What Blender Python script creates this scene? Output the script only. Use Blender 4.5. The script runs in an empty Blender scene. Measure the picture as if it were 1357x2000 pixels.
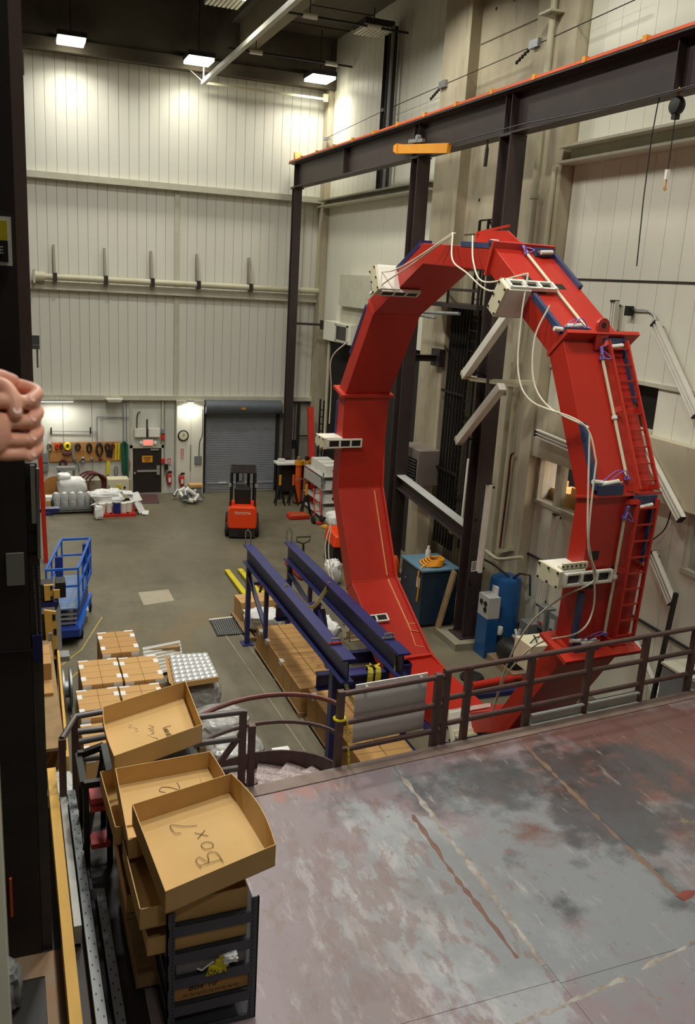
import bpy, bmesh, math, random
from mathutils import Vector, Matrix, noise as mnoise
rnd = random.Random(7)
scene = bpy.context.scene
COL = scene.collection
R = math.radians

# ---------------------------------------------------------------- camera, light, exposure
cam_data = bpy.data.cameras.new('camera')
cam = bpy.data.objects.new('camera', cam_data)
COL.objects.link(cam)
scene.camera = cam
YAW, PITCH, ROLL = 0.377527, 0.25648, 0.0592345
_f = Vector((math.sin(YAW) * math.cos(PITCH), math.cos(YAW) * math.cos(PITCH), -math.sin(PITCH)))
_r0 = Vector((math.cos(YAW), -math.sin(YAW), 0))
_u0 = _r0.cross(_f)
_r = _r0 * math.cos(ROLL) + _u0 * math.sin(ROLL)
_u = _u0 * math.cos(ROLL) - _r0 * math.sin(ROLL)
m3 = Matrix((_r, _u, -_f)).transposed()
cam.matrix_world = Matrix.Translation((0, 0, 9.8)) @ m3.to_4x4()
cam_data.sensor_fit = 'VERTICAL'
cam_data.sensor_height = 24.0
cam_data.lens = 1716.2 / 2000 * 24.0
cam_data.clip_start = 0.1
cam_data.clip_end = 200
cam_data.dof.use_dof = True
cam_data.dof.focus_distance = 20.0
cam_data.dof.aperture_fstop = 4.6

world = bpy.data.worlds.new('world')
scene.world = world
world.use_nodes = True
world.node_tree.nodes['Background'].inputs[0].default_value = (1.0, 0.93, 0.8, 1)
world.node_tree.nodes['Background'].inputs[1].default_value = 0.02

LIGHT_COLOR = (1.0, 0.975, 0.885)


def area_light(name, loc, size, power, rot=(0, 0, 0), color=LIGHT_COLOR, size_y=None, spread=R(170)):
    l = bpy.data.lights.new(name, 'AREA')
    l.energy = power
    l.color = color
    l.size = size
    if size_y:
        l.shape = 'RECTANGLE'
        l.size_y = size_y
    l.spread = spread
    o = bpy.data.objects.new(name, l)
    o.location = loc
    o.rotation_euler = rot
    COL.objects.link(o)
    return o


# rows of high bay lamps under the roof of the hall (the photograph shows only the far row)
for lx, ly, pw, sp in ((3.6, 6.4, 250, 125), (8.2, 6.2, 150, 120), (3.4, 11.8, 560, 165), (3.2, 17.8, 560, 165), (3.2, 23.5, 420, 165),
                       (10.4, 12.2, 200, 150), (10.4, 18.4, 200, 150), (10.4, 25.5, 240, 150), (7.4, 30.0, 390, 160), (2.9, 30.5, 390, 160)):
    area_light('high_bay_light', (lx, ly, 18.6), 1.0, pw, spread=R(sp))
area_light('hand_fill_light', (1.3, -0.4, 12.4), 0.6, 60, spread=R(120))  # added fill near the camera that brightens the hands, no fixture
for lx in (2.78, 7.6, 12.35):
    area_light('far_row_light', (lx, 37.45, 17.55), 0.9, 118, spread=R(150))

vs = scene.view_settings
vs.view_transform = 'Standard'
vs.look = 'None'
vs.gamma = 1.0
vs.use_curve_mapping = False
vs.exposure = 0.15


# ---------------------------------------------------------------- materials
def lin(h):
    h = h.lstrip('#')
    c = [int(h[i:i + 2], 16) / 255 for i in (0, 2, 4)]
    return tuple((x / 12.92 if x <= 0.04045 else ((x + 0.055) / 1.055) ** 2.4) for x in c) + (1,)


MATS = {}


def mat(name, col, rough=0.6, metal=0.0, col2=None, scale=4.0, amount=0.5, bump=0.0, stretch=(1, 1, 1), detail=4.0, emit=0.0):
    """procedural material: a base colour, a second colour mixed in by noise, a slight relief"""
    if name in MATS:
        return MATS[name]
    m = bpy.data.materials.new(name)
    m.use_nodes = True
    nt = m.node_tree
    b = nt.nodes['Principled BSDF']
    b.inputs['Roughness'].default_value = rough
    b.inputs['Metallic'].default_value = metal
    c1 = lin(col)
    c2 = lin(col2) if col2 else tuple(x * 0.8 for x in c1[:3]) + (1,)
    tc = nt.nodes.new('ShaderNodeTexCoord')
    mp = nt.nodes.new('ShaderNodeMapping')
    mp.inputs['Scale'].default_value = stretch
    nz = nt.nodes.new('ShaderNodeTexNoise')
    nz.inputs['Scale'].default_value = scale
    nz.inputs['Detail'].default_value = detail
    rp = nt.nodes.new('ShaderNodeMapRange')
    rp.inputs['From Min'].default_value = 0.35
    rp.inputs['From Max'].default_value = 0.72
    rp.inputs['To Max'].default_value = amount
    mx = nt.nodes.new('ShaderNodeMix')
    mx.data_type = 'RGBA'
    mx.inputs['A'].default_value = c1
    mx.inputs['B'].default_value = c2
    nt.links.new(tc.outputs['Object'], mp.inputs['Vector'])
    nt.links.new(mp.outputs['Vector'], nz.inputs['Vector'])
    nt.links.new(nz.outputs['Fac'], rp.inputs['Value'])
    nt.links.new(rp.outputs['Result'], mx.inputs['Factor'])
    nt.links.new(mx.outputs['Result'], b.inputs['Base Color'])
    if bump:
        bp = nt.nodes.new('ShaderNodeBump')
        bp.inputs['Strength'].default_value = bump
        bp.inputs['Distance'].default_value = 0.02
        nt.links.new(nz.outputs['Fac'], bp.inputs['Height'])
        nt.links.new(bp.outputs['Normal'], b.inputs['Normal'])
    if emit:
        b.inputs['Emission Color'].default_value = c1
        b.inputs['Emission Strength'].default_value = emit
    MATS[name] = m
    return m


def layered(name, base, layers, rough=0.6, bump=0.0, metal=0.0):
    """base colour plus layers (colour, noise scale, lo, hi, amount, stretch, box) where box limits a stain to a patch"""
    m = bpy.data.materials.new(name)
    m.use_nodes = True
    nt = m.node_tree
    b = nt.nodes['Principled BSDF']
    b.inputs['Roughness'].default_value = rough
    b.inputs['Metallic'].default_value = metal
    tc = nt.nodes.new('ShaderNodeTexCoord')
    prev = None
    last = None
    for i, (col, sc, lo, hi, amt, st, patch) in enumerate(layers):
        mp = nt.nodes.new('ShaderNodeMapping')
        mp.inputs['Scale'].default_value = st
        mp.inputs['Location'].default_value = (i * 3.7, i * 1.9, i * 5.1)
        nz = nt.nodes.new('ShaderNodeTexNoise')
        nz.inputs['Scale'].default_value = sc
        nz.inputs['Detail'].default_value = 8
        nz.inputs['Roughness'].default_value = 0.62
        rp = nt.nodes.new('ShaderNodeMapRange')
        rp.inputs['From Min'].default_value = lo
        rp.inputs['From Max'].default_value = hi
        rp.inputs['To Max'].default_value = amt
        nt.links.new(tc.outputs['Object'], mp.inputs['Vector'])
        nt.links.new(mp.outputs['Vector'], nz.inputs['Vector'])
        val = nz.outputs['Fac']
        if patch:
            # a stain spreads around a centre: distance lowers the noise
            (cx, cy, rx, ry, gain) = patch
            mp2 = nt.nodes.new('ShaderNodeMapping')
            mp2.vector_type = 'POINT'
            mp2.inputs['Location'].default_value = (-cx / rx, -cy / ry, 0)
            mp2.inputs['Scale'].default_value = (1 / rx, 1 / ry, 0)
            ln = nt.nodes.new('ShaderNodeVectorMath')
            ln.operation = 'LENGTH'
            nt.links.new(tc.outputs['Object'], mp2.inputs['Vector'])
            nt.links.new(mp2.outputs['Vector'], ln.inputs[0])
            ms = nt.nodes.new('ShaderNodeMath')
            ms.operation = 'MULTIPLY_ADD'
            ms.inputs[1].default_value = -gain
            nt.links.new(ln.outputs['Value'], ms.inputs[0])
            ad = nt.nodes.new('ShaderNodeMath')
            ad.operation = 'ADD'
            ad.inputs[1].default_value = gain
            nt.links.new(nz.outputs['Fac'], ad.inputs[0])
            nt.links.new(ad.outputs['Value'], ms.inputs[2])
            val = ms.outputs['Value']
        nt.links.new(val, rp.inputs['Value'])
        mx = nt.nodes.new('ShaderNodeMix')
        mx.data_type = 'RGBA'
        if prev is None:
            mx.inputs['A'].default_value = lin(base)
        else:
            nt.links.new(prev, mx.inputs['A'])
        mx.inputs['B'].default_value = lin(col)
        nt.links.new(rp.outputs['Result'], mx.inputs['Factor'])
        prev = mx.outputs['Result']
        last = nz
    nt.links.new(prev, b.inputs['Base Color'])
    if bump:
        bp = nt.nodes.new('ShaderNodeBump')
        bp.inputs['Strength'].default_value = bump
        bp.inputs['Distance'].default_value = 0.02
        nt.links.new(last.outputs['Fac'], bp.inputs['Height'])
        nt.links.new(bp.outputs['Normal'], b.inputs['Normal'])
    MATS[name] = m
    return m


S1 = (1, 1, 1)
M_floor = layered('floor_concrete', '665f4b', [
    ('7a735d', 0.22, 0.42, 0.68, 0.9, S1, None),
    ('4c4637', 0.35, 0.50, 0.75, 0.8, S1, None),
    ('585240', 1.6, 0.50, 0.72, 0.7, (1, .5, 1), None),
    ('80663f', 0.8, 0.58, 0.72, 0.35, S1, (4.6, 23.5, 2.2, 2.0, .25)),
    ('3e392c', 5.0, 0.60, 0.75, 0.5, S1, None)], rough=0.55, bump=0.04)
M_panel = mat('wall_panel', 'dedccf', 0.42, 0, 'd2d2c5', 0.8, 0.5, stretch=(1, 1, .25))
M_panel2 = mat('side_panel', 'e3e1d0', 0.45, 0, 'd8d6c5', 0.8, 0.5, stretch=(1, 1, .25))
M_girt = mat('girt_paint', 'c4c2ae', 0.5, 0, 'a8a48e', 2, 0.5)
M_joint = mat('panel_joint', 'a3a295', 0.7)
M_conc = layered('concrete', 'b8ae94', [
    ('8d8167', 0.5, 0.47, 0.7, 0.8, (1, 1, .4), None),
    ('c2b8a0', 1.2, 0.52, 0.7, 0.6, (1, 1, .3), None),
    ('6f6550', 3.0, 0.58, 0.75, 0.5, (1, 1, .25), None)], rough=0.85, bump=0.12)
M_darkconc = layered('roof_concrete', '5a5244', [('3f3930', 0.5, 0.4, 0.7, 0.8, (1, .3, 1), None)], rough=0.9)
M_steel = mat('brown_steel', '3f3331', 0.5, 0.1, '342a27', 1.5, 0.7)
M_steeldk = mat('dark_steel', '2b2422', 0.55, 0.1, '38302c', 2, 0.6)
M_black = mat('black_paint', '15140f', 0.5)
M_rubber = mat('black_rubber', '1a1a19', 0.75)
M_hose = mat('hose_black', '14120f', 0.6)
M_red = mat('ring_red', 'b62818', 0.38, 0, 'aa2214', 0.6, 0.7)
M_redlt = mat('flange_red', 'c23626', 0.4, 0, 'b42c1e', 1.5, 0.6)
M_navy = mat('navy_paint', '272a62', 0.4, 0, '1f2150', 1.2, 0.7)
M_navybar = mat('slate_blue_paint', '3a4468', 0.45, 0, '2c3554', 2, 0.6)
M_blue = mat('lift_blue', '1f63c8', 0.4, 0, '1a55b4', 2, 0.6)
M_bluedk = mat('lift_dark_blue', '16307e', 0.45)
M_steelblue = mat('tank_blue', '1a5389', 0.35, 0, '174a7a', 2, 0.5)
M_teal = mat('cabinet_blue', '1d3446', 0.45, 0, '182c3c', 2, 0.5)
M_card = mat('cardboard', 'b88d55', 0.8, 0, 'ad824b', 1.5, 0.6)
M_card2 = mat('cardboard_tan', 'c79c63', 0.8, 0, 'bb9056', 1.4, 0.6)
M_tray = mat('tray_cardboard', 'caa56a', 0.75, 0, 'bd9759', 1.2, 0.7)
M_label = mat('white_label', 'eceae4', 0.6)
M_white = mat('white_paint', 'e9e6da', 0.5, 0, 'd8d5c6', 2, 0.5)
M_cream = mat('cream_paint', 'd9d2b4', 0.5, 0, 'c8c0a0', 3, 0.6)
M_pipe = mat('cream_pipe', 'c3bda2', 0.45, 0, 'aea78c', 2, 0.6)
M_grey = mat('grey_paint', '7d7f7e', 0.5, 0, '6c6e6d', 2, 0.6)
M_greylt = mat('light_grey_paint', 'b9bab6', 0.5, 0, 'a9aaa5', 2, 0.6)
M_shelf = mat('shelf_grey', '4a4f57', 0.45, 0.1, '40454c', 3, 0.6)
M_galv = mat('galvanised_steel', '9b9d9e', 0.4, 0.6, '7c7f81', 6, 0.7)
M_slot = mat('grey_slotted_angle', '8d9193', 0.5, 0.2, '7a7e80', 3, 0.6)
M_alu = mat('aluminium', 'c9cac4', 0.3, 0.7, 'b4b5af', 3, 0.5)
M_chrome = mat('polished_steel', 'd2d2cc', 0.2, 0.9)
M_yellow = mat('yellow_paint', 'd9c81c', 0.5, 0, 'c4b215', 3, 0.5)
M_amber = mat('amber_paint', 'e2971a', 0.5, 0, 'd18513', 3, 0.5)
M_orange = mat('orange_paint', 'dd5a1f', 0.45, 0, 'c94d18', 3, 0.5)
M_fork = mat('truck_orange', 'ee4410', 0.35, 0, 'e03c0c', 3, 0.4)
M_toolred = mat('tool_red', 'c62a1c', 0.45, 0, 'a52016', 3, 0.5)
M_rail = mat('rail_brown', '4f3d3a', 0.45, 0.15, '6a4a42', 4, 0.6)
M_wood = mat('plywood', 'b98243', 0.7, 0, 'a06c33', 2.5, 0.7, stretch=(1, 6, 6))
M_board = mat('yellow_board', 'd6a951', 0.65, 0, 'c3963f', 1.5, 0.7, stretch=(6, 1, 6))
M_pallet = mat('pallet_wood', '9c8058', 0.85, 0, '7b6241', 3, 0.7)
M_strap = mat('strap_yellow', 'd3c23c', 0.7, 0, 'b3a338', 6, 0.7)
M_straptan = mat('strap_tan', 'b5a868', 0.75, 0, '97894c', 6, 0.7)
M_tape = mat('pale_tape', 'f2bd80', 0.7)
M_cable = mat('white_cable', 'd8d1bb', 0.5)
M_purple = mat('purple_tube', '7d72c4', 0.4)
M_greyboard = mat('whiteboard', 'e4e0da', 0.5, 0, 'dbd7d0', 1, 0.5)
M_plastic = mat('white_sheet', 'efefec', 0.5, 0, 'cfcfcb', 4, 0.6, bump=0.4)
M_wrap = mat('clear_wrap', '8f8d88', 0.18, 0.0, 'd4d3cf', 6, 0.6, bump=0.6, stretch=(1, 1, 2))
M_foil = mat('foil_wrap', 'd9dbda', 0.25, 0.25, '9a9c9c', 9, 0.7, bump=0.5)
M_brownrust = mat('rusted_steel', '8a7a66', 0.75, 0.1, '94663c', 3, 0.8, bump=0.3)
M_glassdk = mat('dark_glass', '101214', 0.1)
M_hosered = mat('dark_red_hose', '5a1f1b', 0.6)
M_green = mat('green_sling', '1d5a43', 0.75, 0, '15462f', 6, 0.5)
M_skin = mat('skin', 'e2a68b', 0.5, 0, 'd58d74', 9, 0.6)
M_shirt = mat('dark_shirt', '2b2d35', 0.85)
M_jeans = mat('dark_trousers', '24262c', 0.85)
M_hair = mat('dark_hair', '2a1f18', 0.6)
M_shutter = mat('shutter_grey', 'a4a8ae', 0.5, 0.0, '95999f', 2, 0.5)
M_door = mat('door_brown', '2b2320', 0.45)
M_mat = mat('door_mat', '553431', 0.9, 0, '48302b', 20, 0.6)
M_lamp = mat('lamp_lens', 'fffbe8', 0.5, emit=9.0)
M_exit = mat('exit_face', 'ff6a5a', 0.5, emit=1.2)
M_ink = mat('ink', '3b3124', 0.8)
M_inkblack = mat('black_print', '0f0f0d', 0.7)
M_redprint = mat('red_print', 'c8281c', 0.6)
M_vent = mat('louvre_white', 'e2dfce', 0.5)
M_tread = mat('stair_tread', '8a7674', 0.45, 0.1, 'c9bdb9', 45, 0.9, bump=0.3)
M_drum = mat('bucket_blue', '1e2a7a', 0.4)
M_bolt = mat('bolt_dark', '2a2725', 0.5, 0.4)


# ---------------------------------------------------------------- geometry helpers
class MB:
    """collects shapes in world space and links them as ONE mesh object"""

    def __init__(s):
        s.v, s.f, s.sm = [], [], []

    def add(s, vs, fs, smooth=False):
        n = len(s.v)
        s.v += [Vector(p) for p in vs]
        s.f += [tuple(i + n for i in f) for f in fs]
        s.sm += [smooth] * len(fs)
        return s

    def hexa(s, a):
        """eight corners: bottom ring then top ring"""
        return s.add(a, [(3, 2, 1, 0), (4, 5, 6, 7), (0, 1, 5, 4), (1, 2, 6, 5), (2, 3, 7, 6), (3, 0, 4, 7)])

    def box(s, x0, y0, z0, x1, y1, z1):
        x0, x1 = sorted((x0, x1)); y0, y1 = sorted((y0, y1)); z0, z1 = sorted((z0, z1))
        return s.hexa([(x0, y0, z0), (x1, y0, z0), (x1, y1, z0), (x0, y1, z0),
                       (x0, y0, z1), (x1, y0, z1), (x1, y1, z1), (x0, y1, z1)])

    def bar(s, p, q, w, h, up=(0, 0, 1)):
        """rectangular bar from p to q; w across, h along 'up'"""
        p, q = Vector(p), Vector(q)
        d = (q - p).normalized()
        up = Vector(up)
        if abs(d.dot(up.normalized())) > 0.98:
            up = Vector((0, 1, 0)) if abs(d.y) < 0.9 else Vector((1, 0, 0))
        sd = d.cross(up).normalized()
        u = sd.cross(d).normalized()
        c = [(-1, -1), (1, -1), (1, 1), (-1, 1)]
        return s.hexa([p + sd * a * w / 2 + u * b * h / 2 for a, b in c][::1] + [q + sd * a * w / 2 + u * b * h / 2 for a, b in c])

    def tube(s, pts, r, n=8, closed=False):
        pts = [Vector(p) for p in pts]
        rs = r if isinstance(r, (list, tuple)) else [r] * len(pts)
        N = len(pts)
        vs = []
        prev = None
        for i, p in enumerate(pts):
            if closed:
                d = pts[(i + 1) % N] - pts[i - 1]
            else:
                d = pts[min(i + 1, N - 1)] - pts[max(i - 1, 0)]
            d.normalize()
            if prev is None:
                a = Vector((0, 0, 1)) if abs(d.z) < 0.9 else Vector((1, 0, 0))
                u = d.cross(a).normalized()
            else:
                u = (prev - d * prev.dot(d)).normalized()
            prev = u
            w = d.cross(u)
            for k in range(n):
                t = 2 * math.pi * k / n
                vs.append(p + (u * math.cos(t) + w * math.sin(t)) * rs[i])
        fs = []
        for i in range(N if closed else N - 1):
            j = (i + 1) % N
            for k in range(n):
                k2 = (k + 1) % n
                fs.append((i * n + k, i * n + k2, j * n + k2, j * n + k))
        base = len(s.v)
        s.add(vs, fs, True)
        if not closed:
            s.f += [tuple(base + k for k in reversed(range(n))), tuple(base + (N - 1) * n + k for k in range(n))]
            s.sm += [False, False]
        return s

    def cyl(s, p, q, r, n=16, r2=None):
        return s.tube([p, q], [r, r if r2 is None else r2], n)

    def prism(s, poly, d):
        """planar polygon (3D points) pushed along d"""
        d = Vector(d)
        n = len(poly)
        vs = [Vector(p) for p in poly] + [Vector(p) + d for p in poly]
        fs = [tuple(reversed(range(n))), tuple(range(n, 2 * n))] + [(i, (i + 1) % n, (i + 1) % n + n, i + n) for i in range(n)]
        return s.add(vs, fs)

    def lathe(s, c, prof, n=20, axis=(0, 0, 1)):
        """profile of (radius, height) turned about an axis through c"""
        c = Vector(c)
        ax = Vector(axis).normalized()
        a = Vector((1, 0, 0)) if abs(ax.x) < 0.9 else Vector((0, 1, 0))
        u = ax.cross(a).normalized()
        w = ax.cross(u)
        vs = []
        for r, h in prof:
            for k in range(n):
                t = 2 * math.pi * k / n
                vs.append(c + ax * h + (u * math.cos(t) + w * math.sin(t)) * r)
        fs = []
        for i in range(len(prof) - 1):
            for k in range(n):
                k2 = (k + 1) % n
                fs.append((i * n + k, i * n + k2, (i + 1) * n + k2, (i + 1) * n + k))
        fs += []
        b = len(s.v)
        s.add(vs, fs, True)
        m = (len(prof) - 1) * n
        s.f += [tuple(b + k for k in reversed(range(n))), tuple(b + m + k for k in range(n))]
        s.sm += [False, False]
        return s

    def ibeam(s, p, q, w, h, tf=0.03, tw=0.02, up=(0, 0, 1)):
        """I section from p to q: h deep along 'up', flanges w wide"""
        p, q = Vector(p), Vector(q)
        up = Vector(up).normalized()
        s.bar(p + up * (h - tf) / 2, q + up * (h - tf) / 2, w, tf, up)
        s.bar(p - up * (h - tf) / 2, q - up * (h - tf) / 2, w, tf, up)
        s.bar(p, q, tw, h - 2 * tf, up)
        return s

    def rot(s, ang, c, axis='Z'):
        """turn everything collected so far about c"""
        c = Vector(c)
        m = Matrix.Rotation(ang, 3, axis)
        s.v = [m @ (p - c) + c for p in s.v]
        return s

    def build(s, name, m, parent=None, kind=None, bevel=0.0, weld=False):
        me = bpy.data.meshes.new(name)
        if parent is not None:
            iw = WM[parent.name].inverted()
            me.from_pydata([iw @ p for p in s.v], [], s.f)
        else:
            me.from_pydata([tuple(p) for p in s.v], [], s.f)
        me.polygons.foreach_set('use_smooth', s.sm)
        bm = bmesh.new()
        bm.from_mesh(me)
        bmesh.ops.recalc_face_normals(bm, faces=bm.faces)
        bm.to_mesh(me)
        bm.free()
        if any(s.sm):
            me.set_sharp_from_angle(angle=R(40))
        me.materials.append(m)
        o = bpy.data.objects.new(name, me)
        COL.objects.link(o)
        if parent is not None:
            o.parent = parent
            WM[o.name] = WM[parent.name]
        else:
            WM[o.name] = Matrix()
        if kind:
            o['kind'] = kind
        if bevel:
            b = o.modifiers.new('edge', 'BEVEL')
            b.width = bevel
            b.segments = 2
            b.limit_method = 'ANGLE'
        return o


WM = {}


def thing(name, label, cat, loc, rotz=0.0, group=None):
    """an Empty at the base of a thing; its parts become children"""
    o = bpy.data.objects.new(name, None)
    o.empty_display_size = 0.1
    COL.objects.link(o)
    o.location = loc
    o.rotation_euler = (0, 0, rotz)
    WM[o.name] = Matrix.Translation(loc) @ Matrix.Rotation(rotz, 4, 'Z')
    o['label'] = label
    o['category'] = cat
    if group:
        o['group'] = group
    return o


def tag(o, label, cat, group=None):
    o['label'] = label
    o['category'] = cat
    if group:
        o['group'] = group
    return o


def one(mb, name, m, label, cat, group=None, bevel=0.0):
    """a thing that is a single mesh, with its origin at its base"""
    lo = [min(p[i] for p in mb.v) for i in range(3)]
    hi = [max(p[i] for p in mb.v) for i in range(3)]
    c = Vector(((lo[0] + hi[0]) / 2, (lo[1] + hi[1]) / 2, lo[2]))
    mb.v = [p - c for p in mb.v]
    o = mb.build(name, m, None, bevel=bevel)
    o.location = c
    WM[o.name] = Matrix.Translation(c)
    return tag(o, label, cat, group)


def dup(root, loc, rotz=None, label=None, group=None, scale=None):
    """copy a thing with its parts and sub-parts (mesh data shared)"""
    r = root.copy()
    COL.objects.link(r)
    r.location = loc
    if rotz is not None:
        r.rotation_euler = (0, 0, rotz)
    if scale is not None:
        r.scale = scale
    WM[r.name] = Matrix.Translation(loc) @ Matrix.Rotation(r.rotation_euler[2], 4, 'Z')
    if label:
        r['label'] = label
    if group:
        r['group'] = group
    for ch in list(root.children):
        c = ch.copy()
        COL.objects.link(c)
        c.parent = r
        WM[c.name] = WM[r.name]
        for g in list(ch.children):
            d = g.copy()
            COL.objects.link(d)
            d.parent = c
            WM[d.name] = WM[r.name]
    return r


def pieces(base, placements):
    """repeat one part at other offsets under the same parent, sharing its mesh"""
    for d in placements:
        c = base.copy()
        COL.objects.link(c)
        c.location = Vector(base.location) + Vector(d)
        WM[c.name] = WM[base.name]


def text(body, size, loc, rot, m, parent=None, name='lettering', depth=0.002, align='CENTER', slant=0.0):
    cu = bpy.data.curves.new(name, 'FONT')
    cu.body = body
    cu.size = size
    cu.align_x = align
    cu.align_y = 'CENTER'
    cu.extrude = depth
    cu.shear = slant
    cu.resolution_u = 3
    tmp = bpy.data.objects.new(name, cu)
    COL.objects.link(tmp)
    dg = bpy.context.evaluated_depsgraph_get()
    me = bpy.data.meshes.new_from_object(tmp.evaluated_get(dg))
    bpy.data.objects.remove(tmp)
    me.materials.clear()
    me.materials.append(m)
    M = Matrix.Translation(loc) @ (rot if isinstance(rot, Matrix) else Matrix.Rotation(rot[2], 4, 'Z') @ Matrix.Rotation(rot[1], 4, 'Y') @ Matrix.Rotation(rot[0], 4, 'X'))
    me.transform((WM[parent.name].inverted() if parent else Matrix()) @ M)
    o = bpy.data.objects.new(name, me)
    COL.objects.link(o)
    if parent:
        o.parent = parent
        WM[o.name] = WM[parent.name]
    return o


def arc(c, r, a0, a1, n, z0=0.0, z1=0.0):
    """points of a level or rising arc"""
    return [(c[0] + r * math.cos(a0 + (a1 - a0) * i / n), c[1] + r * math.sin(a0 + (a1 - a0) * i / n), z0 + (z1 - z0) * i / n) for i in range(n + 1)]


def spline(pts, n=6):
    """Catmull-Rom through points"""
    P = [Vector(p) for p in pts]
    P = [P[0] * 2 - P[1]] + P + [P[-1] * 2 - P[-2]]
    out = []
    for i in range(1, len(P) - 2):
        a, b, c, d = P[i - 1:i + 3]
        for k in range(n):
            t = k / n
            out.append(0.5 * (2 * b + (c - a) * t + (2 * a - 5 * b + 4 * c - d) * t * t + (3 * b - a - 3 * c + d) * t ** 3))
    out.append(P[-2])
    return out


def struct(mb, name, m, parent=None, **kw):
    return mb.build(name, m, parent, kind='structure' if parent is None else None, **kw)


def blob(mb, c, rx, ry, rz, seed=0, rough=0.18, n=14, m=8, flat=True, e=0.6):
    """lumpy heap such as a bag or a crumpled sheet, creased by layered noise"""
    n, m = max(n, 26) if flat else n, max(m, 16) if flat else m
    off = Vector((seed * 3.1, seed * 1.7, seed * .9))
    vs = []
    for i in range(m + 1):
        ph = math.pi * i / m
        for k in range(n):
            t = 2 * math.pi * k / n
            x = math.copysign(abs(math.cos(t)) ** e, math.cos(t)) * math.sin(ph) ** e if 0 < i < m else 0
            y = math.copysign(abs(math.sin(t)) ** e, math.sin(t)) * math.sin(ph) ** e if 0 < i < m else 0
            z = math.copysign(abs(math.cos(ph)) ** .75, math.cos(ph))
            d = Vector((x, y, z))
            j = 1 + rough * (1.6 * mnoise.noise(d * 1.7 + off) + .9 * (abs(mnoise.noise(d * 4.3 + off)) - .25) * 2 + .5 * mnoise.noise(d * 9 + off))
            vs.append((c[0] + x * rx * j, c[1] + y * ry * j, max(c[2] - rz if flat else -99, c[2] + z * rz * j)))
    fs = [(i * n + k, i * n + (k + 1) % n, (i + 1) * n + (k + 1) % n, (i + 1) * n + k) for i in range(m) for k in range(n)]
    mb.add(vs, fs, True)
    return mb


# ---------------------------------------------------------------- the hall: floor, walls, roof
YB, XR = 39.27, 13.55          # far wall and right wall
fl = struct(MB().box(-3.2, -4.2, -0.2, 16.5, 39.8, 0), 'floor', M_floor)
# floor details: recessed patch of new concrete, rail trench, grating
M_patch = mat('patch_concrete', 'aba28c', 0.7, 0, '9b927c', 3, 0.5)
MB().prism([(3.6, 26.44, 0), (4.56, 26.53, 0), (4.57, 25.5, 0), (3.61, 25.3, 0)], (0, 0, 0.004)).build('patch', M_patch, fl)
M_trench = mat('trench_steel', '8a8270', 0.6, 0, '6d6656', 3, 0.6)
for dx, w in ((0.0, 0.05), (0.42, 0.05)):
    a, b = Vector((5.46, 22.66, 0)), Vector((5.68, 15.65, 0))
    MB().bar(a + Vector((dx, 0, 0.004)), b + Vector((dx, 0, 0.004)), w, 0.012).build('trench_edge', M_trench, fl)
M_tapey = mat('floor_tape', 'b3a04a', 0.7, 0, '8f8253', 9, 0.9)
for p, q in (((1.02, 21.54, 0), (1.59, 22.44, 0)), ((1.59, 22.44, 0), (2.33, 24.62, 0)), ((1.03, 20.4, 0), (1.39, 21.08, 0))):
    MB().bar(Vector(p) + Vector((0, 0, .003)), Vector(q) + Vector((0, 0, .003)), 0.045, 0.006).build('floor_tape', M_tapey, fl)

# floor drain grating beside the blue stand
gr = thing('floor_grating', 'dark steel floor grating with a white edge beside the blue stand', 'grating', (5.47, 23.16, 0))
g0, g1, g2, g3 = [Vector(p) for p in ((5.25, 23.6, 0.02), (6.17, 23.68, 0.02), (6.04, 22.44, 0.02), (5.22, 22.48, 0.02))]
MB().prism([g0, g1, g2, g3], (0, 0, 0.01)).build('frame', M_steeldk, gr)
for i in range(1, 14):
    t = i / 14
    o = MB().bar(g0.lerp(g1, t) + Vector((0, 0, .02)), g3.lerp(g2, t) + Vector((0, 0, .02)), 0.02, 0.02).build('bar', M_galv, gr)
MB().bar(g0 + Vector((0, .04, .02)), g1 + Vector((0, .04, .02)), 0.06, 0.03).build('edge_strip', M_white, gr)

# far wall
wb = struct(MB().box(-3.2, YB + 0.02, 0, XR + 2.5, YB + 0.4, 21.5), 'wall_back', M_joint)


def panel_row(parent, x0, x1, z0, z1, step, y=YB, th=0.05, m=M_panel, gap=0.006, name='panel'):
    n = round((x1 - x0) / step)
    w = (x1 - x0) / n
    base = MB()
    base.hexa([(x0 + gap / 2, y + .02, z0), (x0 + w - gap / 2, y + .02, z0), (x0 + w - gap / 2, y + .02, z1), (x0 + gap / 2, y + .02, z1),
               (x0 + gap / 2 + .006, y - th, z0), (x0 + w - gap / 2 - .006, y - th, z0), (x0 + w - gap / 2 - .006, y - th, z1), (x0 + gap / 2 + .012, y - th, z1)])
    MB().box(x0, y - th + .01, z0 + .01, x1, y + .02, z1 - .01).build('backing', M_joint, parent)
    o = base.build(name, m, parent)
    pieces(o, [(w * i, 0, 0) for i in range(1, n)])


panel_row(wb, -0.2, 13.46, 13.3, 17.66, 0.4, y=YB - 0.12)
panel_row(wb, -0.2, 6.93, 9.0, 13.1, 0.4)
panel_row(wb, 7.07, 13.46, 9.0, 13.1, 0.4)
panel_row(wb, -0.2, 6.93, 4.45, 8.8, 0.4)
panel_row(wb, 7.07, 13.46, 4.45, 8.8, 0.4)
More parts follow.
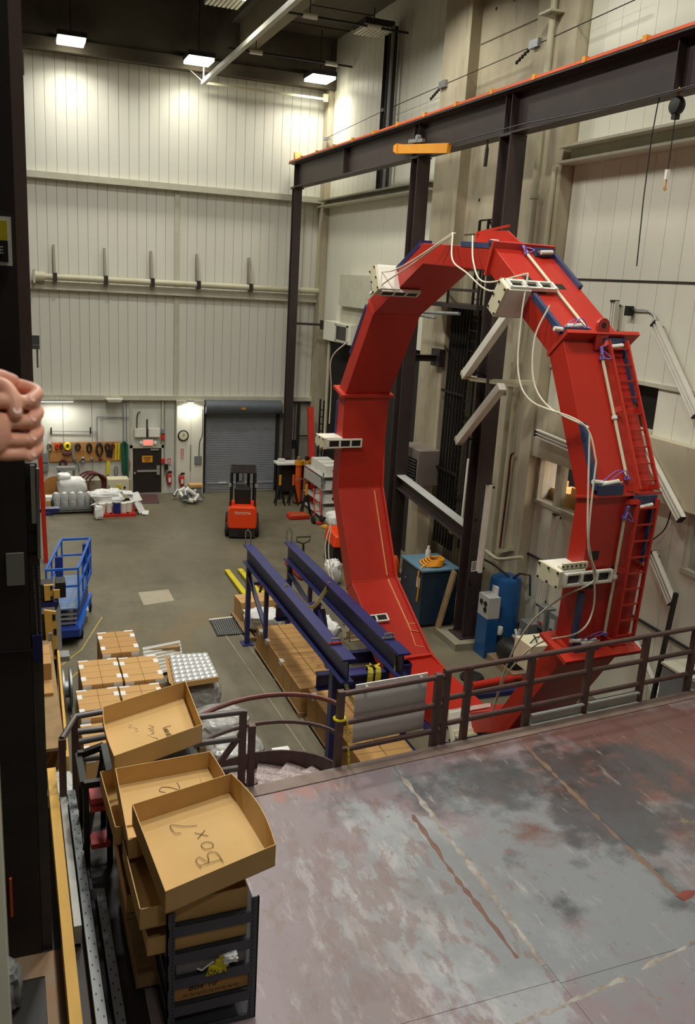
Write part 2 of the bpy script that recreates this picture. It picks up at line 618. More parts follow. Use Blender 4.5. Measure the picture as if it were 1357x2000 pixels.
# girts and the middle mullion
MB().box(-0.2, YB - 0.42, 13.05, 13.46, YB, 13.3).build('girt', M_girt, wb)
MB().box(-0.2, YB - 0.35, 8.78, 13.46, YB, 9.0).box(-0.2, YB - 0.38, 9.0, 13.46, YB - 0.33, 9.1).build('girt', M_girt, wb)
MB().box(-0.2, YB - 0.3, 4.26, 13.46, YB, 4.46).build('girt', M_girt, wb)
MB().box(6.9, YB - 0.16, 4.46, 7.1, YB, 8.78).build('mullion', M_girt, wb)
MB().box(6.9, YB - 0.16, 9.0, 7.1, YB, 13.05).build('mullion', M_girt, wb)
# ground storey: flat light panels, concrete kerb, post, clock bay
M_low = mat('ground_panel', 'cdcdc2', 0.55, 0, 'c1c1b5', 1.2, 0.6)
for x0, x1 in ((-0.2, 1.0), (1.0, 2.2), (2.2, 3.4), (3.4, 5.05), (6.42, 6.98)):
    MB().box(x0 + .01, YB - 0.05, 0.72, x1 - .01, YB + .02, 4.26).build('panel', M_low, wb)
MB().box(5.12, YB - 0.05, 2.12, 6.36, YB + .02, 4.26).build('panel', M_low, wb)
MB().box(-0.2, YB - 0.3, 0, 5.05, YB, 0.72).build('kerb', M_conc, wb)
MB().box(6.42, YB - 0.1, 0, 6.98, YB, 0.72).build('panel', M_low, wb)
for x in (5.0, 6.38):
    MB().box(x, YB - 0.14, 0, x + 0.11, YB, 4.26).build('post', M_girt, wb)
MB().box(5.0, YB - 0.14, 2.1, 6.49, YB, 2.24).build('lintel', M_girt, wb)
MB().box(7.0, YB - 0.45, 0, 7.62, YB, 4.26).build('clock_bay', M_panel2, wb)
MB().box(7.63, YB - 0.45, 0, 8.2, YB, 4.26).build('clock_bay', M_panel2, wb)
MB().box(6.98, YB - 0.5, 4.1, 8.22, YB - 0.4, 4.26).build('clock_bay_cap', M_girt, wb)
# concrete frame: roof girder above the far wall, corner column
struct(MB().box(-3.2, YB - 0.75, 17.66, XR + 2, YB, 20.9), 'trim_1', M_darkconc)
struct(MB().box(-3.2, YB - 0.95, 17.6, XR, YB - .7, 18.05), 'trim_2', M_darkconc)
struct(MB().box(13.3, YB - 0.75, 0, XR + .3, YB, 17.66), 'trim_3', M_conc)

# right wall
M_joint2 = mat('side_joint', 'c8c6b6', 0.7)
wr = struct(MB().box(XR + 0.32, -4.2, 5.56, XR + 0.7, 39.6, 21.5).box(XR + .32, -4.2, 0, XR + .7, 39.6, 4.2).box(XR + .32, 20.1, 4.2, XR + .7, 39.6, 5.56).box(XR + .32, 14.25, 4.2, XR + .7, 17.85, 5.56).box(XR + .32, -4.2, 4.2, XR + .7, 10.85, 5.56), 'wall_right', M_joint)


def side_row(parent, y0, y1, z0, z1, step, x=XR, m=M_panel2, gap=0.004):
    n = max(1, round((y1 - y0) / step))
    w = (y1 - y0) / n
    MB().box(x + .006, y0, z0 + .01, x + .3, y1, z1 - .01).build('backing', M_joint2, parent)
    o = MB().hexa([(x + .33, y0 + gap / 2, z0), (x + .33, y0 + w - gap / 2, z0), (x + .33, y0 + w - gap / 2, z1), (x + .33, y0 + gap / 2, z1),
                   (x, y0 + gap / 2 + .006, z0), (x, y0 + w - gap / 2 - .006, z0), (x, y0 + w - gap / 2 - .006, z1), (x, y0 + gap / 2 + .006, z1)]).build('panel', m, parent)
    pieces(o, [(0, w * i, 0) for i in range(1, n)])


side_row(wr, 27.5, 38.5, 13.2, 20.4, 0.55)          # far bay, above the ledge
side_row(wr, 27.5, 38.5, 7.6, 12.9, 1.6)
side_row(wr, -1.0, 20.1, 13.4, 20.4, 0.62)         # near bay, from the roof down
side_row(wr, -1.0, 20.1, 10.2, 12.95, 0.62)
side_row(wr, -1.0, 20.1, 7.99, 10.16, 0.62)
side_row(wr, 16.9, 20.1, 6.85, 7.9, 0.62)
side_row(wr, -1.0, 15.85, 6.85, 7.9, 0.62)
# steel ledges (girts) along the right wall
MB().box(13.0, 27.5, 13.08, XR + .3, 38.5, 13.14).box(13.4, 27.5, 12.9, XR + .3, 38.5, 13.08).box(13.0, 27.5, 12.84, XR + .3, 38.5, 12.9).build('girt', M_girt, wr)
MB().box(13.0, -1, 13.28, XR + .3, 20.1, 13.34).box(13.4, -1, 12.98, XR + .3, 20.1, 13.28).box(13.0, -1, 12.92, XR + .3, 20.1, 12.98).build('girt', M_girt, wr)
MB().box(XR - 0.06, -1, 7.9, XR + .3, 20.1, 7.99).build('girt', M_girt, wr)
MB().box(XR - 0.03, 6, 10.16, XR + .3, 20.1, 10.2).build('girt', M_steeldk, wr)
MB().box(XR - 0.02, 15.85, 6.85, XR + .3, 16.9, 6.92).build('vent_sill', M_girt, wr)
MB().box(XR + 0.2, 15.85, 6.92, XR + .3, 16.9, 7.9).build('vent_opening', M_black, wr)
# concrete: pilasters and the cast wall between them, band over the windows
struct(MB().box(13.2, 25.7, 0, XR + .3, 27.45, 20.4), 'trim_4', M_conc)
struct(MB().box(XR, 22.0, 9.0, XR + .35, 25.7, 20.4), 'trim_5', M_conc)
struct(MB().box(13.2, 20.13, 0, XR + .3, 22.0, 20.4), 'trim_6', M_conc)
struct(MB().box(XR - 0.3, -1, 5.52, XR + .3, 20.13, 6.85), 'trim_7', M_conc)
# formwork joints and tie holes of the cast wall
M_form = mat('form_line', '6d624b', 0.9)
for z in (11.4, 14.2, 16.8):
    MB().box(XR - 0.015, 22.05, z, XR + .01, 25.65, z + .03).build('form_joint', M_form, bpy.data.objects['trim_5'])
for y in (22.9, 23.9, 24.9):
    for z in (10.6, 12.4, 15.2, 17.6):
        MB().cyl((XR - .01, y, z), (XR + .01, y, z), 0.05, 8).build('tie_hole', M_steeldk, bpy.data.objects['trim_5'])
# recess between the pilasters, below: wall colour darkened for the landing's shade
struct(MB().box(XR + 0.25, 22.0, 0, XR + .4, 25.7, 9.0), 'wall_recess', mat('shaded_concrete', '5c5342', 0.9, 0, '453e31', 0.8, 0.7))
# far bay below the panels: near-black sheet painted as the shade of a door recess
struct(MB().box(XR + 0.3, 27.5, 0, XR + .45, 38.6, 7.6), 'wall_doorway', mat('doorway_shade', '211f1b', 0.9))
# ground storey of the near bay: smooth panels and the office windows
for (y0, y1, z0, z1) in ((14.75, 17.8, 0, 5.52), (17.8, 20.13, 0, 4.2), (10.8, 14.75, 0, 4.12), (-1, 10.8, 0, 5.52), (14.3, 14.75, 4.12, 5.52)):
    MB().box(XR, y0 + .006, z0, XR + .3, y1 - .006, z1).build('panel', M_panel2, wr)


def office_window(n, y0, y1, z0, z1, mull):
    w = struct(MB().box(XR - 0.05, y0, z0 - .1, XR + .3, y1, z0).box(XR - 0.03, y0, z1 - .08, XR + .3, y1, z1).box(XR - 0.03, y0, z0, XR + .3, y0 + .1, z1).box(XR - 0.03, y1 - .1, z0, XR + .3, y1, z1), 'window_%d' % n, M_girt)
    for y in mull:
        MB().box(XR - 0.02, y - .08, z0, XR + .25, y + .08, z1).build('mullion', M_girt, w)
    return w


w1 = office_window(1, 17.8, 20.13, 4.3, 5.52, (19.2,))
w2 = office_window(2, 10.8, 14.3, 4.22, 5.52, (12.7,))
g = bpy.data.materials.new('window_glass')
g.use_nodes = True
gb = g.node_tree.nodes['Principled BSDF']
gb.inputs['Roughness'].default_value = 0.03
gb.inputs['Transmission Weight'].default_value = 1.0
gb.inputs['IOR'].default_value = 1.1
for w, spans, z0, z1 in ((w1, ((17.9, 19.12), (19.28, 20.03)), 4.3, 5.44), (w2, ((10.9, 12.62), (12.78, 14.2)), 4.22, 5.44)):
    for a, b in spans:
        MB().box(XR + 0.1, a, z0, XR + .11, b, z1).build('pane', g, w)
# the office behind the windows
struct(MB().box(XR + 3.2, 8, 0, XR + 3.3, 21.6, 6), 'wall_office', mat('office_wall', 'b3a898', 0.8))
struct(MB().box(XR + 0.7, 8, 3.1, XR + 3.2, 21.6, 3.2), 'floor_office', M_pallet)
struct(MB().box(XR + 0.7, 8, 5.9, XR + 3.2, 21.6, 6.0), 'ceiling_office', M_joint)
area_light('office_light', (XR + 2.0, 19.0, 5.8), 1.2, 170, color=(1, .86, .74))
area_light('office_light', (XR + 1.5, 12.5, 5.8), 1.0, 30, color=(1, .86, .78))

# roof, the wall behind the camera and the wall to the left
struct(MB().box(-3.2, -4.2, 20.9, XR + .7, 39.6, 21.4), 'ceiling', mat('roof_deck', '2b2723', 0.8, 0, '221f1c', 2, 0.6))
struct(MB().box(9.0, 12.0, 19.6, XR + .6, YB - .75, 20.3), 'ceiling_slab', M_darkconc)
struct(MB().box(9.35, 12.0, 18.75, 10.1, YB - .75, 19.6), 'trim_8', mat('beam_concrete', '7c705a', 0.85, 0, '62583f', 0.9, 0.8, stretch=(1, .3, 1)))
struct(MB().box(-3.6, -4.2, 0, -3.2, 39.6, 21.4), 'wall_left', mat('left_wall', '5a564e', 0.7))
struct(MB().box(-3.2, -4.6, 0, XR + .7, -4.2, 21.4), 'wall_behind', mat('rear_wall', '5a564e', 0.7))
rj = thing('roof_joists', 'row of pale steel joists under the dark roof deck', 'joists', (4, 30, 20.2))
j0 = MB().bar((0.3, 10, 20.35), (0.3, 38.5, 20.35), 0.1, 0.3).build('joist', mat('joist_paint', '5e5749', 0.7), rj)
pieces(j0, [(1.55 * i, 0, 0) for i in range(1, 6)])
for y in (34.2, 37.3):
    MB().box(-1, y, 20.0, 9.2, y + .12, 20.12).build('purlin', M_steeldk, rj)
# grooves of the slab above right
cs = bpy.data.objects['ceiling_slab']
for y in (31.5, 34.5, 37.0):
    MB().box(10.1, y, 19.57, XR, y + .07, 19.61).build('slab_joint', M_steeldk, cs)


# ---------------------------------------------------------------- crane runway on its columns
CX = 12.0
rw = thing('crane_runway_beam', 'long dark brown crane runway beam with an orange conductor bar', 'beam', (CX, 26, 13.5))
b = MB()
b.ibeam((CX, 8.0, 14.03), (CX, 38.6, 14.03), 0.42, 0.98, 0.045, 0.025)
b.build('girder', M_steel, rw)
MB().box(CX - .36, 8, 14.50, CX + .1, 38.6, 14.54).build('walk_plate', M_steeldk, rw)
MB().bar((CX + .02, 8, 14.59), (CX + .02, 38.4, 14.59), .06, .12).build('rail', M_steeldk, rw)
MB().bar((CX - .34, 8, 14.58), (CX - .34, 38.5, 14.58), .05, .06).build('conductor_bar', M_orange, rw)
br = MB().box(CX - .38, 0, 14.54, CX - .28, .12, 14.66).build('hanger_bracket', M_amber, rw)
br.location.y += 9.5
pieces(br, [(0, 1.95 * i, 0) for i in range(1, 15)])
st = MB().box(CX - .21, -.012, 13.58, CX + .21, .012, 14.48).build('stiffener', M_steel, rw)
st.location.y += 8.6
pieces(st, [(0, y - 8.6, 0) for y in (14.6, 20.45, 20.75, 25.8, 26.1, 32.2, 38.2)])
MB().prism([(CX - .14, 38.6, 14.5), (CX - .14, 38.6, 15.0), (CX - .14, 38.48, 15.0), (CX - .14, 38.25, 14.54)], (.28, 0, 0)).build('end_stop', M_amber, rw)


def column(label, x, y, z1, d=0.5, w=0.42, plinth=True):
    c = thing('runway_column', label, 'column', (x, y, 0), 0, 'columns under the crane runway')
    MB().ibeam((x, y, 0.24 if plinth else .03), (x, y, z1), w, d, 0.035, 0.025, up=(0, 1, 0)).build('shaft', M_steel, c)
    MB().box(x - .24, y - .28, z1 - .03, x + .24, y + .28, z1).build('cap_plate', M_steel, c)
    if plinth:
        MB().box(x - .62, y - .62, 0, x + .62, y + .62, .2).build('plinth', mat('plinth', '8d8874', .85, 0, '777260', 3, .6), c)
        MB().box(x - .34, y - .36, .2, x + .34, y + .36, .24).build('base_plate', M_steel, c)
    else:
        MB().box(x - .3, y - .3, 0, x + .3, y + .3, .03).build('base_plate', M_steel, c)
    return c


ca = column('thin brown far column standing left of the concrete corner post', CX, 38.35, 13.53, 0.36, 0.34, False)
cb = column('brown column rising behind the left side of the red ring', CX, 25.95, 13.53, 0.5, 0.42)
cc = column('brown column nearest the viewer, with a small white notice', CX, 20.6, 13.53, 0.55, 0.46)
# notice on the near column
MB().box(11.84, 20.315, 2.2, 12.14, 20.322, 2.5).build('notice', M_label, cc)
for i, w in enumerate((.24, .26, .2, .22)):
    MB().box(11.87, 20.311, 2.44 - i * .06, 11.87 + w, 20.315, 2.465 - i * .06).build('text_line', M_ink, cc)
# struts tying columns to the wall
MB().bar((CX + .15, 38.2, 7.85), (13.35, 37.8, 7.85), .1, .1).box(13.2, 37.55, 7.65, 13.3, 38.0, 8.05).build('wall_tie', M_steeldk, ca)
MB().ibeam((CX + .2, 25.95, 7.55), (13.2, 25.9, 7.55), .2, .2, .02, .02).box(13.0, 25.6, 7.3, 13.2, 26.2, 7.85).build('wall_tie', M_steeldk, cb)
br = thing('bracing_beam', 'brown I-beam spanning low between the two nearer columns', 'beam', (CX, 23.3, 3.0))
MB().ibeam((CX, 20.85, 3.08), (CX, 25.7, 3.52), .3, .42, .03, .02).build('girder', M_steel, br)
MB().bar((CX, 20.85, 3.3), (CX, 25.7, 3.74), .32, .012).build('top_edge', M_greylt, br)

# yellow jib bar with trolley, hanging on the runway face
jb = thing('spreader_bar', 'amber spreader bar with shackles hung on the runway beam', 'lifting bar', (11.75, 25.2, 13.6))
MB().bar((11.7, 26.95, 13.86), (11.7, 23.5, 13.52), .12, .26).build('bar', M_amber, jb)
MB().prism([(11.6, 26.95, 13.72), (11.6, 26.95, 14.02), (11.6, 27.2, 13.98), (11.6, 27.2, 13.82)], (.2, 0, 0)).build('end_plate', M_amber, jb)
MB().bar((11.7, 26.2, 14.0), (11.7, 25.2, 13.92), .1, .1).lathe((11.7, 25.6, 14.02), [(.1, -.06), (.1, .06)], 10, (1, 0, 0)).build('trolley', M_galv, jb)

# steel wire ropes along the crane bay
def wire(name, pts, r, m, label, cat, group=None):
    return one(MB().tube(pts, r, 6), name, m, label, cat, group)


wire('cable_track_wire', [(13.2, 38.33, 15.67), (13.2, 32.03, 15.87), (13.2, 27.19, 15.94), (13.2, 22, 16.02), (13.2, 17.83, 16.13)], .012, M_hose, 'upper taut wire with clamps crossing in front of the concrete pilasters', 'wire')
for k, (x, y) in enumerate(((868, 165), (1047, 86), (750, 216), (637, 271))):
    p = Vector(((13.2, 27.19, 15.94), (13.2, 21.95, 16.04), (13.2, 32.03, 15.87), (13.2, 38.33, 15.64))[k])
    lab = ('wire clamp on the face of the left concrete pilaster', 'wire clamp in front of the right concrete pilaster', 'wire clamp in front of the dark wall post', 'wire end clamp on the concrete corner post')[k]
    t = thing('wire_clamp', lab, 'clamp', p, 0, 'clamps along the taut wire')
    s = 1.0 if k < 2 else .55
    MB().box(p.x - .1, p.y - .22 * s, p.z - .1 * s, p.x + .1, p.y + .22 * s, p.z + .1 * s).build('body', M_galv, t)
    MB().bar(p + Vector((.1, 0, 0)), (13.4 if k != 2 else 13.5, p.y, p.z), .06, .06).build('stem', M_galv, t)
    if k < 2:
        for i in range(5):
            q = p + Vector((-.02, .35 + .13 * i, -.10 - .045 * i))
            MB().lathe(q, [(.02, -.05), (.045, -.02), (.045, .02), (.02, .05)], 8).build('link', M_bolt, t)
wire('hoist_wire', [(11.7, 24.54, 13.62), (11.7, 19.76, 13.65), (11.7, 16.19, 13.53), (11.7, 13.9, 13.54)], .014, M_hose, 'lower thin wire running along the face of the runway beam', 'wire')
wire('drop_cord', [(11.9, 15.08, 13.55), (11.9, 15.11, 13.41), (11.9, 15.16, 12.83), (11.9, 15.15, 11.69), (11.9, 15.08, 10.42)], .012, M_hose, 'thin dark cord hanging from the runway beam at right', 'cord')
# spring balancer with its hook
p0 = Vector((11.9, 14.55, 13.32))
sb = thing('spring_balancer', 'black spring balancer hanging by an amber hook below the beam', 'balancer', p0)
MB().lathe(p0, [(.05, -.09), (.14, -.08), (.17, -.03), (.17, .03), (.14, .08), (.05, .09)], 18, (1, 0, 0)).box(p0.x - .06, p0.y - .05, p0.z - .24, p0.x + .06, p0.y + .05, p0.z - .12).build('housing', M_black, sb)
MB().tube([p0 + Vector((0, 0, .15)), p0 + Vector((0, 0, .22)), p0 + Vector((0, .04, .27)), p0 + Vector((0, 0, .31)), p0 + Vector((0, -.03, .28))], .018, 8).build('top_hook', M_amber, sb)
MB().tube([p0 + Vector((0, 0, -.2)), p0 + Vector((0, 0, -1.15))], .01, 6).build('cord', M_hose, sb)
MB().box(p0.x - .04, p0.y - .03, p0.z - 1.3, p0.x + .04, p0.y + .03, p0.z - 1.12).build('cord_stop', M_white, sb)
MB().tube([p0 + Vector((0, 0, -1.3)), p0 + Vector((0, 0, -1.42)), p0 + Vector((0, .05, -1.47)), p0 + Vector((0, .01, -1.5)), p0 + Vector((0, -.03, -1.45))], .012, 6).build('load_hook', M_amber, sb)
wire('pull_cord', [(11.9, 21.7, 13.54), (11.9, 21.7, 13.3), (11.9, 21.72, 12.9)], [.01, .05, .05], M_black, 'black control pendant hanging beside the middle column', 'pendant')

# dark steel post in the far upper bay and cream downpipes
wp = thing('wall_post', 'dark steel post on the panelled far bay above the ledge', 'post', (13.3, 32.3, 13.14))
MB().ibeam((13.25, 31.9, 13.15), (13.25, 31.9, 18.6), .34, .4, .03, .02, up=(0, 1, 0)).build('shaft', M_steeldk, wp)
MB().tube([(13.1, 31.4, 13.15), (13.1, 31.4, 18.5)], .06, 8).build('conduit', M_grey, wp)
dp = thing('downpipe', 'tall cream downpipe running down the right concrete pilaster', 'pipe', (13.0, 21.2, 2.3))
MB().tube([(13.02, 21.0, 20.0), (13.02, 21.0, 14.0), (13.02, 20.95, 8.6), (13.0, 21.15, 7.4), (13.0, 21.2, 2.3)], .085, 12).build('pipe', M_pipe, dp)
for z in (17.0, 12.2, 7.9, 7.3):
    MB().lathe((13.02, 20.98 if z > 8 else 21.12, z), [(.12, -.05), (.12, .05)], 12).build('collar', M_pipe, dp)
MB().box(12.8, 20.75, 16.5, 13.2, 21.3, 16.55).build('bracket', M_pipe, dp)
dp2 = thing('downpipe', 'second cream downpipe on the wall right of the brown middle column', 'pipe', (13.15, 24.3, 9.4))
MB().tube([(13.14, 20.35, 12.9), (13.14, 20.35, 9.6)], .07, 10).build('pipe', M_pipe, dp2)

# wire ladder cage, cable riser, unit heater and ducts behind the ring
ld = thing('caged_ladder', 'black steel ladder with tall handrails behind the ring', 'ladder', (12.9, 23.2, 2.0))
for y in (23.05, 23.55):
    MB().bar((12.9, y, 2.0), (12.9, y, 11.7), .07, .05).build('stile', M_black, ld)
    MB().tube([(12.9, y, 11.7), (13.2, y, 11.75), (13.5, y, 11.3)], .03, 6).build('handrail', M_black, ld)
rg = MB().bar((12.9, 23.05, 2.3), (12.9, 23.55, 2.3), .03, .03).build('rung', M_black, ld)
pieces(rg, [(0, 0, .3 * i) for i in range(1, 31)])
pl = thing('ladder_landing', 'dark landing with rails on the wall above the pipe bundle', 'landing', (12.8, 24, 9.3))
MB().box(12.35, 22.3, 9.22, 13.5, 26.2, 9.34).box(12.35, 22.3, 9.7, 12.4, 26.2, 9.78).build('deck', M_steeldk, pl)
MB().tube([(12.2, 26.9, 9.05), (12.2, 25.4, 9.0), (12.2, 23.0, 9.08)], .05, 8).build('front_rail', M_galv, pl)
MB().tube([(12.15, 26.1, 8.9), (12.15, 24.4, 8.88)], .04, 8).build('lower_rail', M_galv, pl)
for y in (22.35, 24.2, 26.1):
    MB().bar((12.4, y, 9.3), (12.4, y, 10.3), .06, .06).build('post', M_black, pl)
MB().bar((12.4, 22.3, 10.3), (12.4, 26.15, 10.3), .05, .05).build('top_rail', M_black, pl)
rs = thing('pipe_riser', 'bundle of dark vertical pipes on the wall behind the ring', 'pipes', (13.1, 24.8, 2.0))
pr = MB().tube([(13.15, 24.0, 1.6), (13.15, 24.0, 9.2)], .045, 8).build('pipe', M_black, rs)
pieces(pr, [(0, .2 * i, 0) for i in range(1, 7)])
for z in (4.1, 6.6):
    MB().bar((13.08, 23.9, z), (13.08, 25.4, z), .06, .08).build('clamp_bar', M_black, rs)
uh = thing('unit_heater', 'brownish grey unit heater cabinet on the wall behind the ring', 'heater', (12.9, 26.8, 3.3))
x0, y0, z0, x1, y1, z1 = 12.35, 25.3, 3.45, 13.2, 26.95, 4.6
MB().box(x0 + .06, y0, z0, x1, y1, z1).build('casing', mat('heater_paint', '8a7f76', .6, 0, '776d64', 3, .6), uh)
MB().box(x0 + .02, y0 + .12, z0 + .12, x0 + .06, y1 - .12, z1 - .3).build('louvre', M_black, uh)
for i in range(7):
    MB().bar((x0 + .01, y0 + .12, z0 + .18 + .1 * i), (x0 + .01, y1 - .12, z0 + .18 + .1 * i), .03, .012).build('fin', M_grey, uh)
du = thing('air_handler', 'pale grey air duct box on the wall left of the ring', 'duct', (13.3, 33.5, 8.7))
MB().box(13.05, 31.9, 8.8, 13.55, 35.3, 10.05).build('upper_box', M_girt, du)
MB().box(13.25, 32.5, 8.1, 13.55, 35.6, 8.8).build('neck', M_girt, du)
dv = thing('wall_cabinet', 'white wall cabinet with a dark glazed window under the duct box', 'cabinet', (13.3, 35, 7.2))
MB().box(13.0, 33.6, 7.3, 13.55, 36.9, 8.1).build('casing', M_panel2, dv)
MB().box(12.97, 34.0, 7.42, 13.0, 35.2, 7.98).build('window', M_glassdk, dv)
MB().box(12.95, 33.9, 7.34, 13.0, 34.0, 8.05).box(12.95, 35.2, 7.34, 13.0, 35.3, 8.05).box(12.95, 33.9, 7.98, 13.0, 35.3, 8.06).box(12.95, 33.9, 7.34, 13.0, 35.3, 7.42).build('frame', M_girt, dv)
one(MB().tube([(13.2, 36.6, 7.3), (13.2, 36.6, 3.0)], .07, 8), 'drain_pipe', M_pipe, 'pale vertical pipe under the wall cabinet', 'pipe')
# big pipe on the far wall with its brackets
fp = thing('wall_pipe', 'long cream pipe along the far wall on five bracket arms', 'pipe', (6.5, 38.7, 9.2))
MB().tube([(1.35, 38.72, 9.28), (13.35, 38.72, 9.28)], .13, 14).build('pipe', M_pipe, fp)
MB().box(1.16, 38.5, 9.02, 1.24, 39.0, 9.55).build('end_flange', M_girt, fp)
MB().tube([(1.24, 38.72, 9.28), (1.6, 38.72, 9.28)], .2, 14).build('end_sleeve', M_pipe, fp)
for x in (2.0, 4.0, 5.9, 7.85, 10.15, 12.1):
    MB().bar((x, 39.1, 10.55), (x, 38.72, 9.3), .09, .05).bar((x, 39.16, 9.3), (x, 39.16, 10.55), .1, .04).build('bracket_arm', mat('bracket_paint', '8b8672', .6), fp)
    MB().box(x - .08, 38.55, 9.1, x + .08, 38.9, 9.45).build('clamp', M_steeldk, fp)
# long white roof pole and sprinkler pipe
one(MB().bar((7.82, 38.2, 17.15), (7.75, 14, 17.15), .16, .16).bar((7.82, 38.1, 17.2), (7.82, 38.1, 18.2), .05, .05).bar((7.82, 38.2, 17.2), (7.1, 38.5, 17.8), .03, .03), 'roof_pole', mat('pole_paint', 'b9b7a6', .5, 0, 'a4a290', 1, .6), 'long pale square tube slanting out under the roof', 'tube')
one(MB().bar((7.9, 38.4, 17.2), (13.2, 38.4, 17.2), .09, .09).box(13.0, 38.3, 17.1, 13.2, 38.5, 17.4), 'roof_track', M_pipe, 'slim white rail along the top of the far wall panels', 'rail')
sp = thing('sprinkler_line', 'thin dark sprinkler pipes under the concrete roof slab', 'pipe', (11, 33, 18.4))
MB().tube([(8.4, 36.4, 18.15), (13.5, 36.4, 18.15)], .04, 6).build('pipe', M_hose, sp)
MB().tube([(8.8, 31.0, 18.25), (13.5, 31.0, 18.25)], .04, 6).build('pipe', M_hose, sp)
MB().tube([(8.0, 24.5, 18.3), (13.4, 24.5, 18.3)], .05, 6).build('pipe', M_grey, sp)
for p in ((9.5, 36.4, 18.15), (12.6, 36.4, 18.15), (9.9, 31, 18.25), (12.2, 31, 18.25)):
    MB().tube([(p[0] - .25, p[1], p[2]), (p[0] + .25, p[1], p[2])], .09, 8).build('coupling', M_white, sp)
    MB().tube([p, (p[0], p[1], 18.85)], .02, 6).build('hanger', M_hose, sp)


# roof lamps
def high_bay(label, x, y, z):
    t = thing('high_bay_lamp', label, 'ceiling lamp', (x, y, z), 0, 'lamps in the far row')
    MB().box(x - .52, y - .62, z + .04, x + .52, y + .62, z + .22).build('housing', M_steeldk, t)
    MB().box(x - .48, y - .58, z - .06, x + .48, y + .58, z + .04).build('lens', M_lamp, t)
    MB().tube([(x, y, z + .2), (x, y, 20.9)], .02, 6).build('stem', M_hose, t)


high_bay('bright square ceiling lamp, leftmost in the far row', 2.72, 37.45, 17.82)
high_bay('bright ceiling lamp in the middle of the far row', 7.5, 37.45, 17.78)
high_bay('bright ceiling lamp at the right of the far row', 12.5, 37.45, 17.76)


def louvre(label, x, y, z):
    t = thing('louvred_lamp', label, 'ceiling lamp', (x, y, z), 0, 'unlit louvred ceiling lamps')
    MB().box(x - .55, y - .6, z + .05, x + .55, y + .6, z + .25).build('housing', M_steeldk, t)
    o = MB().bar((x - .5, y - .58, z), (x - .5, y + .58, z), .09, .12).build('louvre', M_vent, t)
    pieces(o, [(.142 * i, 0, 0) for i in range(1, 8)])
    MB().tube([(x, y, z + .2), (x, y, z + .7)], .02, 6).build('stem', M_hose, t)


louvre('unlit louvred lamp at the top edge beside the roof pole', 7.0, 30.9, 18.25)
louvre('unlit louvred lamp under the concrete roof slab', 12.6, 32.0, 18.4)


# ---------------------------------------------------------------- the red twelve-sided ring
RC = Vector((8.6, 16.86, 5.43))
RPHI, RROT = R(86.3), R(-2.33)
RN = Vector((math.sin(RPHI), math.cos(RPHI), 0))       # axis, pointing away from the viewer's side
RE = Vector((math.cos(RPHI), -math.sin(RPHI), 0))      # in plane, towards the near side
RK = Vector((0, 0, 1))
RO, RI, RW = 5.39, 4.95, 1.3


def rp(a, r, off):
    t = R(a) + RROT
    return RC + RN * off + (RE * math.cos(t) + RK * math.sin(t)) * r


def seg_pt(a, t, out, off):
    """point on the flat side centred at angle a: t along it (-1..1), out = distance from the axis"""
    h = RO * math.cos(R(15))
    half = out * math.tan(R(15))
    tt = R(a) + RROT
    rad = RE * math.cos(tt) + RK * math.sin(tt)
    tan = RE * -math.sin(tt) + RK * math.cos(tt)
    return RC + RN * off + rad * out + tan * (t * half)


HO, HI = RO * math.cos(R(15)), RI * math.cos(R(15))
ring = thing('detector_ring', 'huge red twelve-sided steel ring standing on edge beside the platform', 'ring', (RC.x, RC.y, 0.17))
for i in range(12):
    a0, a1 = -15 + 30 * i, 15 + 30 * i
    MB().hexa([rp(a0, RI, 0), rp(a1, RI, 0), rp(a1, RI, RW), rp(a0, RI, RW),
               rp(a0, RO, 0), rp(a1, RO, 0), rp(a1, RO, RW), rp(a0, RO, RW)]).build('segment', M_red, ring, bevel=.008)
# raised lip along the far rim of the lower left quarter
for a0, a1, s0, s1 in ((165, 195, .45, 1), (195, 225, 0, 1), (225, 255, 0, 1), (255, 285, 0, .5)):
    b0, b1 = a0 + (a1 - a0) * s0, a0 + (a1 - a0) * s1
    MB().hexa([rp(b0, RI - .1, RW - .02), rp(b1, RI - .1, RW - .02), rp(b1, RI - .1, RW + .03), rp(b0, RI - .1, RW + .03),
               rp(b0, RI + .2, RW - .02), rp(b1, RI + .2, RW - .02), rp(b1, RI + .2, RW + .03), rp(b0, RI + .2, RW + .03)]).build('rim_lip', M_redlt, ring)


def flange(a, lo, hi, f0, f1, th=.035):
    t = R(a) + RROT
    tan = (RE * -math.sin(t) + RK * math.cos(t)) * th
    return MB().hexa([rp(a, lo, f0) - tan, rp(a, hi, f0) - tan, rp(a, hi, f1) - tan, rp(a, lo, f1) - tan,
                      rp(a, lo, f0) + tan, rp(a, hi, f0) + tan, rp(a, hi, f1) + tan, rp(a, lo, f1) + tan]).build('joint_flange', M_redlt, ring)


flange(75, RI - .1, RO + .12, -.05, RW + .08)
flange(45, RI - .04, RO + .18, -.02, RW + .25)
flange(15, RI - .03, RO + .05, -.04, RW + .12, .02)
flange(-15, RI - .08, RO + .28, -.28, RW + .1)
flange(165, RI - .08, RO + .12, -.12, RW + .1)
flange(255, RI - .09, RO + .1, -.05, RW + .06)
flange(195, RI - .012, RO + .02, -.01, RW, .012)
flange(225, RI - .012, RO + .02, -.01, RW, .012)
flange(135, RI - .012, RO + .02, -.02, RW, .014)
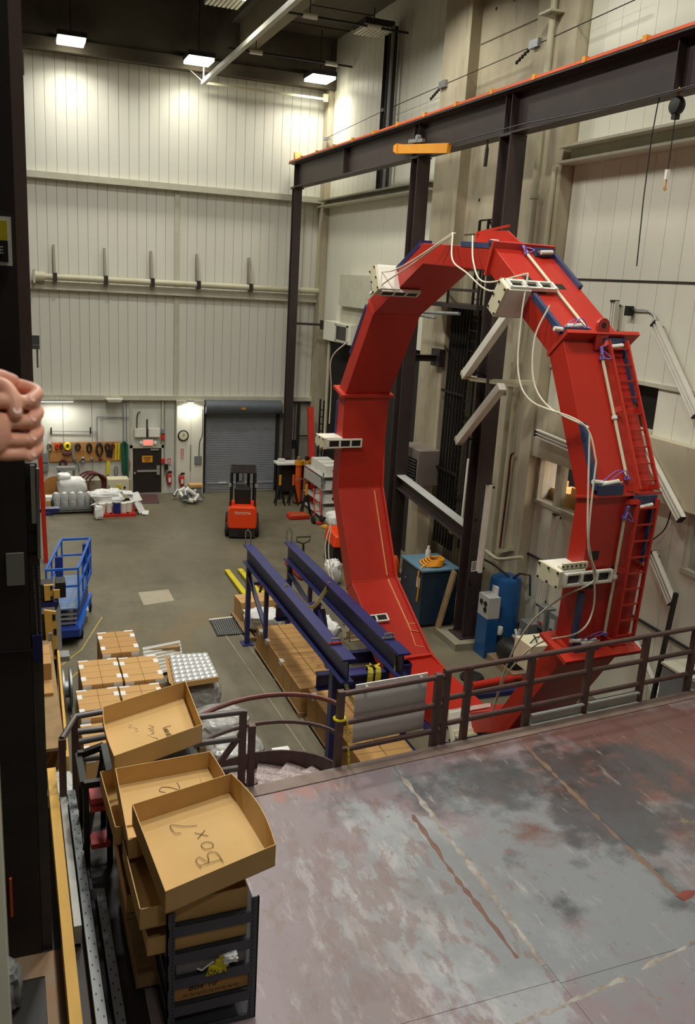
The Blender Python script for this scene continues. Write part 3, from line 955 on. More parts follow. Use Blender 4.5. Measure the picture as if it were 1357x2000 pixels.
# lifting lug on the upper near flange
lt = R(45) + RROT
lrad = RE * math.cos(lt) + RK * math.sin(lt)
ltan = RE * -math.sin(lt) + RK * math.cos(lt)
lc = rp(45, RO, RW * .57)
lug = MB()
prof = [(-.13, -.25), (.13, -.25), (.13, .16)] + [(.13 * math.cos(t), .16 + .13 * math.sin(t)) for t in [math.pi * i / 8 for i in range(1, 8)]] + [(-.13, .16)]
lug.prism([lc + lrad * .1 + RN * u + RK * v - RE * .0 for u, v in prof], -RE * -.06)
lug.v = [p for p in lug.v]
lugo = lug.build('lifting_lug', M_red, ring)
MB().cyl(lc + lrad * .1 + RK * .17 - RE * .004, lc + lrad * .1 + RK * .17 + RE * .064, .05, 12).build('lug_hole', M_black, lugo)
# small stiffener and safety frame on the top
MB().prism([rp(96, RO - .1, .8), rp(94, RO + .16, .8), rp(84, RO + .2, .8), rp(76, RO, .8)], RN * .04).build('top_gusset', M_redlt, ring)
MB().bar(rp(100, RO - .1, 1.1), rp(100, RO + .2, 1.1), .08, .08).bar(rp(100, RO + .2, 1.1), rp(88, RO + .28, 1.1), .05, .05).build('top_guard', M_redlt, ring)


# ladders on the outer face of the two near segments
def ring_ladder(a, t0, t1, n, off0, off1, skew=0.0):
    so = HO + .16
    lad = MB().bar(seg_pt(a, t0, so, off0), seg_pt(a, t1, so, off0), .07, .035, RN).build('ladder_stile', M_redlt, ring)
    MB().bar(seg_pt(a, t0, so, off1), seg_pt(a, t1, so, off1), .07, .035, RN).build('ladder_stile', M_redlt, ring)
    for i in range(n):
        t = t0 + (t1 - t0) * (i + .5) / n
        MB().bar(seg_pt(a, t, so, off0), seg_pt(a, t, so, off1), .026, .026).build('rung', M_redlt, lad)
    for t in (t0 * .98, 0.05, t1 * .98):
        MB().bar(seg_pt(a, t, HO - .01, off0 - .12), seg_pt(a, t, so, off0), .09, .03, RN).build('standoff', M_redlt, lad)
        MB().bar(seg_pt(a, t, HO - .01, RW - .05), seg_pt(a, t, so, off1), .09, .03, RN).build('standoff', M_redlt, lad)
    return lad


ring_ladder(30, .9, -.94, 9, .84, 1.24)
ring_ladder(0, .93, -.9, 9, .82, 1.24)


# white sensor rods with clips and purple tubes on the outer faces
def rod(a, t0, t1, off):
    o = MB().tube([seg_pt(a, t0, HO + .05, off), seg_pt(a, t1, HO + .05, off)], .028, 8).build('sensor_rod', M_cream, ring)
    for t in (t0, (t0 + t1) / 2, t1):
        MB().tube([seg_pt(a, t + .02, HO + .05, off), seg_pt(a, t - .02, HO + .05, off)], .05, 8).build('clip', M_purple if t != (t0 + t1) / 2 else M_white, o)
    for s, t in ((1, t0), (-1, t1)):
        p = seg_pt(a, t, HO + .06, off)
        tg = (seg_pt(a, 1, HO, off) - seg_pt(a, -1, HO, off)).normalized()
        rad_ = (seg_pt(a, 0, HO + 1, off) - seg_pt(a, 0, HO, off))
        if t == t1:
            q = [p, p - RN * .25 - tg * .12 * s + rad_ * .12, p - RN * .5 + tg * .0 + rad_ * .06, p - RN * .62 - tg * .08]
            MB().tube(spline(q, 6), .009, 6).build('purple_tube', M_purple, o)
            q = [p, p - RN * .15 + tg * .1 + rad_ * .15, p - RN * .36 + rad_ * .08, p - RN * .45 - tg * .12]
            MB().tube(spline(q, 6), .009, 6).build('purple_tube', M_purple, o)
            MB().tube([seg_pt(a, t1 - .02, HO + .07, off - .75), seg_pt(a, t1 - .05, HO + .07, off - .4)], .04, 8).build('air_valve', M_white, o)
        else:
            q = [p, p + RN * .1 + rad_ * .1 - tg * .05, p + tg * .1 + rad_ * .06, p - RN * .09 + tg * .02 + rad_ * .1, p]
            MB().tube(spline(q, 5), .009, 6).build('purple_tube', M_purple, o)
            MB().tube([p, p + tg * .2 + rad_ * .03], .03, 6).build('purple_sleeve', M_purple, o)


rod(60, .84, -.86, .62)
rod(30, .72, -.8, .72)
rod(0, .72, -.8, .68)


# slate blue guide rails: one long angle with a foot at its end
def guide(a, t0, t1, off, foot, flen, out=None, m=None):
    ob = (HO + .03) if out is None else out
    g_ = MB().bar(seg_pt(a, t0, ob, off), seg_pt(a, t1, ob, off), .1, .08, RN)
    g0_ = g_.build('guide_rail', m or M_navybar, ring)
    MB().bar(seg_pt(a, foot, ob + .02, off), seg_pt(a, foot, ob + .02, off + flen), .16, .13, RN).build('rail_foot', m or M_navybar, g0_)
    MB().tube([seg_pt(a, foot * .93, ob + .08, off + flen * .2), seg_pt(a, foot * .9, ob + .08, off + flen * .85)], .04, 8).build('air_cylinder', M_white, g0_)
    MB().tube([seg_pt(a, foot * .93, ob + .08, off + flen * .85), seg_pt(a, foot * .91, ob + .08, off + flen * 1.0)], .02, 6).build('piston', M_chrome, g0_)


guide(60, .92, .1, 1.28, .9, -.45)
guide(60, -.15, -.92, .03, -.92, .5)
guide(30, -.1, -.93, .03, -.92, .52)
guide(30, .93, .15, 1.27, .93, -.5)
guide(0, .93, .12, 1.27, .93, -.48)
guide(0, -.2, -.93, .03, -.93, .5)
guide(120, -.92, -.05, .03, -.9, .25, m=M_navy)
guide(150, -.85, .2, .03, -.8, .2, m=M_navy)
guide(90, -.88, -.15, .03, -.85, .3)
guide(180, -.75, .0, .03, -.7, .2, m=M_navy)

# pale tape line on the inside of the lower left segments
for a, t0, t1 in ((210, -.93, .93), (240, -.97, .35)):
    MB().bar(seg_pt(a, t0, HI - .006, 1.06), seg_pt(a, t1, HI - .006, 1.06), .085, .014, RN).build('tape_line', M_tape, ring)
MB().bar(seg_pt(240, .35, HI - .006, 1.06), seg_pt(240, .42, HI - .006, 1.33), .05, .01, RN).build('tape_line', M_tape, ring)
MB().bar(seg_pt(240, .18, HI - .006, 1.06), seg_pt(240, .2, HI - .006, 1.3), .03, .01, RN).build('tape_line', M_tape, ring)
MB().bar(seg_pt(240, .35, HI - .006, 1.06), seg_pt(240, .72, HI - .006, 1.02), .025, .01, RN).build('tape_line', M_tape, ring)
MB().bar(seg_pt(240, .72, HI - .006, 1.02), seg_pt(240, .78, HI - .006, 1.22), .025, .01, RN).build('tape_line', M_tape, ring)
for a, t in ((60, .27), (60, .0), (60, .13), (0, .25), (0, .02), (0, -.12)):
    o_ = {(60, .27): .14, (60, .0): .22, (60, .13): .78, (0, .25): .13, (0, .02): .62, (0, -.12): .12}[(a, t)]
    MB().hexa([seg_pt(a, t - .06, HO - .02, o_), seg_pt(a, t + .06, HO - .02, o_), seg_pt(a, t + .06, HO - .02, o_ + .17), seg_pt(a, t - .06, HO - .02, o_ + .17),
               seg_pt(a, t - .06, HO + .004, o_), seg_pt(a, t + .06, HO + .004, o_), seg_pt(a, t + .06, HO + .004, o_ + .17), seg_pt(a, t - .06, HO + .004, o_ + .17)]).build('dark_slot', M_black, ring)


# cream clamp modules bolted over the rim every sixty degrees
def module(a):
    def sp(t, out, off):
        return seg_pt(a, 0, out, off) + (seg_pt(a, 1, HO, 0) - seg_pt(a, -1, HO, 0)).normalized() * t

    def blk(t0, t1, o0, o1, f0, f1, mb=None):
        return (mb or MB()).hexa([sp(t0, o0, f0), sp(t1, o0, f0), sp(t1, o0, f1), sp(t0, o0, f1), sp(t0, o1, f0), sp(t1, o1, f0), sp(t1, o1, f1), sp(t0, o1, f1)])

    b_ = blk(-.15, .15, HI - .07, HO + .1, -.55, -.49)
    body = b_.build('clamp_module', M_cream, ring)
    w = MB()
    blk(.12, .15, HI - .05, HO + .08, -.49, .0, w)
    blk(-.15, -.12, HI - .05, HO + .08, -.49, .0, w)
    blk(-.12, .12, HO + .05, HO + .08, -.49, .0, w)
    blk(-.12, .12, HI - .05, HI - .02, -.49, .0, w)
    w.build('box_body', M_white, body)
    for out, m_ in ((HO + .06, M_white), (HI - .1, M_white)):
        arm = MB()
        blk(-.115, -.08, out, out + .07, -.45, .56, arm)
        blk(.08, .115, out, out + .07, -.45, .56, arm)
        for f in (-.45, -.12, .2, .51):
            blk(-.1, .1, out, out + .08, f, f + .05, arm)
        arm.build('slotted_arm', m_, body)
        blk(-.09, .09, out + .005, out + .02, -.42, .54).build('arm_web', M_black, body)
    fl_ = MB()
    blk(.15, .27, HO + .0, HO + .05, -.45, .06, fl_)
    blk(.15, .19, HO - .1, HO + .05, -.45, .06, fl_)
    fl_.build('side_flange', M_cream, body)
    bt = MB()
    for i in range(6):
        f = -.46 + i * .09
        bt.cyl(sp(.22, HO + .045, f), sp(.22, HO + .065, f), .018, 6)
    for t in (-.12, .12):
        for k in range(3):
            ou = HI - .02 + (HO - HI + .08) * k / 2
            bt.cyl(sp(t, ou, -.55), sp(t, ou, -.57), .022, 6)
    bt.build('bolts', M_bolt, body, kind='stuff')


for a in (0, 60, 120, 180, 240, 300):
    module(a)


# white cables strung over the front rim
def cable(pts, r=.016):
    MB().tube(spline(pts, 6), r, 6).build('white_cable', M_cable, ring)


def fr(a, out, off):
    return rp(a, out, off)


cable([fr(128, RO + .05, -.05), fr(122, RO - .1, -.35), fr(112, RI + .0, -.4), fr(100, RI + .05, -.35), fr(91, RO + .05, -.04)])
cable([fr(132, RO + .02, -.05), fr(126, RI + .0, -.4), fr(115, RI - .15, -.45), fr(104, RI - .1, -.4), fr(90, RO + .05, -.04)])
cable([fr(91, RO + .05, -.04), fr(84, RI + .0, -.35), fr(76, RI - .1, -.4), fr(66, RI - .1, -.35), fr(62, RO - .1, -.1)])
cable([fr(83, RO + .05, -.04), fr(76, RI + .1, -.3), fr(69, RI - .05, -.35), fr(61, RO + .1, -.05)])
cable([fr(61, RO + .1, -.05), fr(54, RI + .0, -.25), fr(44, RI - .45, -.4), fr(36, RI - .35, -.4), fr(29, RO - .05, -.2), fr(26, RO + .08, -.05), fr(21, RO + .1, .0)])
cable([fr(52, RO + .08, -.02), fr(48, RI + .1, -.25), fr(40, RI - .2, -.35), fr(33, RI - .05, -.3), fr(27, RO + .08, -.05)])
cable([fr(26, RO + .08, -.05), fr(16, RO + .0, -.12), fr(8, RO + .05, -.15), fr(1, HO + .18, .1), fr(-6, HO + .22, .2), fr(-10, RO + .1, -.05), fr(-18, RI - .1, -.2), fr(-30, RI - .3, -.3), fr(-42, RI - .1, -.2)])
cable([fr(21, RO + .1, 0), fr(14, RO + .05, -.1), fr(6, RO + .02, -.1), fr(0, HO + .18, .14), fr(-4, RO - .2, -.3), fr(-14, RI - .3, -.35), fr(-28, RI - .4, -.35), fr(-44, RI, -.2)])
cable([fr(150, RO + .02, -.06), fr(157, RO + .2, -.3), fr(166, RO + .15, -.15), fr(176, RO + .08, -.1)])
cable([fr(206, RO + .0, -.1), fr(214, RO + .1, -.25), fr(224, RO + .08, -.25), fr(236, RO, -.1)])
cable([fr(204, RO + .0, -.05), fr(212, RO + .16, -.3), fr(222, RO + .14, -.3), fr(234, RO + .05, -.1)])
# blue sill beams under the ring
sb_ = thing('sill_beams', 'navy steel sill beams lying on the floor under the red ring', 'beam', (9, 16.9, 0))
for x, y0, y1 in ((8.75, 13.6, 19.2), (9.75, 13.6, 20.8)):
    MB().box(x - .15, y0, 0, x + .15, y1, .165).build('sill', M_navy, sb_)
MB().box(8.2, 13.4, 0, 10.3, 13.6, .3).box(8.2, 19.9, 0, 10.3, 20.1, .3).build('cross_beam', M_navy, sb_)


# ---------------------------------------------------------------- the long blue stand and what lies under it
stn = thing('assembly_stand', 'long navy blue steel stand of two high beams left of the red ring', 'stand', (6.45, 18.2, 0))
zt = 2.82
for x in (5.9, 7.05):
    MB().ibeam((x, 14.35, zt - .25), (x, 22.0, zt - .25), .26, .5, .035, .03).build('long_beam', M_navy, stn)
    MB().box(x - .13, 14.3, zt, x + .13, 14.9, zt + .03).build('end_plate', M_navy, stn)
    MB().tube([(x - .08, 21.95, zt), (x - .08, 21.95, zt + .35), (x - .02, 21.95, zt + .42), (x + .06, 21.95, zt + .3), (x + .06, 21.95, zt)], .015, 6).build('lifting_loop', M_galv, stn)
    MB().box(x - .06, 21.75, 0, x + .06, 21.87, zt - .5).build('leg', M_navy, stn)
    MB().box(x - .15, 21.62, 0, x + .15, 21.98, .03).build('foot_plate', M_navy, stn)
    lx = x if x < 6 else 7.42
    MB().box(lx - .1, 14.9, 0 if x < 6 else .565, lx + .1, 15.1, zt - .5).build('leg', M_navy, stn)
    MB().box(min(x, lx) - .1, 14.88, zt - .55, max(x, lx) + .1, 15.12, zt - .5).build('leg_bracket', M_navy, stn)
    MB().box(x - .05, 20.0, 0.9, x + .05, 20.1, zt - .5).build('leg', M_navy, stn)
for y, z in ((19.2, 1.9), (16.1, 1.55), (14.95, 2.05)):
    MB().ibeam((5.9, y, z), (7.05, y, z), .2, .36, .03, .03).build('cross_beam', M_navy, stn)
MB().bar((5.9, 21.8, 2.0), (5.9, 20.1, 1.2), .1, .1).build('brace', M_navy, stn)
MB().bar((7.05, 21.8, 2.0), (7.05, 20.1, 1.7), .1, .1).build('brace', M_navy, stn)
MB().bar((7.05, 19.2, 1.9), (7.05, 18.2, .5), .2, .12).build('brace', M_navy, stn)
MB().bar((5.9, 21.8, 1.75), (7.05, 21.8, 1.75), .08, .08).build('brace', M_navy, stn)
for x, y0, y1 in ((7.42, 12.8, 17.6),):
    pass
lb = thing('lower_beam', 'navy I-beam lying low in front of the blue stand', 'beam', (7.4, 15.6, 0))
MB().ibeam((7.45, 12.9, .33), (7.45, 17.8, .33), .26, .46, .03, .03).build('girder', M_navy, lb)
MB().box(7.3, 13.4, 0, 7.6, 13.6, .1).box(7.3, 17.2, 0, 7.6, 17.4, .1).build('bearer', M_navy, lb)

# straps
def strap(label, pts, m, w=.06):
    mb = MB()
    P = spline(pts, 5)
    for a, b in zip(P[:-1], P[1:]):
        mb.bar(a, b, w, .012, (0, 1, 0.2))
    return one(mb, 'lifting_strap', m, label, 'strap', 'straps on the blue stand')


strap('tan strap tied between the two high blue beams', [(5.9, 18.6, zt + .02), (6.2, 18.55, 2.6), (6.55, 18.5, 2.25), (6.85, 18.55, 2.55), (7.05, 18.6, zt + .02)], M_straptan, .1)
strap('tan strap end dangling below the knot between the beams', [(6.55, 18.5, 2.25), (6.58, 18.45, 1.95), (6.6, 18.4, 1.55)], M_straptan, .09)
strap('yellow strap looped over the front cross beam, left strand', [(6.55, 14.85, 1.7), (6.57, 14.8, 2.26), (6.62, 15.06, 2.26), (6.64, 15.1, 1.3), (6.62, 15.1, 1.0)], M_strap, .12)
strap('yellow strap looped over the front cross beam, right strand', [(6.72, 14.85, 1.5), (6.74, 14.8, 2.26), (6.78, 15.06, 2.26), (6.8, 15.1, 1.45), (6.8, 15.1, .95)], M_strap, .12)
strap('yellow strap sagging from the right beam end to the loop', [(7.05, 14.75, zt), (7.02, 14.6, 2.4), (6.95, 14.6, 1.8), (6.78, 14.7, 1.6)], M_strap, .07)
strap('yellow strap bundle hanging on the right front leg', [(7.2, 14.8, 2.2), (7.25, 14.75, 1.7), (7.22, 14.8, 1.2)], M_strap, .1)
strap('pale yellow strap trailing from the left beam end to the floor boxes', [(5.95, 14.8, 2.4), (6.1, 14.7, 1.9), (6.3, 14.6, 1.6), (6.38, 14.7, 1.7)], M_straptan, .08)
for i, x in enumerate((5.9, 7.05)):
    t = thing('strap_shackle', ('shackle and red tag on the left beam end of the blue stand', 'shackle on the right beam end of the blue stand')[i], 'shackle', (x, 15.1, zt + .01))
    MB().tube([(x - .1, 15.1, zt + .03), (x - .08, 15.1, zt + .12), (x + .08, 15.1, zt + .12), (x + .1, 15.1, zt + .03)], .025, 6).build('bow', M_galv, t)
    MB().tube([(x - .14, 15.1, zt + .03), (x + .14, 15.1, zt + .03)], .025, 6).build('pin', M_toolred if i == 0 else M_galv, t)


# ---------------------------------------------------------------- cartons
def carton(label, x, y, z, w, d, h, m=M_card, group=None, rz=0.0, labels='', name='carton'):
    """closed carton standing on (x, y, z): box, tape seam, flap gap, white address labels"""
    t = thing(name, label, 'box', (x, y, z), rz, group)
    c = Matrix.Translation((x, y, z)) @ Matrix.Rotation(rz, 4, 'Z')

    def bx(a0, b0, c0, a1, b1, c1):
        mb = MB().box(a0, b0, c0, a1, b1, c1)
        mb.v = [c @ p for p in mb.v]
        return mb
    bx(-w / 2, -d / 2, 0, w / 2, d / 2, h).build('box', m, t, bevel=.008)
    bx(-w / 2, -.004, h - .002, w / 2, .004, h + .002).build('flap_seam', M_ink, t)
    for k in labels:
        if k == 'L':
            bx(-w / 2 - .003, -.1, h - .12, -w / 2 + .1, .1, h + .004).build('label', M_label, t)
        if k == 'R':
            bx(w / 2 - .1, -.1, h - .12, w / 2 + .003, .1, h + .004).build('label', M_label, t)
        if k == 'F':
            bx(.02, -d / 2 - .004, h - .13, w / 2 - .01, -d / 2 + .0, h - .015).build('label', M_label, t)
        if k == 'f':
            bx(-w / 2 + .01, -d / 2 - .004, h - .13, -.02, -d / 2 + .0, h - .015).build('label', M_label, t)
        if k == 'B':
            bx(0, d / 2 - .06, h - .02, w / 2, d / 2 + .003, h + .004).build('label', M_label, t)
        if k == 'b':
            bx(-w / 2, d / 2 - .06, h - .02, 0, d / 2 + .003, h + .004).build('label', M_label, t)
    return t


def pallet(label, x0, y0, x1, y1, m=M_pallet, name='pallet'):
    t = thing(name, label, 'pallet', ((x0 + x1) / 2, (y0 + y1) / 2, 0))
    n = 5
    w = (x1 - x0) / (n + (n - 1) * .25)
    o = MB().box(x0, y0, .1, x0 + w, y1, .12).build('slat', m, t)
    pieces(o, [(w * 1.25 * i, 0, 0) for i in range(1, n)])
    o = MB().box(x0, y0, 0, x1, y0 + .1, .1).build('bearer', m, t)
    pieces(o, [(0, (y1 - y0 - .1) / 2, 0), (0, y1 - y0 - .1, 0)])
    return t


pallet('wooden pallet under the far half of the carton row by the blue stand', 5.98, 17.4, 7.2, 21.3)
pallet('wooden pallet under the near half of the carton row by the blue stand', 6.08, 13.0, 7.25, 17.2)
ords = ('first', 'second', 'third', 'fourth', 'fifth', 'sixth', 'seventh', 'eighth')
for i in range(6):
    for k in range(2):
        y = 20.95 - .64 * i
        carton('carton under the blue stand, %s from the far end, %s side' % (ords[i], ('aisle', 'ring')[k]),
               6.3 + .6 * k, y, .12, .585, .625, .6, M_card, 'cartons in the row under the blue stand', rnd.uniform(-.01, .01), 'L' if k == 0 and i in (0, 1, 3) else ('R' if k and i in (2, 4) else ''))
for i in range(5):
    for k in range(2):
        y = 16.85 - .66 * i
        carton('taller carton in the near half of the row, %s of five, %s side' % (ords[i], ('aisle', 'ring')[k]),
               6.4 + .6 * k, y, .12, .585, .645, .72, M_card, 'cartons in the row under the blue stand', rnd.uniform(-.015, .015), 'L' if k == 0 and i in (0, 2) else ('RB' if k and i in (0, 1) else ''))
cs_ = thing('carton_sheet', 'flat tan board lying between the blue beams', 'board', (7.5, 17.2, .5))
MB().box(7.35, 16.3, .62, 8.25, 18.2, .66).build('sheet', M_greyboard, cs_)
for y in (16.5, 18.0):
    MB().box(7.4, y - .1, 0, 8.2, y + .1, .62).build('trestle', M_pallet, cs_)

# stacks of cartons on the left: four cartons to a stack, top tiers at different heights
ST = (  # name, x0, y0 (near left), height, label pattern, wording
    ('farthest stack', 1.83, 19.53, 1.1),
    ('left stack nearest the blue lift', 1.28, 18.19, 1.0),
    ('right middle stack beside the foil tray', 2.18, 18.15, 1.0),
    ('left middle stack', 1.14, 16.84, .92),
    ('near right stack by the wrapped pallet', 2.04, 16.8, .93),
    ('nearest left stack, behind the railing', 1.12, 15.49, .82),
    ('nearest right stack, behind the railing', 2.0, 15.45, .82),
)
QW = ('near left', 'near right', 'far left', 'far right')
for nm, sx, sy, sh in ST:
    pallet('wooden pallet under the cartons of the %s' % nm, sx - .02, sy - .02, sx + .88, sy + 1.31)
    for q in range(4):
        cx, cy = sx + .22 + .432 * (q % 2), sy + .33 + .645 * (q // 2)
        carton('cardboard carton in the %s, %s of four' % (nm, QW[q]), cx, cy, .12, .428, .64, sh - .12, M_card2 if nm != 'farthest stack' else M_card,
               'cartons stacked on the left floor', 0, ('Lf', 'RF', 'bL', 'BR')[q])


# ---------------------------------------------------------------- the steel platform in front
PZ = 3.5


def edge_y(x):
    return 9.62 + (x - 2.6) * 0.105


M_deck = layered('deck_paint', '84767a', [
    ('979a9d', 2.2, 0.48, 0.57, 0.9, (1, .5, 1), (4.2, 6.9, 1.15, 2.1, .3)),
    ('7d8184', 0.9, 0.44, 0.58, 0.95, S1, (5.9, 7.2, 1.9, 2.6, .26)),
    ('6a4a43', 1.1, 0.40, 0.56, 0.95, S1, (8.6, 9.0, 2.3, 1.7, .30)),
    ('45474a', 1.3, 0.50, 0.62, 0.85, S1, (7.3, 7.9, 1.8, 1.5, .22)),
    ('3c3836', 2.2, 0.54, 0.64, 0.75, S1, (7.0, 8.9, .9, .7, .2)),
    ('47494c', 1.5, 0.48, 0.64, 0.8, S1, (5.6, 8.9, 1.4, .6, .2)),
    ('b4aeae', 5.0, 0.57, 0.65, 0.5, (1, .3, 1), (3.3, 6.6, 1.2, 2.2, .12)),
    ('78625e', 5.5, 0.56, 0.62, 0.6, (1, .5, 1), (3.2, 7.0, 1.3, 2.4, .1)),
    ('8e5a48', 5.0, 0.66, 0.72, 0.7, S1, None),
    ('9a8a5c', 2.6, 0.66, 0.74, 0.6, S1, (6.4, 7.1, 1.4, 1.2, .1)),
    ('b6b1ab', 8.0, 0.61, 0.70, 0.45, (1, .18, 1), None),
    ('5d5350', 14.0, 0.62, 0.72, 0.45, S1, None),
    ('6f625f', 0.6, 0.5, 0.68, 0.6, (1, .4, 1), None),
    ('a0604c', 4.0, 0.55, 0.72, 0.6, (1, .4, 1), (3.4, 9.35, .6, .2, .22))], rough=0.36, bump=0.03)
M_weldlt = mat('pale_weld', 'a39d95', 0.7, 0, '6f6258', 7, 0.9, bump=0.4)
M_weldrust = mat('rusty_weld', '6c4d44', 0.75, 0, '7d6452', 5, 0.7, bump=0.4)
pf = struct(MB().box(-1.0, 4.0, PZ - .5, 2.4, 4.3, PZ - .03).box(-1.0, 4.3, PZ - .3, -.7, 9.4, PZ - .03).box(-1.0, 9.2, PZ - .3, 2.4, 9.5, PZ - .03), 'floor_platform', M_steel)
xs = (-1.0, .96, 4.68, 6.72, 9.0, 11.2, 13.2)
for i in range(6):
    x0, x1 = xs[i] + .002, xs[i + 1] - .002
    a = MB().prism([(x0, 5.62, PZ - .02), (x1, 5.66, PZ - .02), (x1, edge_y(x1) if x1 > 2.4 else 9.6, PZ - .02), (x0, edge_y(x0) if x0 > 2.4 else 9.45, PZ - .02)], (0, 0, .02)).build('deck_plate', M_deck if i else M_steeldk, pf)
    b = MB().prism([(x0, 2.6, PZ - .02), (x1, 2.6, PZ - .02), (x1, 5.655, PZ - .02), (x0, 5.615, PZ - .02)], (0, 0, .02)).build('deck_plate', M_deck if i else M_steeldk, pf)
# edge channel and the beams under the deck
MB().bar((2.5, edge_y(2.5) - .02, PZ - .14), (13.2, edge_y(13.2) - .02, PZ - .14), .06, .27).build('edge_channel', M_rail, pf)
MB().bar((2.5, edge_y(2.5) - .14, PZ + .006), (13.2, edge_y(13.2) - .14, PZ + .006), .22, .012).build('edge_strip', mat('edge_strip', '6f5c54', .5, 0, '8a7a6c', 3, .6), pf)
for x in (1.2, 4.7, 8.2, 11.5):
    MB().ibeam((x, 2.6, PZ - .25), (x, 9.5, PZ - .25), .2, .4).build('joist', M_steel, pf)
    MB().box(x - .12, 9.1, 0, x + .12, 9.34, PZ - .4).build('support_post', M_steel, pf)


def weld(pts, w, m, seed):
    q = random.Random(seed)
    P = []
    for a, b in zip(pts[:-1], pts[1:]):
        a, b = Vector(a), Vector(b)
        n = max(2, int((b - a).length / .09))
        P += [a.lerp(b, i / n) + Vector((q.uniform(-.012, .012), q.uniform(-.012, .012), 0)) for i in range(n)]
    P.append(Vector(pts[-1]))
    rr = [w * q.uniform(.35, 1.3) for _ in P]
    mb = MB()
    base = MB().tube(P, rr, 6)
    for p in base.v:
        p.z = PZ - .004 + (p.z - PZ) * .22
    return base.build('weld_bead', m, pf)


weld([(4.69, 9.34, 3.5), (4.7, 8.19, 3.5), (4.68, 7.1, 3.5), (4.67, 6.48, 3.5), (4.65, 5.86, 3.5)], .045, M_weldlt, 1)
weld([(4.46, 8.48, 3.5), (4.43, 7.4, 3.5), (4.44, 6.55, 3.5), (4.45, 6.02, 3.5)], .04, M_weldrust, 2)
weld([(6.76, 9.56, 3.5), (6.71, 8.22, 3.5), (6.67, 7.33, 3.5), (6.66, 6.28, 3.5)], .045, mat('ochre_weld', '75604c', .75, 0, '6b483b', 5, .7, bump=.3), 3)
weld([(4, 5.33, 3.5), (4.55, 5.38, 3.5), (5.38, 5.5, 3.5), (6.34, 5.68, 3.5)], .04, M_weldlt, 4)
weld([(6.64, 6.25, 3.5), (6.9, 6.31, 3.5)], .06, mat('red_lead', '7d3a2e', .7), 5)
weld([(8.74, 9.96, 3.5), (8.57, 8.76, 3.5), (8.36, 7.94, 3.5)], .012, M_weldrust, 6)

# railing along the platform edge: two straight runs of pipe
rl = thing('platform_railing', 'brown pipe railing along the far edge of the steel platform', 'railing', (6.5, 9.95, PZ))


def rpost(x, dx=0, h=1.12, w=.09):
    y = edge_y(x) + .04
    return MB().box(x - w / 2, y - w / 2, PZ - .25, x + w / 2, y + w / 2, PZ + h).build('post', M_rail, rl)


for x, h in ((3.95, 1.1), (5.46, 1.1), (5.6, 1.14), (5.97, 1.14), (7.08, 1.14), (8.2, 1.14), (9.36, 1.14), (10.45, 1.14), (11.6, 1.14)):
    rpost(x, h=h)


def rrail(x0, x1, z):
    return MB().tube([(x0, edge_y(x0) + .04, z), (x1, edge_y(x1) + .04, z)], .04, 10).build('rail', M_rail, rl)


for z in (4.55, 4.12, 3.72):
    rrail(3.95, 5.55, z)
for z in (4.62, 4.2, 3.8):
    rrail(5.55, 12.0, z)
# grey toe channels lying against the posts
for i, (x0, x1) in enumerate(((7.15, 8.15), (8.25, 9.3), (10.5, 11.6))):
    t = thing('toe_channel', ('grey toe channel between the railing posts, left of the pair', 'grey toe channel between the railing posts, right of the pair', 'grey toe channel at the right end of the railing')[i], 'channel', ((x0 + x1) / 2, edge_y(x0), PZ), 0, 'toe channels on the platform edge')
    a, b_ = Vector((x0, edge_y(x0) + .02, PZ + .1)), Vector((x1, edge_y(x1) + .02, PZ + .1))
    MB().bar(a, b_, .02, .18).bar(a + Vector((0, -.03, .08)), b_ + Vector((0, -.03, .08)), .08, .02).bar(a + Vector((0, -.03, -.09)), b_ + Vector((0, -.03, -.09)), .08, .02).build('channel', M_greylt, t)
wbd = thing('whiteboard', 'plain grey white board fixed behind the railing', 'board', (4.7, 9.95, 3.8))
a, b_ = Vector((4.2, edge_y(4.2) + .12, 0)), Vector((5.32, edge_y(5.32) + .12, 0))
MB().prism([(a.x, a.y, 3.74), (b_.x, b_.y, 3.74), (b_.x, b_.y, 4.6), (a.x, a.y, 4.6)], (0, .02, 0)).build('panel', M_greyboard, wbd)
for x in (4.35, 5.2):
    MB().box(x - .02, edge_y(x) + .06, 4.5, x + .02, edge_y(x) + .14, 4.58).build('clip', M_alu, wbd)
# yellow chain hanging on the corner post
yc = thing('safety_chain', 'yellow plastic chain hooked round the corner railing post', 'chain', (4.0, 9.75, PZ))
for i in range(18):
    z = 4.16 - i * .042
    c = (4.04 + .004 * i, edge_y(4.0) - .02, z)
    pts = [(c[0] + .016 * math.cos(t) * (1 if i % 2 else .3), c[1] + .016 * math.cos(t) * (.3 if i % 2 else 1), c[2] + .03 * math.sin(t)) for t in [math.pi * 2 * k / 8 for k in range(8)]]
    MB().tube(pts, .007, 5, closed=True).build('link', M_yellow, yc)
MB().tube([(3.95 + .075 * math.cos(t), edge_y(3.95) + .04 + .075 * math.sin(t), 4.2) for t in [math.pi * 2 * k / 10 for k in range(10)]], .018, 6, closed=True).build('wrap', M_yellow, yc)

# spiral stair descending from the platform edge
SC = Vector((2.75, 9.75, 0))
sr = thing('spiral_stair', 'brown spiral stair with open diamond-plate treads below the platform edge', 'stair', (SC.x, SC.y, 0))
TA = R(22)


def stz(th):
    return 3.4 - .0044 * math.degrees(th)


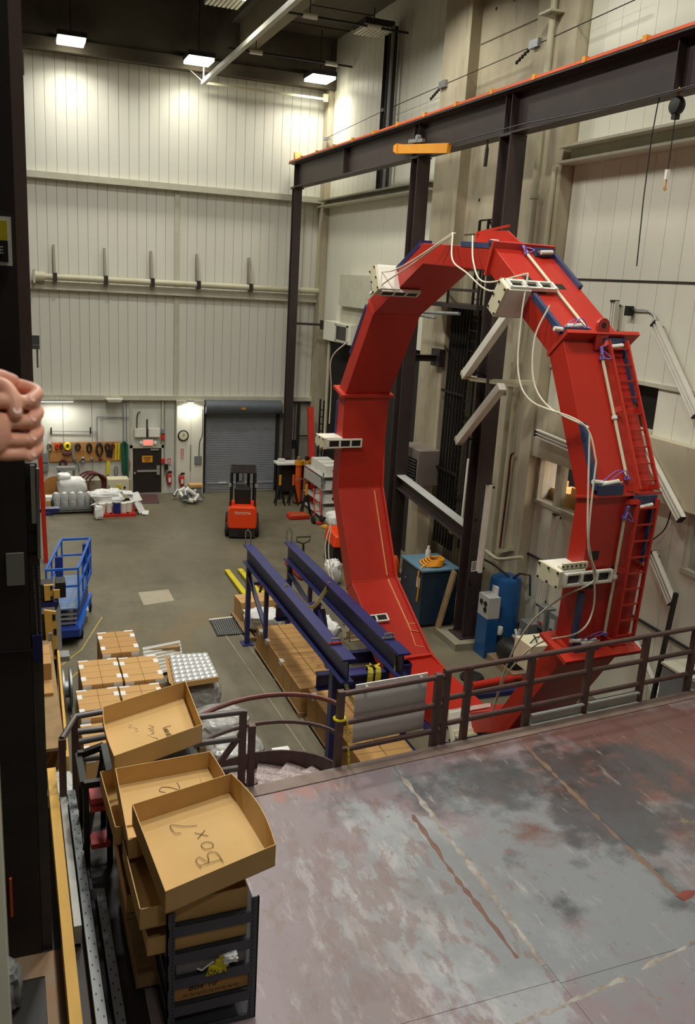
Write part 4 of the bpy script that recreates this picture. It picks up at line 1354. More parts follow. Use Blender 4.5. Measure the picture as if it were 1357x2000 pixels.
for i in range(11):
    a0 = i * TA * .95 + R(6)
    z = 3.36 - .0044 * math.degrees(a0 + TA)
    p = [(SC.x + .1 * math.cos(a0), SC.y + .1 * math.sin(a0), z)] + [(SC.x + 1.17 * math.cos(a0 + TA * k / 4), SC.y + 1.17 * math.sin(a0 + TA * k / 4), z) for k in range(5)] + [(SC.x + .1 * math.cos(a0 + TA), SC.y + .1 * math.sin(a0 + TA), z)]
    MB().prism(p, (0, 0, -.04)).build('tread', M_tread, sr)
MB().cyl((SC.x, SC.y, 0), (SC.x, SC.y, PZ), .09, 14).build('centre_pole', M_rail, sr)


def helix(r, dz, a0, a1, n=22):
    return [(SC.x + r * math.cos(a0 + (a1 - a0) * k / n), SC.y + r * math.sin(a0 + (a1 - a0) * k / n), stz(a0 + (a1 - a0) * k / n) + dz) for k in range(n + 1)]


hx = helix(1.2, .0, 0, R(250), 28)
mb = MB()
for p, q in zip(hx[:-1], hx[1:]):
    mb.bar(p, q, .03, .26)
mb.build('stringer', M_rail, sr)
MB().tube(helix(1.2, 1.0, R(2), R(240)), .035, 8).build('handrail', mat('worn_red_rail', '6e3328', .4, .1, '4a3430', 4, .7), sr)
MB().tube(helix(1.2, .58, R(2), R(240)), .03, 8).build('mid_rail', M_rail, sr)
for a in (150, 190, 225):
    th = R(a)
    x, y = SC.x + 1.2 * math.cos(th), SC.y + 1.2 * math.sin(th)
    MB().bar((x, y, stz(th) - .05), (x, y, stz(th) + 1.02), .04, .04).build('baluster', M_rail, sr)
# guard at the inner side of the stair opening, and the run to the left
gd = thing('stair_guard', 'brown pipe guard left of the spiral stair, partly behind the cardboard trays', 'railing', (1.6, 9.62, PZ))
for x, h in ((.44, 1.0), (2.59, 1.08), (2.71, .86)):
    MB().box(x - .04, 9.6, PZ - .2, x + .04, 9.68, PZ + h).build('post', M_rail, gd)
MB().box(.57, 10.0, PZ - .2, .65, 10.08, PZ + 1.05).build('post', M_rail, gd)
for z in (4.56, 4.2, 3.78):
    MB().tube([(.62, 9.64, z), (2.6, 9.64, z)], .04, 10).build('rail', mat('grey_rail', '55504e', .4, .2, '6a6461', 4, .6), gd)
MB().tube([(.44, 9.64, 4.49), (.62, 10.04, 4.55), (1.4, 10.1, 4.58)], .04, 10).build('rail', MATS['grey_rail'], gd)
MB().tube([(.62, 10.04, 4.2), (1.4, 10.1, 4.24)], .04, 10).build('rail', MATS['grey_rail'], gd)
MB().bar((2.1, 9.64, 3.6), (2.6, 9.64, 4.3), .06, .06).build('brace', M_rail, gd)

# ---------------------------------------------------------------- steel shelf with cardboard trays
sx0, sx1, sy0, sy1 = 1.05, 1.83, 6.1, 9.2
sh = thing('steel_shelf', 'grey steel shelf unit on the platform holding shallow cardboard trays', 'shelf', ((sx0 + sx1) / 2, 7.6, PZ))
for x in (sx0, sx1):
    for y in (sy0, 7.65, sy1):
        s_ = 1 if x == sx0 else -1
        up_ = MB().box(x, y, PZ, x + s_ * .07, y + .012, 4.74).box(x, y, PZ, x + s_ * .012, y + .025, 4.74).build('upright', M_shelf, sh)
        if y == sy0:
            h_ = MB()
            for k in range(30):
                h_.box(x + s_ * .045, y - .002, PZ + .03 + .04 * k, x + s_ * .057, y + .003, PZ + .046 + .04 * k)
            h_.build('slots', M_black, up_, kind='stuff')
for z in (3.55, 3.8, 4.08, 4.33, 4.6):
    MB().box(sx0 + .01, sy0 + .01, z - .01, sx1 - .01, sy1, z).box(sx0 + .07, sy0, z - .1, sx1 - .07, sy0 + .015, z).box(sx0 + .01, sy0, z - .09, sx0 + .02, sy1, z).build('shelf_board', M_shelf, sh)


def tray(label, c, h, group='cardboard trays on the steel shelf', lean=0.0, m=M_tray, bulge=None):
    """open shallow box from four bottom corners (near left, near right, far right, far left)"""
    c = [Vector(p) for p in c]
    cen = sum(c, Vector()) / 4
    t = thing('cardboard_tray', label, 'tray', cen, 0, group)
    up = Vector((0, 0, h))
    MB().prism(c, (0, 0, .008)).build('tray_floor', m, t)
    for i in range(4):
        p, q = c[i], c[(i + 1) % 4]
        inn = (Vector((0, 0, 1)).cross(q - p)).normalized() * .008
        k = 6
        vs = []
        for j in range(k + 1):
            u = j / k
            b = p.lerp(q, u)
            o = -inn / .008 * (bulge[i] if bulge else 0) * math.sin(math.pi * u)
            vs += [b, b + up + o * 1.0, b + inn, b + inn + up + o]
        fs = []
        for j in range(k):
            a = 4 * j
            fs += [(a, a + 4, a + 5, a + 1), (a + 2, a + 3, a + 7, a + 6), (a + 1, a + 5, a + 7, a + 3)]
        MB().add(vs, fs).build('tray_side', m, t)
    return t, cen


t3, c3 = tray('nearest open cardboard tray on top of the shelf, marked in pencil', [(1.0, 5.88, 4.93), (1.98, 6.18, 4.95), (1.86, 7.28, 5.0), (.9, 7.05, 4.98)], .21, bulge=(0, .07, .0, 0))
t2, c2 = tray('middle open cardboard tray on top of the shelf, marked 2', [(.84, 6.85, 4.77), (1.86, 7.05, 4.77), (1.83, 8.08, 4.8), (.86, 8.0, 4.8)], .2, bulge=(0, .04, .0, .0))
t1, c1 = tray('farthest open cardboard tray on top of the shelf, tilted to the left', [(.86, 8.1, 4.86), (1.86, 8.62, 4.8), (1.86, 9.6, 4.86), (.85, 9.1, 4.9)], .22, bulge=(0, .0, .0, .03))
STROKES = {'B': [[(0, 0), (0, 1)], [(-.15, .95), (.35, 1.02), (.5, .8), (.05, .55), (.6, .4), (.5, .05), (-.2, -.02)]],
           'o': [[(.3, .5), (.05, .4), (.05, .08), (.3, 0), (.5, .2), (.45, .45), (.3, .5)]],
           'x': [[(0, .5), (.45, 0)], [(.45, .5), (0, 0)]],
           '7': [[(0, .75), (.1, .98), (.65, 1.0), (.35, .5), (.2, 0)]],
           '2': [[(0, .75), (.2, 1), (.5, .85), (.4, .5), (0, .05), (.65, 0)]]}


def pencil(body, size, org, along, upv, parent, r=.0028):
    """handwriting as thin strokes on a flat surface"""
    x = 0
    along, upv = Vector(along).normalized(), Vector(upv).normalized()
    for ch in body:
        if ch == ' ':
            x += .45
            continue
        for st_ in STROKES[ch]:
            P_ = [Vector(org) + (along * (x + a) + upv * b) * size for a, b in st_]
            MB().tube(spline(P_, 4) if len(P_) > 2 else P_, r, 4).build('pencil_mark', M_ink, parent)
        x += .85


pencil('Box', .2, c3 + Vector((.12, -.24, .012)), (-.12, 1, .03), (-1, -.15, 0), t3)
pencil('7', .22, c3 + Vector((.02, .22, .03)), (-.12, 1, .03), (-1, -.15, 0), t3)
pencil('2', .2, c2 + Vector((.12, .27, .022)), (-.1, 1, 0), (-1, -.1, 0), t2)
for i, (w, y) in enumerate(((.4, .1), (.3, -.06), (.22, -.2))):
    q = random.Random(i + 5)
    pts = []
    for k in range(14):
        dx, dy = -.2 + i * .19 + q.uniform(-.06, .06), -w / 2 + w * k / 13
        pts.append(c1 + Vector((dx, dy, .013 - .05 * dx + .05 * dy)))
    MB().tube(spline(pts, 3), .003, 4).build('pencil_scribble', M_ink, t1)
# trays and boxes inside the shelf
tray('cardboard tray on the top shelf board, under the nearest tray', [(.84, 6.14, 4.61), (1.74, 6.16, 4.61), (1.76, 7.2, 4.61), (.82, 7.1, 4.61)], .2)
tray('cardboard tray in the second space of the shelf', [(.9, 6.14, 4.34), (1.74, 6.15, 4.34), (1.74, 7.1, 4.34), (.9, 7.1, 4.34)], .17)
tray('cardboard tray bulging from the left side of the shelf', [(.78, 7.3, 4.61), (1.7, 7.3, 4.61), (1.7, 8.3, 4.61), (.74, 8.3, 4.61)], .2)
tray('lower cardboard tray jutting out left of the shelf', [(.84, 7.0, 4.09), (1.7, 7.0, 4.09), (1.7, 8.1, 4.09), (.84, 8.1, 4.09)], .2)
lbx = carton('low brown carton with black pen notes at the foot of the shelf', 1.44, 6.62, 3.81, .68, .95, .17, M_card)
text('Box 10', .085, (1.36, 6.138, 3.93), (R(90), 0, 0), M_inkblack, lbx, 'pen_note', .001, slant=.3)
for i in range(9):
    x = 1.2 + .055 * i
    MB().tube([(x, 6.139, 3.85), (x + .012, 6.138, 3.875), (x + .024, 6.138, 3.845), (x + .04, 6.138, 3.87)], .003, 4).build('pen_scribble', M_inkblack, lbx)
lb2 = carton('dark brown carton deep in the lower left of the shelf', 1.3, 7.3, 3.56, .85, 1.3, .22, M_pallet)
# grey tray with crumpled caution tape
gt = thing('grey_bin', 'dark grey metal bin on the shelf with crumpled yellow tape', 'bin', (1.45, 6.5, 4.09))
MB().box(1.14, 6.14, 4.09, 1.74, 6.9, 4.1).box(1.14, 6.14, 4.1, 1.74, 6.15, 4.2).box(1.14, 6.89, 4.1, 1.74, 6.9, 4.26).box(1.14, 6.15, 4.1, 1.15, 6.89, 4.26).box(1.73, 6.15, 4.1, 1.74, 6.89, 4.26).build('bin', M_grey, gt)
yt = thing('caution_tape', 'crumpled yellow tape with black letters in the grey bin', 'tape', (1.5, 6.2, 4.2))
tp = MB()
for i, (x, y, z, w) in enumerate(((1.46, 6.06, 4.13, .17), (1.5, 6.07, 4.17, .13), (1.53, 6.08, 4.205, .12))):
    tp.prism([(x - w / 2, y, z - .045), (x + w / 2, y - .02, z - .02), (x + w / 2, y + .02, z + .04), (x - w / 2 + .03, y + .02, z + .03)], (0, .006, .002))
tp.build('tape', M_yellow, yt)
text('ON A', .062, (1.46, 6.035, 4.125), Matrix.Rotation(R(12), 4, 'Y') @ Matrix.Rotation(R(75), 4, 'X'), M_inkblack, yt, 'tape_print', .001)
MB().tube([(1.3, 6.08, 4.17), (1.34, 6.07, 4.15), (1.4, 6.07, 4.19), (1.44, 6.07, 4.21)], .008, 5).build('white_tie', M_white, yt)
blob(MB(), (1.58, 6.07, 4.22), .06, .04, .035, 3, .25, 10, 6).build('clear_bag', M_plastic, yt)

# slotted angles and boards lying along the left side of the platform
def lying(name, label, cat, p, q, w, h, m, holes=0, group=None):
    t = thing(name, label, cat, p, 0, group)
    a, b = Vector(p), Vector(q)
    o = MB().bar(a, b, w, h).build('body', m, t)
    if holes:
        hb = MB()
        d = (b - a).normalized()
        for i in range(holes):
            c = a + d * (.1 + (b - a).length * i / holes) + Vector((w * (.25 if i % 2 else -.2), 0, h / 2))
            hb.bar(c, c + d * .025, .012, .003)
        hb.build('slots', M_bolt, o, kind='stuff')
    return t


lying('board', 'long yellow wooden board leaning along the left edge of the platform', 'board', (.33, 10.1, 3.72), (.33, 4.6, 3.68), .1, .3, M_board)
lying('board', 'grey panel lying beside the yellow board', 'board', (.435, 9.6, 3.66), (.435, 7.4, 3.64), .07, .2, M_greylt)
lying('slotted_angle', 'long grey slotted steel angle lying next to the yellow board', 'angle', (.545, 9.9, 3.6), (.545, 4.6, 3.6), .09, .1, M_slot, 60, 'slotted angles on the platform')
lying('slotted_angle', 'shorter grey slotted steel angle beside the shelf', 'angle', (.7, 8.05, 3.56), (.7, 4.6, 3.56), .085, .1, M_slot, 40, 'slotted angles on the platform')
lying('flat_bar', 'black steel bar lying between the two grey slotted angles', 'bar', (.62, 9.3, 3.54), (.62, 4.7, 3.54), .03, .07, M_black)
# dark frame with red pads standing behind the shelf
df = thing('tool_trolley', 'black steel trolley frame with red pads left of the cardboard trays', 'trolley', (.75, 8.75, PZ))
for x, y in ((.62, 8.6), (.86, 8.6), (.62, 9.3), (.86, 9.3)):
    MB().box(x - .03, y - .03, PZ, x + .03, y + .03, 4.5).build('leg', M_black, df)
MB().bar((.6, 8.6, 4.5), (.6, 9.35, 4.42), .07, .07).bar((.88, 8.6, 4.5), (.88, 9.35, 4.5), .07, .07).bar((.6, 9.35, 4.42), (.88, 9.35, 4.5), .07, .07).bar((.6, 8.6, 4.5), (.88, 8.6, 4.5), .07, .07).build('top_frame', M_black, df)
MB().bar((.6, 8.6, 3.7), (.86, 9.3, 4.35), .05, .05).build('brace', M_black, df)
for z in (4.3, 4.2, 3.75):
    MB().box(.66, 8.52, z, .86, 8.75, z + .06).build('red_pad', mat('pink_red', 'd0504e', .6), df)


# ---------------------------------------------------------------- white channel bars fixed round the right wall
def channel(label, p, q, w=.2):
    p, q = Vector(p), Vector(q)
    t = thing('channel_bar', label, 'bar', (p + q) / 2, 0, 'white channel bars on the right wall')
    d = (q - p).normalized()
    sd = d.cross(Vector((1, 0, 0))).normalized()
    mb = MB().bar(p, q, .05, w, sd)
    for s in (-1, 0, 1):
        mb.bar(p + sd * s * w * .42 - Vector((.05, 0, 0)), q + sd * s * w * .42 - Vector((.05, 0, 0)), .08, .03, sd)
    mb.build('channel', M_white, t)
    for e in (p, q):
        MB().bar(e - d * .02 - Vector((.04, 0, 0)), e + d * .02 - Vector((.04, 0, 0)), .13, w * .9, sd).build('end_clip', M_bolt, t)
    for e in (p + d * .1, q - d * .1):
        MB().bar(e, e + Vector((.13, 0, 0)), .05, .05).build('standoff', M_bolt, t)


channel('white channel bar standing upright behind the upper right of the ring', (13.4, 17.55, 9.71), (13.4, 17.52, 8.92))
channel('long white channel bar slanting at the upper right edge', (13.4, 16.06, 9.29), (13.4, 14.38, 7.51))
channel('white channel bar slanting down beside the upper ring ladder', (13.2, 15.54, 6.55), (13.2, 14.12, 5.35))
channel('white channel bar slanting beside the lower ring ladder', (13.4, 15.08, 4.3), (13.4, 14.21, 3.42))
channel('white channel bar slanting at the bottom behind the railing', (13.4, 15.21, 2.07), (13.4, 14.13, 1.16))
channel('white channel bar lying level over the office window', (13.1, 19.71, 6.2), (13.1, 17.42, 6.08))
channel('white channel bar upright left of the lower clamp module', (13.4, 18.83, 4.18), (13.4, 19.07, 1.55))
channel('white channel bar upright on the right side of the brown column', (11.75, 19.58, 4.88), (11.75, 19.68, 2.41), .14)
cb_ = [o for o in bpy.data.objects if o.get('label') == 'white channel bar upright on the right side of the brown column'][0]
for z in (3.7, 1.9):
    MB().bar((11.82, 20.26, z), (11.86, 20.42, z), .06, .06).build('standoff', M_bolt, cb_)
# two white square tubes slanting behind the ring
for lab, p, q in (('upper white square tube slanting down behind the ring', (11.45, 19.05, 9.26), (11.45, 20.98, 7.52)), ('lower white square tube slanting down behind the ring', (11.45, 19.02, 7.5), (11.45, 20.99, 5.74))):
    t = thing('slanting_tube', lab, 'tube', p, 0, 'slanting white tubes behind the ring')
    MB().bar(p, q, .2, .2).build('tube', M_white, t)
    d = (Vector(q) - Vector(p)).normalized()
    MB().bar(Vector(q) - d * .12, Vector(q) - d * .06, .23, .23).build('end_band', M_pipe, t)
    MB().bar(Vector(q) - d * .3, Vector(q) - d * .3 + Vector((.75, -.1, -.25)), .05, .05).build('bracket', M_bolt, t)
pb = thing('pipe_bracket', 'white angle bracket with a yellow tag holding the downpipe', 'bracket', (12.9, 22.5, 6.9))
MB().bar((11.5, 20.75, 7.48), (12.4, 19.79, 7.45), .08, .1).bar((11.9, 20.3, 7.47), (13.1, 20.02, 7.48), .1, .12).bar((12.8, 23.11, 7.29), (12.9, 21.32, 7.36), .05, .05).build('frame', M_pipe, pb)
MB().box(12.75, 23.05, 7.2, 12.8, 23.5, 7.5).build('tag', M_yellow, pb)
MB().tube(spline([(12.8, 22.45, 8.03), (12.8, 21.97, 7.67), (12.7, 21.26, 7.41)], 6), .02, 6).build('wire', M_cable, pb)
# long thin bar: white tube left of the near column, red pipe, conduits
one(MB().bar((12.9, 22.88, 4.84), (12.9, 22.93, 2.89), .08, .1), 'white_tube', M_white, 'thin white upright tube just left of the nearest brown column', 'tube')
one(MB().tube(spline([(13.1, 20.78, 5.44), (13.1, 20.91, 5.3), (13.1, 20.91, 4.61), (13.1, 20.97, 2.62)], 5), .03, 8), 'red_pipe', M_hosered, 'thin red pipe running down the concrete pilaster', 'pipe')
pbm = thing('elbow_pipe', 'bent cream pipe jutting from the pilaster above the blue tank', 'pipe', (12.8, 21, 2.1))
MB().tube(spline([(13, 21.58, 2.36), (12.8, 20.82, 2.44), (12.7, 20.29, 2.52), (12.9, 19.47, 2.83)], 4), .05, 8).build('pipe', M_pipe, pbm)
MB().bar((13.05, 21.17, 2.44), (13.2, 20.4, 2.76), .09, .1).build('elbow', M_pipe, pbm)
cdw = thing('wall_conduit', 'dark conduit sloping along the wall behind the lower ring', 'conduit', (13.5, 18, 1.6))
MB().tube([(13.5, 20.91, 2.68), (13.5, 18.16, 2.74), (13.5, 15.64, 2.6), (13.5, 13.47, 2.56)], .035, 6).build('conduit', M_hose, cdw)
MB().tube([(13.5, 15.47, 3.92), (13.5, 15.89, 3.6), (13.5, 16.54, 3.18)], .02, 6).build('wire', M_hose, cdw)
one(MB().tube([(13.5, 20.54, 0.55), (13.4, 19.04, 0.62), (13.4, 18.18, 0.68)], .05, 8), 'floor_hose', M_hose, 'black hoses running along the wall right of the blue tank', 'hose')
one(MB().tube(spline([(13.45, 14.76, 5.51), (13.4, 14.8, 4.98), (13.4, 15.07, 4.66), (13.45, 15.39, 4.42)], 5), .015, 6), 'window_cable', M_hose, 'thin dark cable beside the right office window', 'cable')
one(MB().tube([(13.48, 17.21, 9.54), (13.48, 16.55, 9.56)] + spline([(13.48, 16.55, 9.56), (13.48, 16.28, 9.47), (13.48, 16.11, 9.29)], 3)[1:], .02, 6), 'bent_conduit', M_galv, 'thin bent conduit between the two upper white channel bars', 'conduit')
one(MB().box(13.36, 17.0, 9.4, 13.5, 17.15, 9.62), 'junction_clip', M_black, 'small black clip on the wall between the upper white bars', 'clip')
one(MB().bar((13, 13.76, 3.85), (13, 13.96, 1.18), .08, .08), 'dark_post', M_black, 'dark steel post standing behind the railing at right', 'post')

# ---------------------------------------------------------------- machines at the foot of the right wall
tk = thing('air_tank', 'upright blue air tank with a white cap and hoses by the pilaster', 'tank', (12.75, 19.9, 0))
MB().lathe((12.75, 19.9, .1), [(.3, 0), (.42, .08), (.44, .3), (.44, 1.9), (.4, 2.02), (.26, 2.08)], 24).build('shell', M_steelblue, tk)
MB().lathe((12.75, 19.9, 2.06), [(.38, -.03), (.36, .05), (.15, .1)], 24).build('cap', M_greylt, tk)
for a in (0, 2.1, 4.2):
    MB().box(12.75 + .3 * math.cos(a) - .04, 19.9 + .3 * math.sin(a) - .04, 0, 12.75 + .3 * math.cos(a) + .04, 19.9 + .3 * math.sin(a) + .04, .2).build('foot', M_black, tk)
MB().box(12.3, 19.6, 1.55, 12.36, 19.85, 1.95).build('label_plate', M_label, tk)
MB().tube([(12.33, 19.75, 1.6), (12.3, 19.72, 1.2), (12.25, 19.68, .7), (12.15, 19.5, .1)], .03, 8).build('hose', M_grey, tk)
MB().lathe((12.4, 19.45, .75), [(.1, -.1), (.12, 0), (.1, .1)], 12).build('filter_bowl', M_white, tk)
MB().tube([(12.75, 19.7, 2.1), (12.9, 19.5, 2.35), (13.1, 19.3, 2.35), (13.1, 19.2, 1.8)], .03, 8).build('guard_rail', M_hose, tk)
MB().tube(spline([(12.0, 20.6, 2.6), (12.4, 20.2, 2.45), (12.7, 19.7, 2.2)], 5), .03, 8).build('cable', M_hose, tk)
dr = thing('air_dryer', 'blue air dryer cabinet with a grey control panel beside the tank', 'cabinet', (12.1, 19.6, 0))
MB().box(11.93, 19.35, 0, 12.29, 19.9, 1.15).build('body', M_steelblue, dr)
MB().box(11.93, 19.35, 1.15, 12.29, 19.9, 1.75).build('control_box', M_greylt, dr)
for z, y in ((1.55, 19.5), (1.55, 19.72), (1.38, 19.5)):
    MB().lathe((11.93, y, z), [(.07, 0), (.07, -.03)], 12, (1, 0, 0)).build('gauge', M_black, dr)
cp = thing('compressor', 'dark compressor with a finned pump on a rusty base by the blue tank', 'compressor', (12.7, 18.7, 0))
MB().box(12.0, 17.9, 0, 13.3, 19.3, .18).build('base', M_brownrust, cp)
MB().lathe((12.3, 18.9, .5), [(.3, 0), (.34, .1), (.34, .7), (.3, .8)], 18, (0, -1, .0)).build('motor', M_black, cp)
for i in range(8):
    a = i * math.pi / 4
    MB().bar((12.55, 18.75, .75), (12.55 + .05, 18.75 + .3 * math.cos(a), .75 + .3 * math.sin(a)), .06, .05).build('fan_blade', M_greylt, cp)
MB().lathe((12.95, 18.6, .18), [(.2, 0), (.22, .3), (.18, .5), (.2, .7)], 14).build('pump', M_steeldk, cp)
for i in range(5):
    MB().lathe((12.95, 18.6, .45 + .08 * i), [(.27, 0), (.27, .03)], 14).build('fin', M_steeldk, cp)
eb = thing('junction_box', 'grey electrical box on the wall beside two taller boxes', 'electrical box', (13.2, 19.2, .7))
MB().box(13.0, 18.95, .55, 13.4, 19.4, 1.05).build('box', M_grey, eb)
MB().bar((13.4, 19.17, .8), (13.56, 19.17, .8), .1, .1).build('mount', M_grey, eb)
for i, (y, lab) in enumerate(((18.75, 'left of two grey switch boxes on the wall behind the ring'), (18.25, 'right of two grey switch boxes on the wall behind the ring'))):
    t = thing('switch_box', lab, 'electrical box', (13.4, y, 1.0), 0, 'switch boxes on the right wall')
    MB().box(13.25, y - .18, 1.0, 13.56, y + .18, 1.62).build('box', M_grey, t)
    MB().box(13.235, y - .1, 1.1, 13.25, y + .1, 1.45).build('cover', M_greylt, t)
    MB().box(13.225, y - .07, 1.12, 13.237, y + .07, 1.2).build('warning_label', M_toolred if i == 0 else M_ink, t)
    MB().tube([(13.4, y, 1.0), (13.4, y, 0)], .03, 6).build('conduit', M_hose, t)
cbx = thing('cream_control_box', 'cream control box on a white stand behind the railing', 'box', (11.6, 16.6, 0))
MB().box(11.25, 16.2, 1.1, 11.95, 16.9, 1.75).build('box', M_cream, cbx)
MB().tube([(11.35, 16.4, 1.76), (11.55, 16.5, 1.84), (11.8, 16.7, 1.76)], .015, 6).tube([(11.5, 16.3, 1.76), (11.6, 16.6, 1.82), (11.7, 16.8, 1.76)], .015, 6).build('wires', M_hose, cbx)
MB().box(11.3, 16.2, .2, 11.38, 16.28, 1.1).build('leg', M_white, cbx)
MB().box(11.82, 16.2, .2, 11.9, 16.28, 1.1).build('leg', M_white, cbx)
MB().box(11.1, 16.0, 0, 11.6, 16.5, .2).build('foot_block', M_cream, cbx)
one(MB().tube([(10.68, 17.72, 0.1), (11.94, 17.86, 0.1)], .1, 12).tube([(11.94, 17.86, 0.1), (12.23, 17.88, 0.1)], .05, 8), 'red_cylinder', M_red, 'red hydraulic cylinder lying on the floor inside the ring', 'cylinder')
one(MB().box(10.6, 15.7, 0, 12.6, 16.0, .1), 'navy_bearer', M_navy, 'wide navy bearer on the floor right of the ring', 'beam')
one(MB().box(10.3, 17.2, 0, 12.6, 17.35, .12), 'navy_bearer', M_navy, 'slim navy bearer on the floor beside the red cylinder', 'beam')
one(MB().lathe((11.0, 18.3, .05), [(.28, -.03), (.32, .0), (.28, .05)], 18), 'floor_flange', M_black, 'black round flange on the floor right of the ring', 'flange')
# blue cabinet with a heap of yellow hose
tc_ = thing('teal_cabinet', 'dark blue steel cabinet behind the ring with yellow hose on top', 'cabinet', (11.6, 22.5, 0))
MB().box(11.1, 21.75, .1, 12.25, 23.2, 1.75).build('body', M_teal, tc_)
MB().box(11.05, 21.7, 1.75, 12.3, 23.25, 1.8).build('top', mat('cabinet_top', '5d7f92', .5), tc_)
MB().box(11.15, 21.8, 0, 12.2, 23.15, .1).build('plinth', M_black, tc_)
MB().box(11.085, 21.9, 1.2, 11.1, 22.1, 1.5).build('paper', M_label, tc_)
for z in (.6, 1.2):
    MB().cyl((11.08, 22.9, z), (11.1, 22.9, z), .03, 8).build('rivet', M_chrome, tc_)
hs = thing('yellow_hose', 'tangled yellow hose heaped on the blue cabinet', 'hose', (11.5, 22.2, 1.8))
for k in range(4):
    pts = [(11.6 + (.32 - .03 * k) * math.cos(t) + .05 * k, 22.25 + (.36 - .04 * k) * math.sin(t), 1.84 + .04 * k + .02 * math.sin(3 * t)) for t in [2 * math.pi * i / 18 for i in range(18)]]
    MB().tube(pts, .03, 6, closed=True).build('coil', M_amber, hs)
MB().tube(spline([(11.3, 22.0, 1.9), (11.06, 21.95, 1.7), (11.06, 21.9, 1.2), (11.05, 21.92, .8)], 5), .025, 6).build('tail', M_amber, hs)
bt = thing('white_bottle', 'white bottle standing on the blue cabinet', 'bottle', (11.8, 22.9, 1.8))
MB().lathe((11.8, 22.9, 1.8), [(.08, 0), (.08, .22), (.04, .28), (.04, .36)], 12).build('bottle', M_white, bt)
one(MB().lathe((11.0, 23.5, 0), [(.12, 0), (.14, .1), (.14, 1.45), (.1, 1.6), (.05, 1.7)], 14), 'gas_bottle', M_orange, 'orange gas bottle behind the rim beside the blue cabinet', 'cylinder')
one(MB().bar((11.45, 21.3, 0), (11.85, 21.25, 1.9), .3, .06), 'leaning_board', M_pallet, 'weathered plank leaning between the blue cabinet and the column', 'plank')
yp = thing('yellow_pendant', 'yellow and red crane pendant hanging low by the column', 'pendant', (12.3, 22.5, 2.9))
MB().lathe((12.2, 22.2, 2.75), [(.1, 0), (.14, .08), (.14, .2), (.08, .26)], 12).build('body', M_yellow, yp)
MB().tube([(12.2, 22.25, 3.0), (12.3, 22.7, 3.05), (12.5, 23.2, 3.1)], .04, 6).build('arm', M_toolred, yp)
MB().tube([(12.5, 23.2, 3.1), (13.2, 23.2, 3.1)], .03, 6).build('support', M_steeldk, yp)
# grey cabinet behind the railing at right, grating with handles
gc = thing('grey_cabinet', 'light topped grey cabinet behind the railing at right', 'cabinet', (13.1, 12.5, 0))
MB().box(12.8, 11.5, 0, 13.5, 13.6, 2.32).build('body', M_grey, gc)
MB().box(12.77, 11.45, 2.32, 13.5, 13.63, 2.37).build('top', M_girt, gc)
gf = thing('grey_platform_cart', 'grey flat cart with slats and handles under the ring at right', 'cart', (10.6, 13.5, 0))
MB().box(9.9, 12.6, .42, 11.4, 14.6, .48).build('deck', M_grey, gf)
o_ = MB().box(9.95, 12.65, .48, 10.05, 14.55, .56).build('slat', M_grey, gf)
pieces(o_, [(.33 * i, 0, 0) for i in range(1, 5)])
for x in (10.0, 11.3):
    for y in (12.7, 14.5):
        MB().lathe((x, y, .2), [(.2, -.05), (.2, .05)], 14, (1, 0, 0)).build('wheel', M_rubber, gf)
for k in range(3):
    MB().tube([(10.2 + .4 * k, 14.3, .5), (10.2 + .4 * k, 14.4, .7), (10.35 + .4 * k, 14.4, .7), (10.35 + .4 * k, 14.3, .5)], .03, 6).build('handle', M_black, gf)
one(MB().tube(spline([(11.0, 14.9, .9), (11.6, 14.6, .55), (12.2, 14.8, .4), (12.9, 15.2, .7)], 6), .05, 8), 'black_hose', M_hose, 'thick black hose curving over the cart under the ring', 'hose')
# boxes inside the office window
for i, (lab, x, y, w, d, h, m) in enumerate((
        ('tall brown carton behind the left pane of the office window', 14.3, 20.55, .6, .8, 1.05, M_card),
        ('open carton with raised flaps in the middle of the office window', 14.35, 19.7, .7, .8, .9, M_card2),
        ('brown carton behind the right pane of the office window', 14.4, 18.9, .7, .7, 1.1, M_card),
        ('small pale carton low behind the right pane', 14.9, 19.3, .3, .3, .95, M_card2),)):
    carton(lab, x, y, 3.2 + (.5 if i < 3 else .5), w, d, h, m, 'cartons inside the office')
one(MB().box(14.0, 18.4, 3.2, 15.3, 21.2, 3.68), 'office_table', M_pallet, 'low wooden table behind the left office window', 'table')
one(blob(MB(), (14.6, 14.9, 4.3), .4, 1.3, 1.1, 4, .3), 'covered_equipment', M_black, 'dark equipment seen through the right office window', 'equipment')

# ---------------------------------------------------------------- vehicles and goods in the far hall
FY = 31.4
fk = thing('forklift', 'orange and black forklift seen from behind on the hall floor', 'forklift', (8.2, 32.3, 0))
cw = MB()
prof = [(7.68, .42), (8.72, .42), (8.76, .7), (8.74, 1.15), (8.66, 1.28), (7.74, 1.28), (7.66, 1.15), (7.64, .7)]
cw.prism([(x, FY + .05, z) for x, z in prof], (0, .55, 0))
cw.build('counterweight', M_fork, fk, bevel=.05)
text('TOYOTA', .15, (8.2, FY + .045, 1.03), (R(90), 0, 0), M_label, fk, 'maker_lettering', .003)
MB().box(7.7, FY + .1, .08, 8.7, FY + .5, .44).build('lower_skirt', M_steeldk, fk)
MB().box(8.05, FY + .06, .18, 8.35, FY + .1, .32).build('tow_bar', M_black, fk)
MB().box(7.72, FY + .55, .35, 8.68, FY + 1.9, 1.0).build('chassis', M_black, fk)
for x in (7.68, 8.5):
    MB().box(x, FY + .3, 1.25, x + .22, FY + .62, 1.42).build('rear_lamp_pod', M_fork, fk)
MB().box(7.88, FY + .5, 1.2, 8.5, FY + .95, 1.9).build('seat', M_black, fk, bevel=.04)
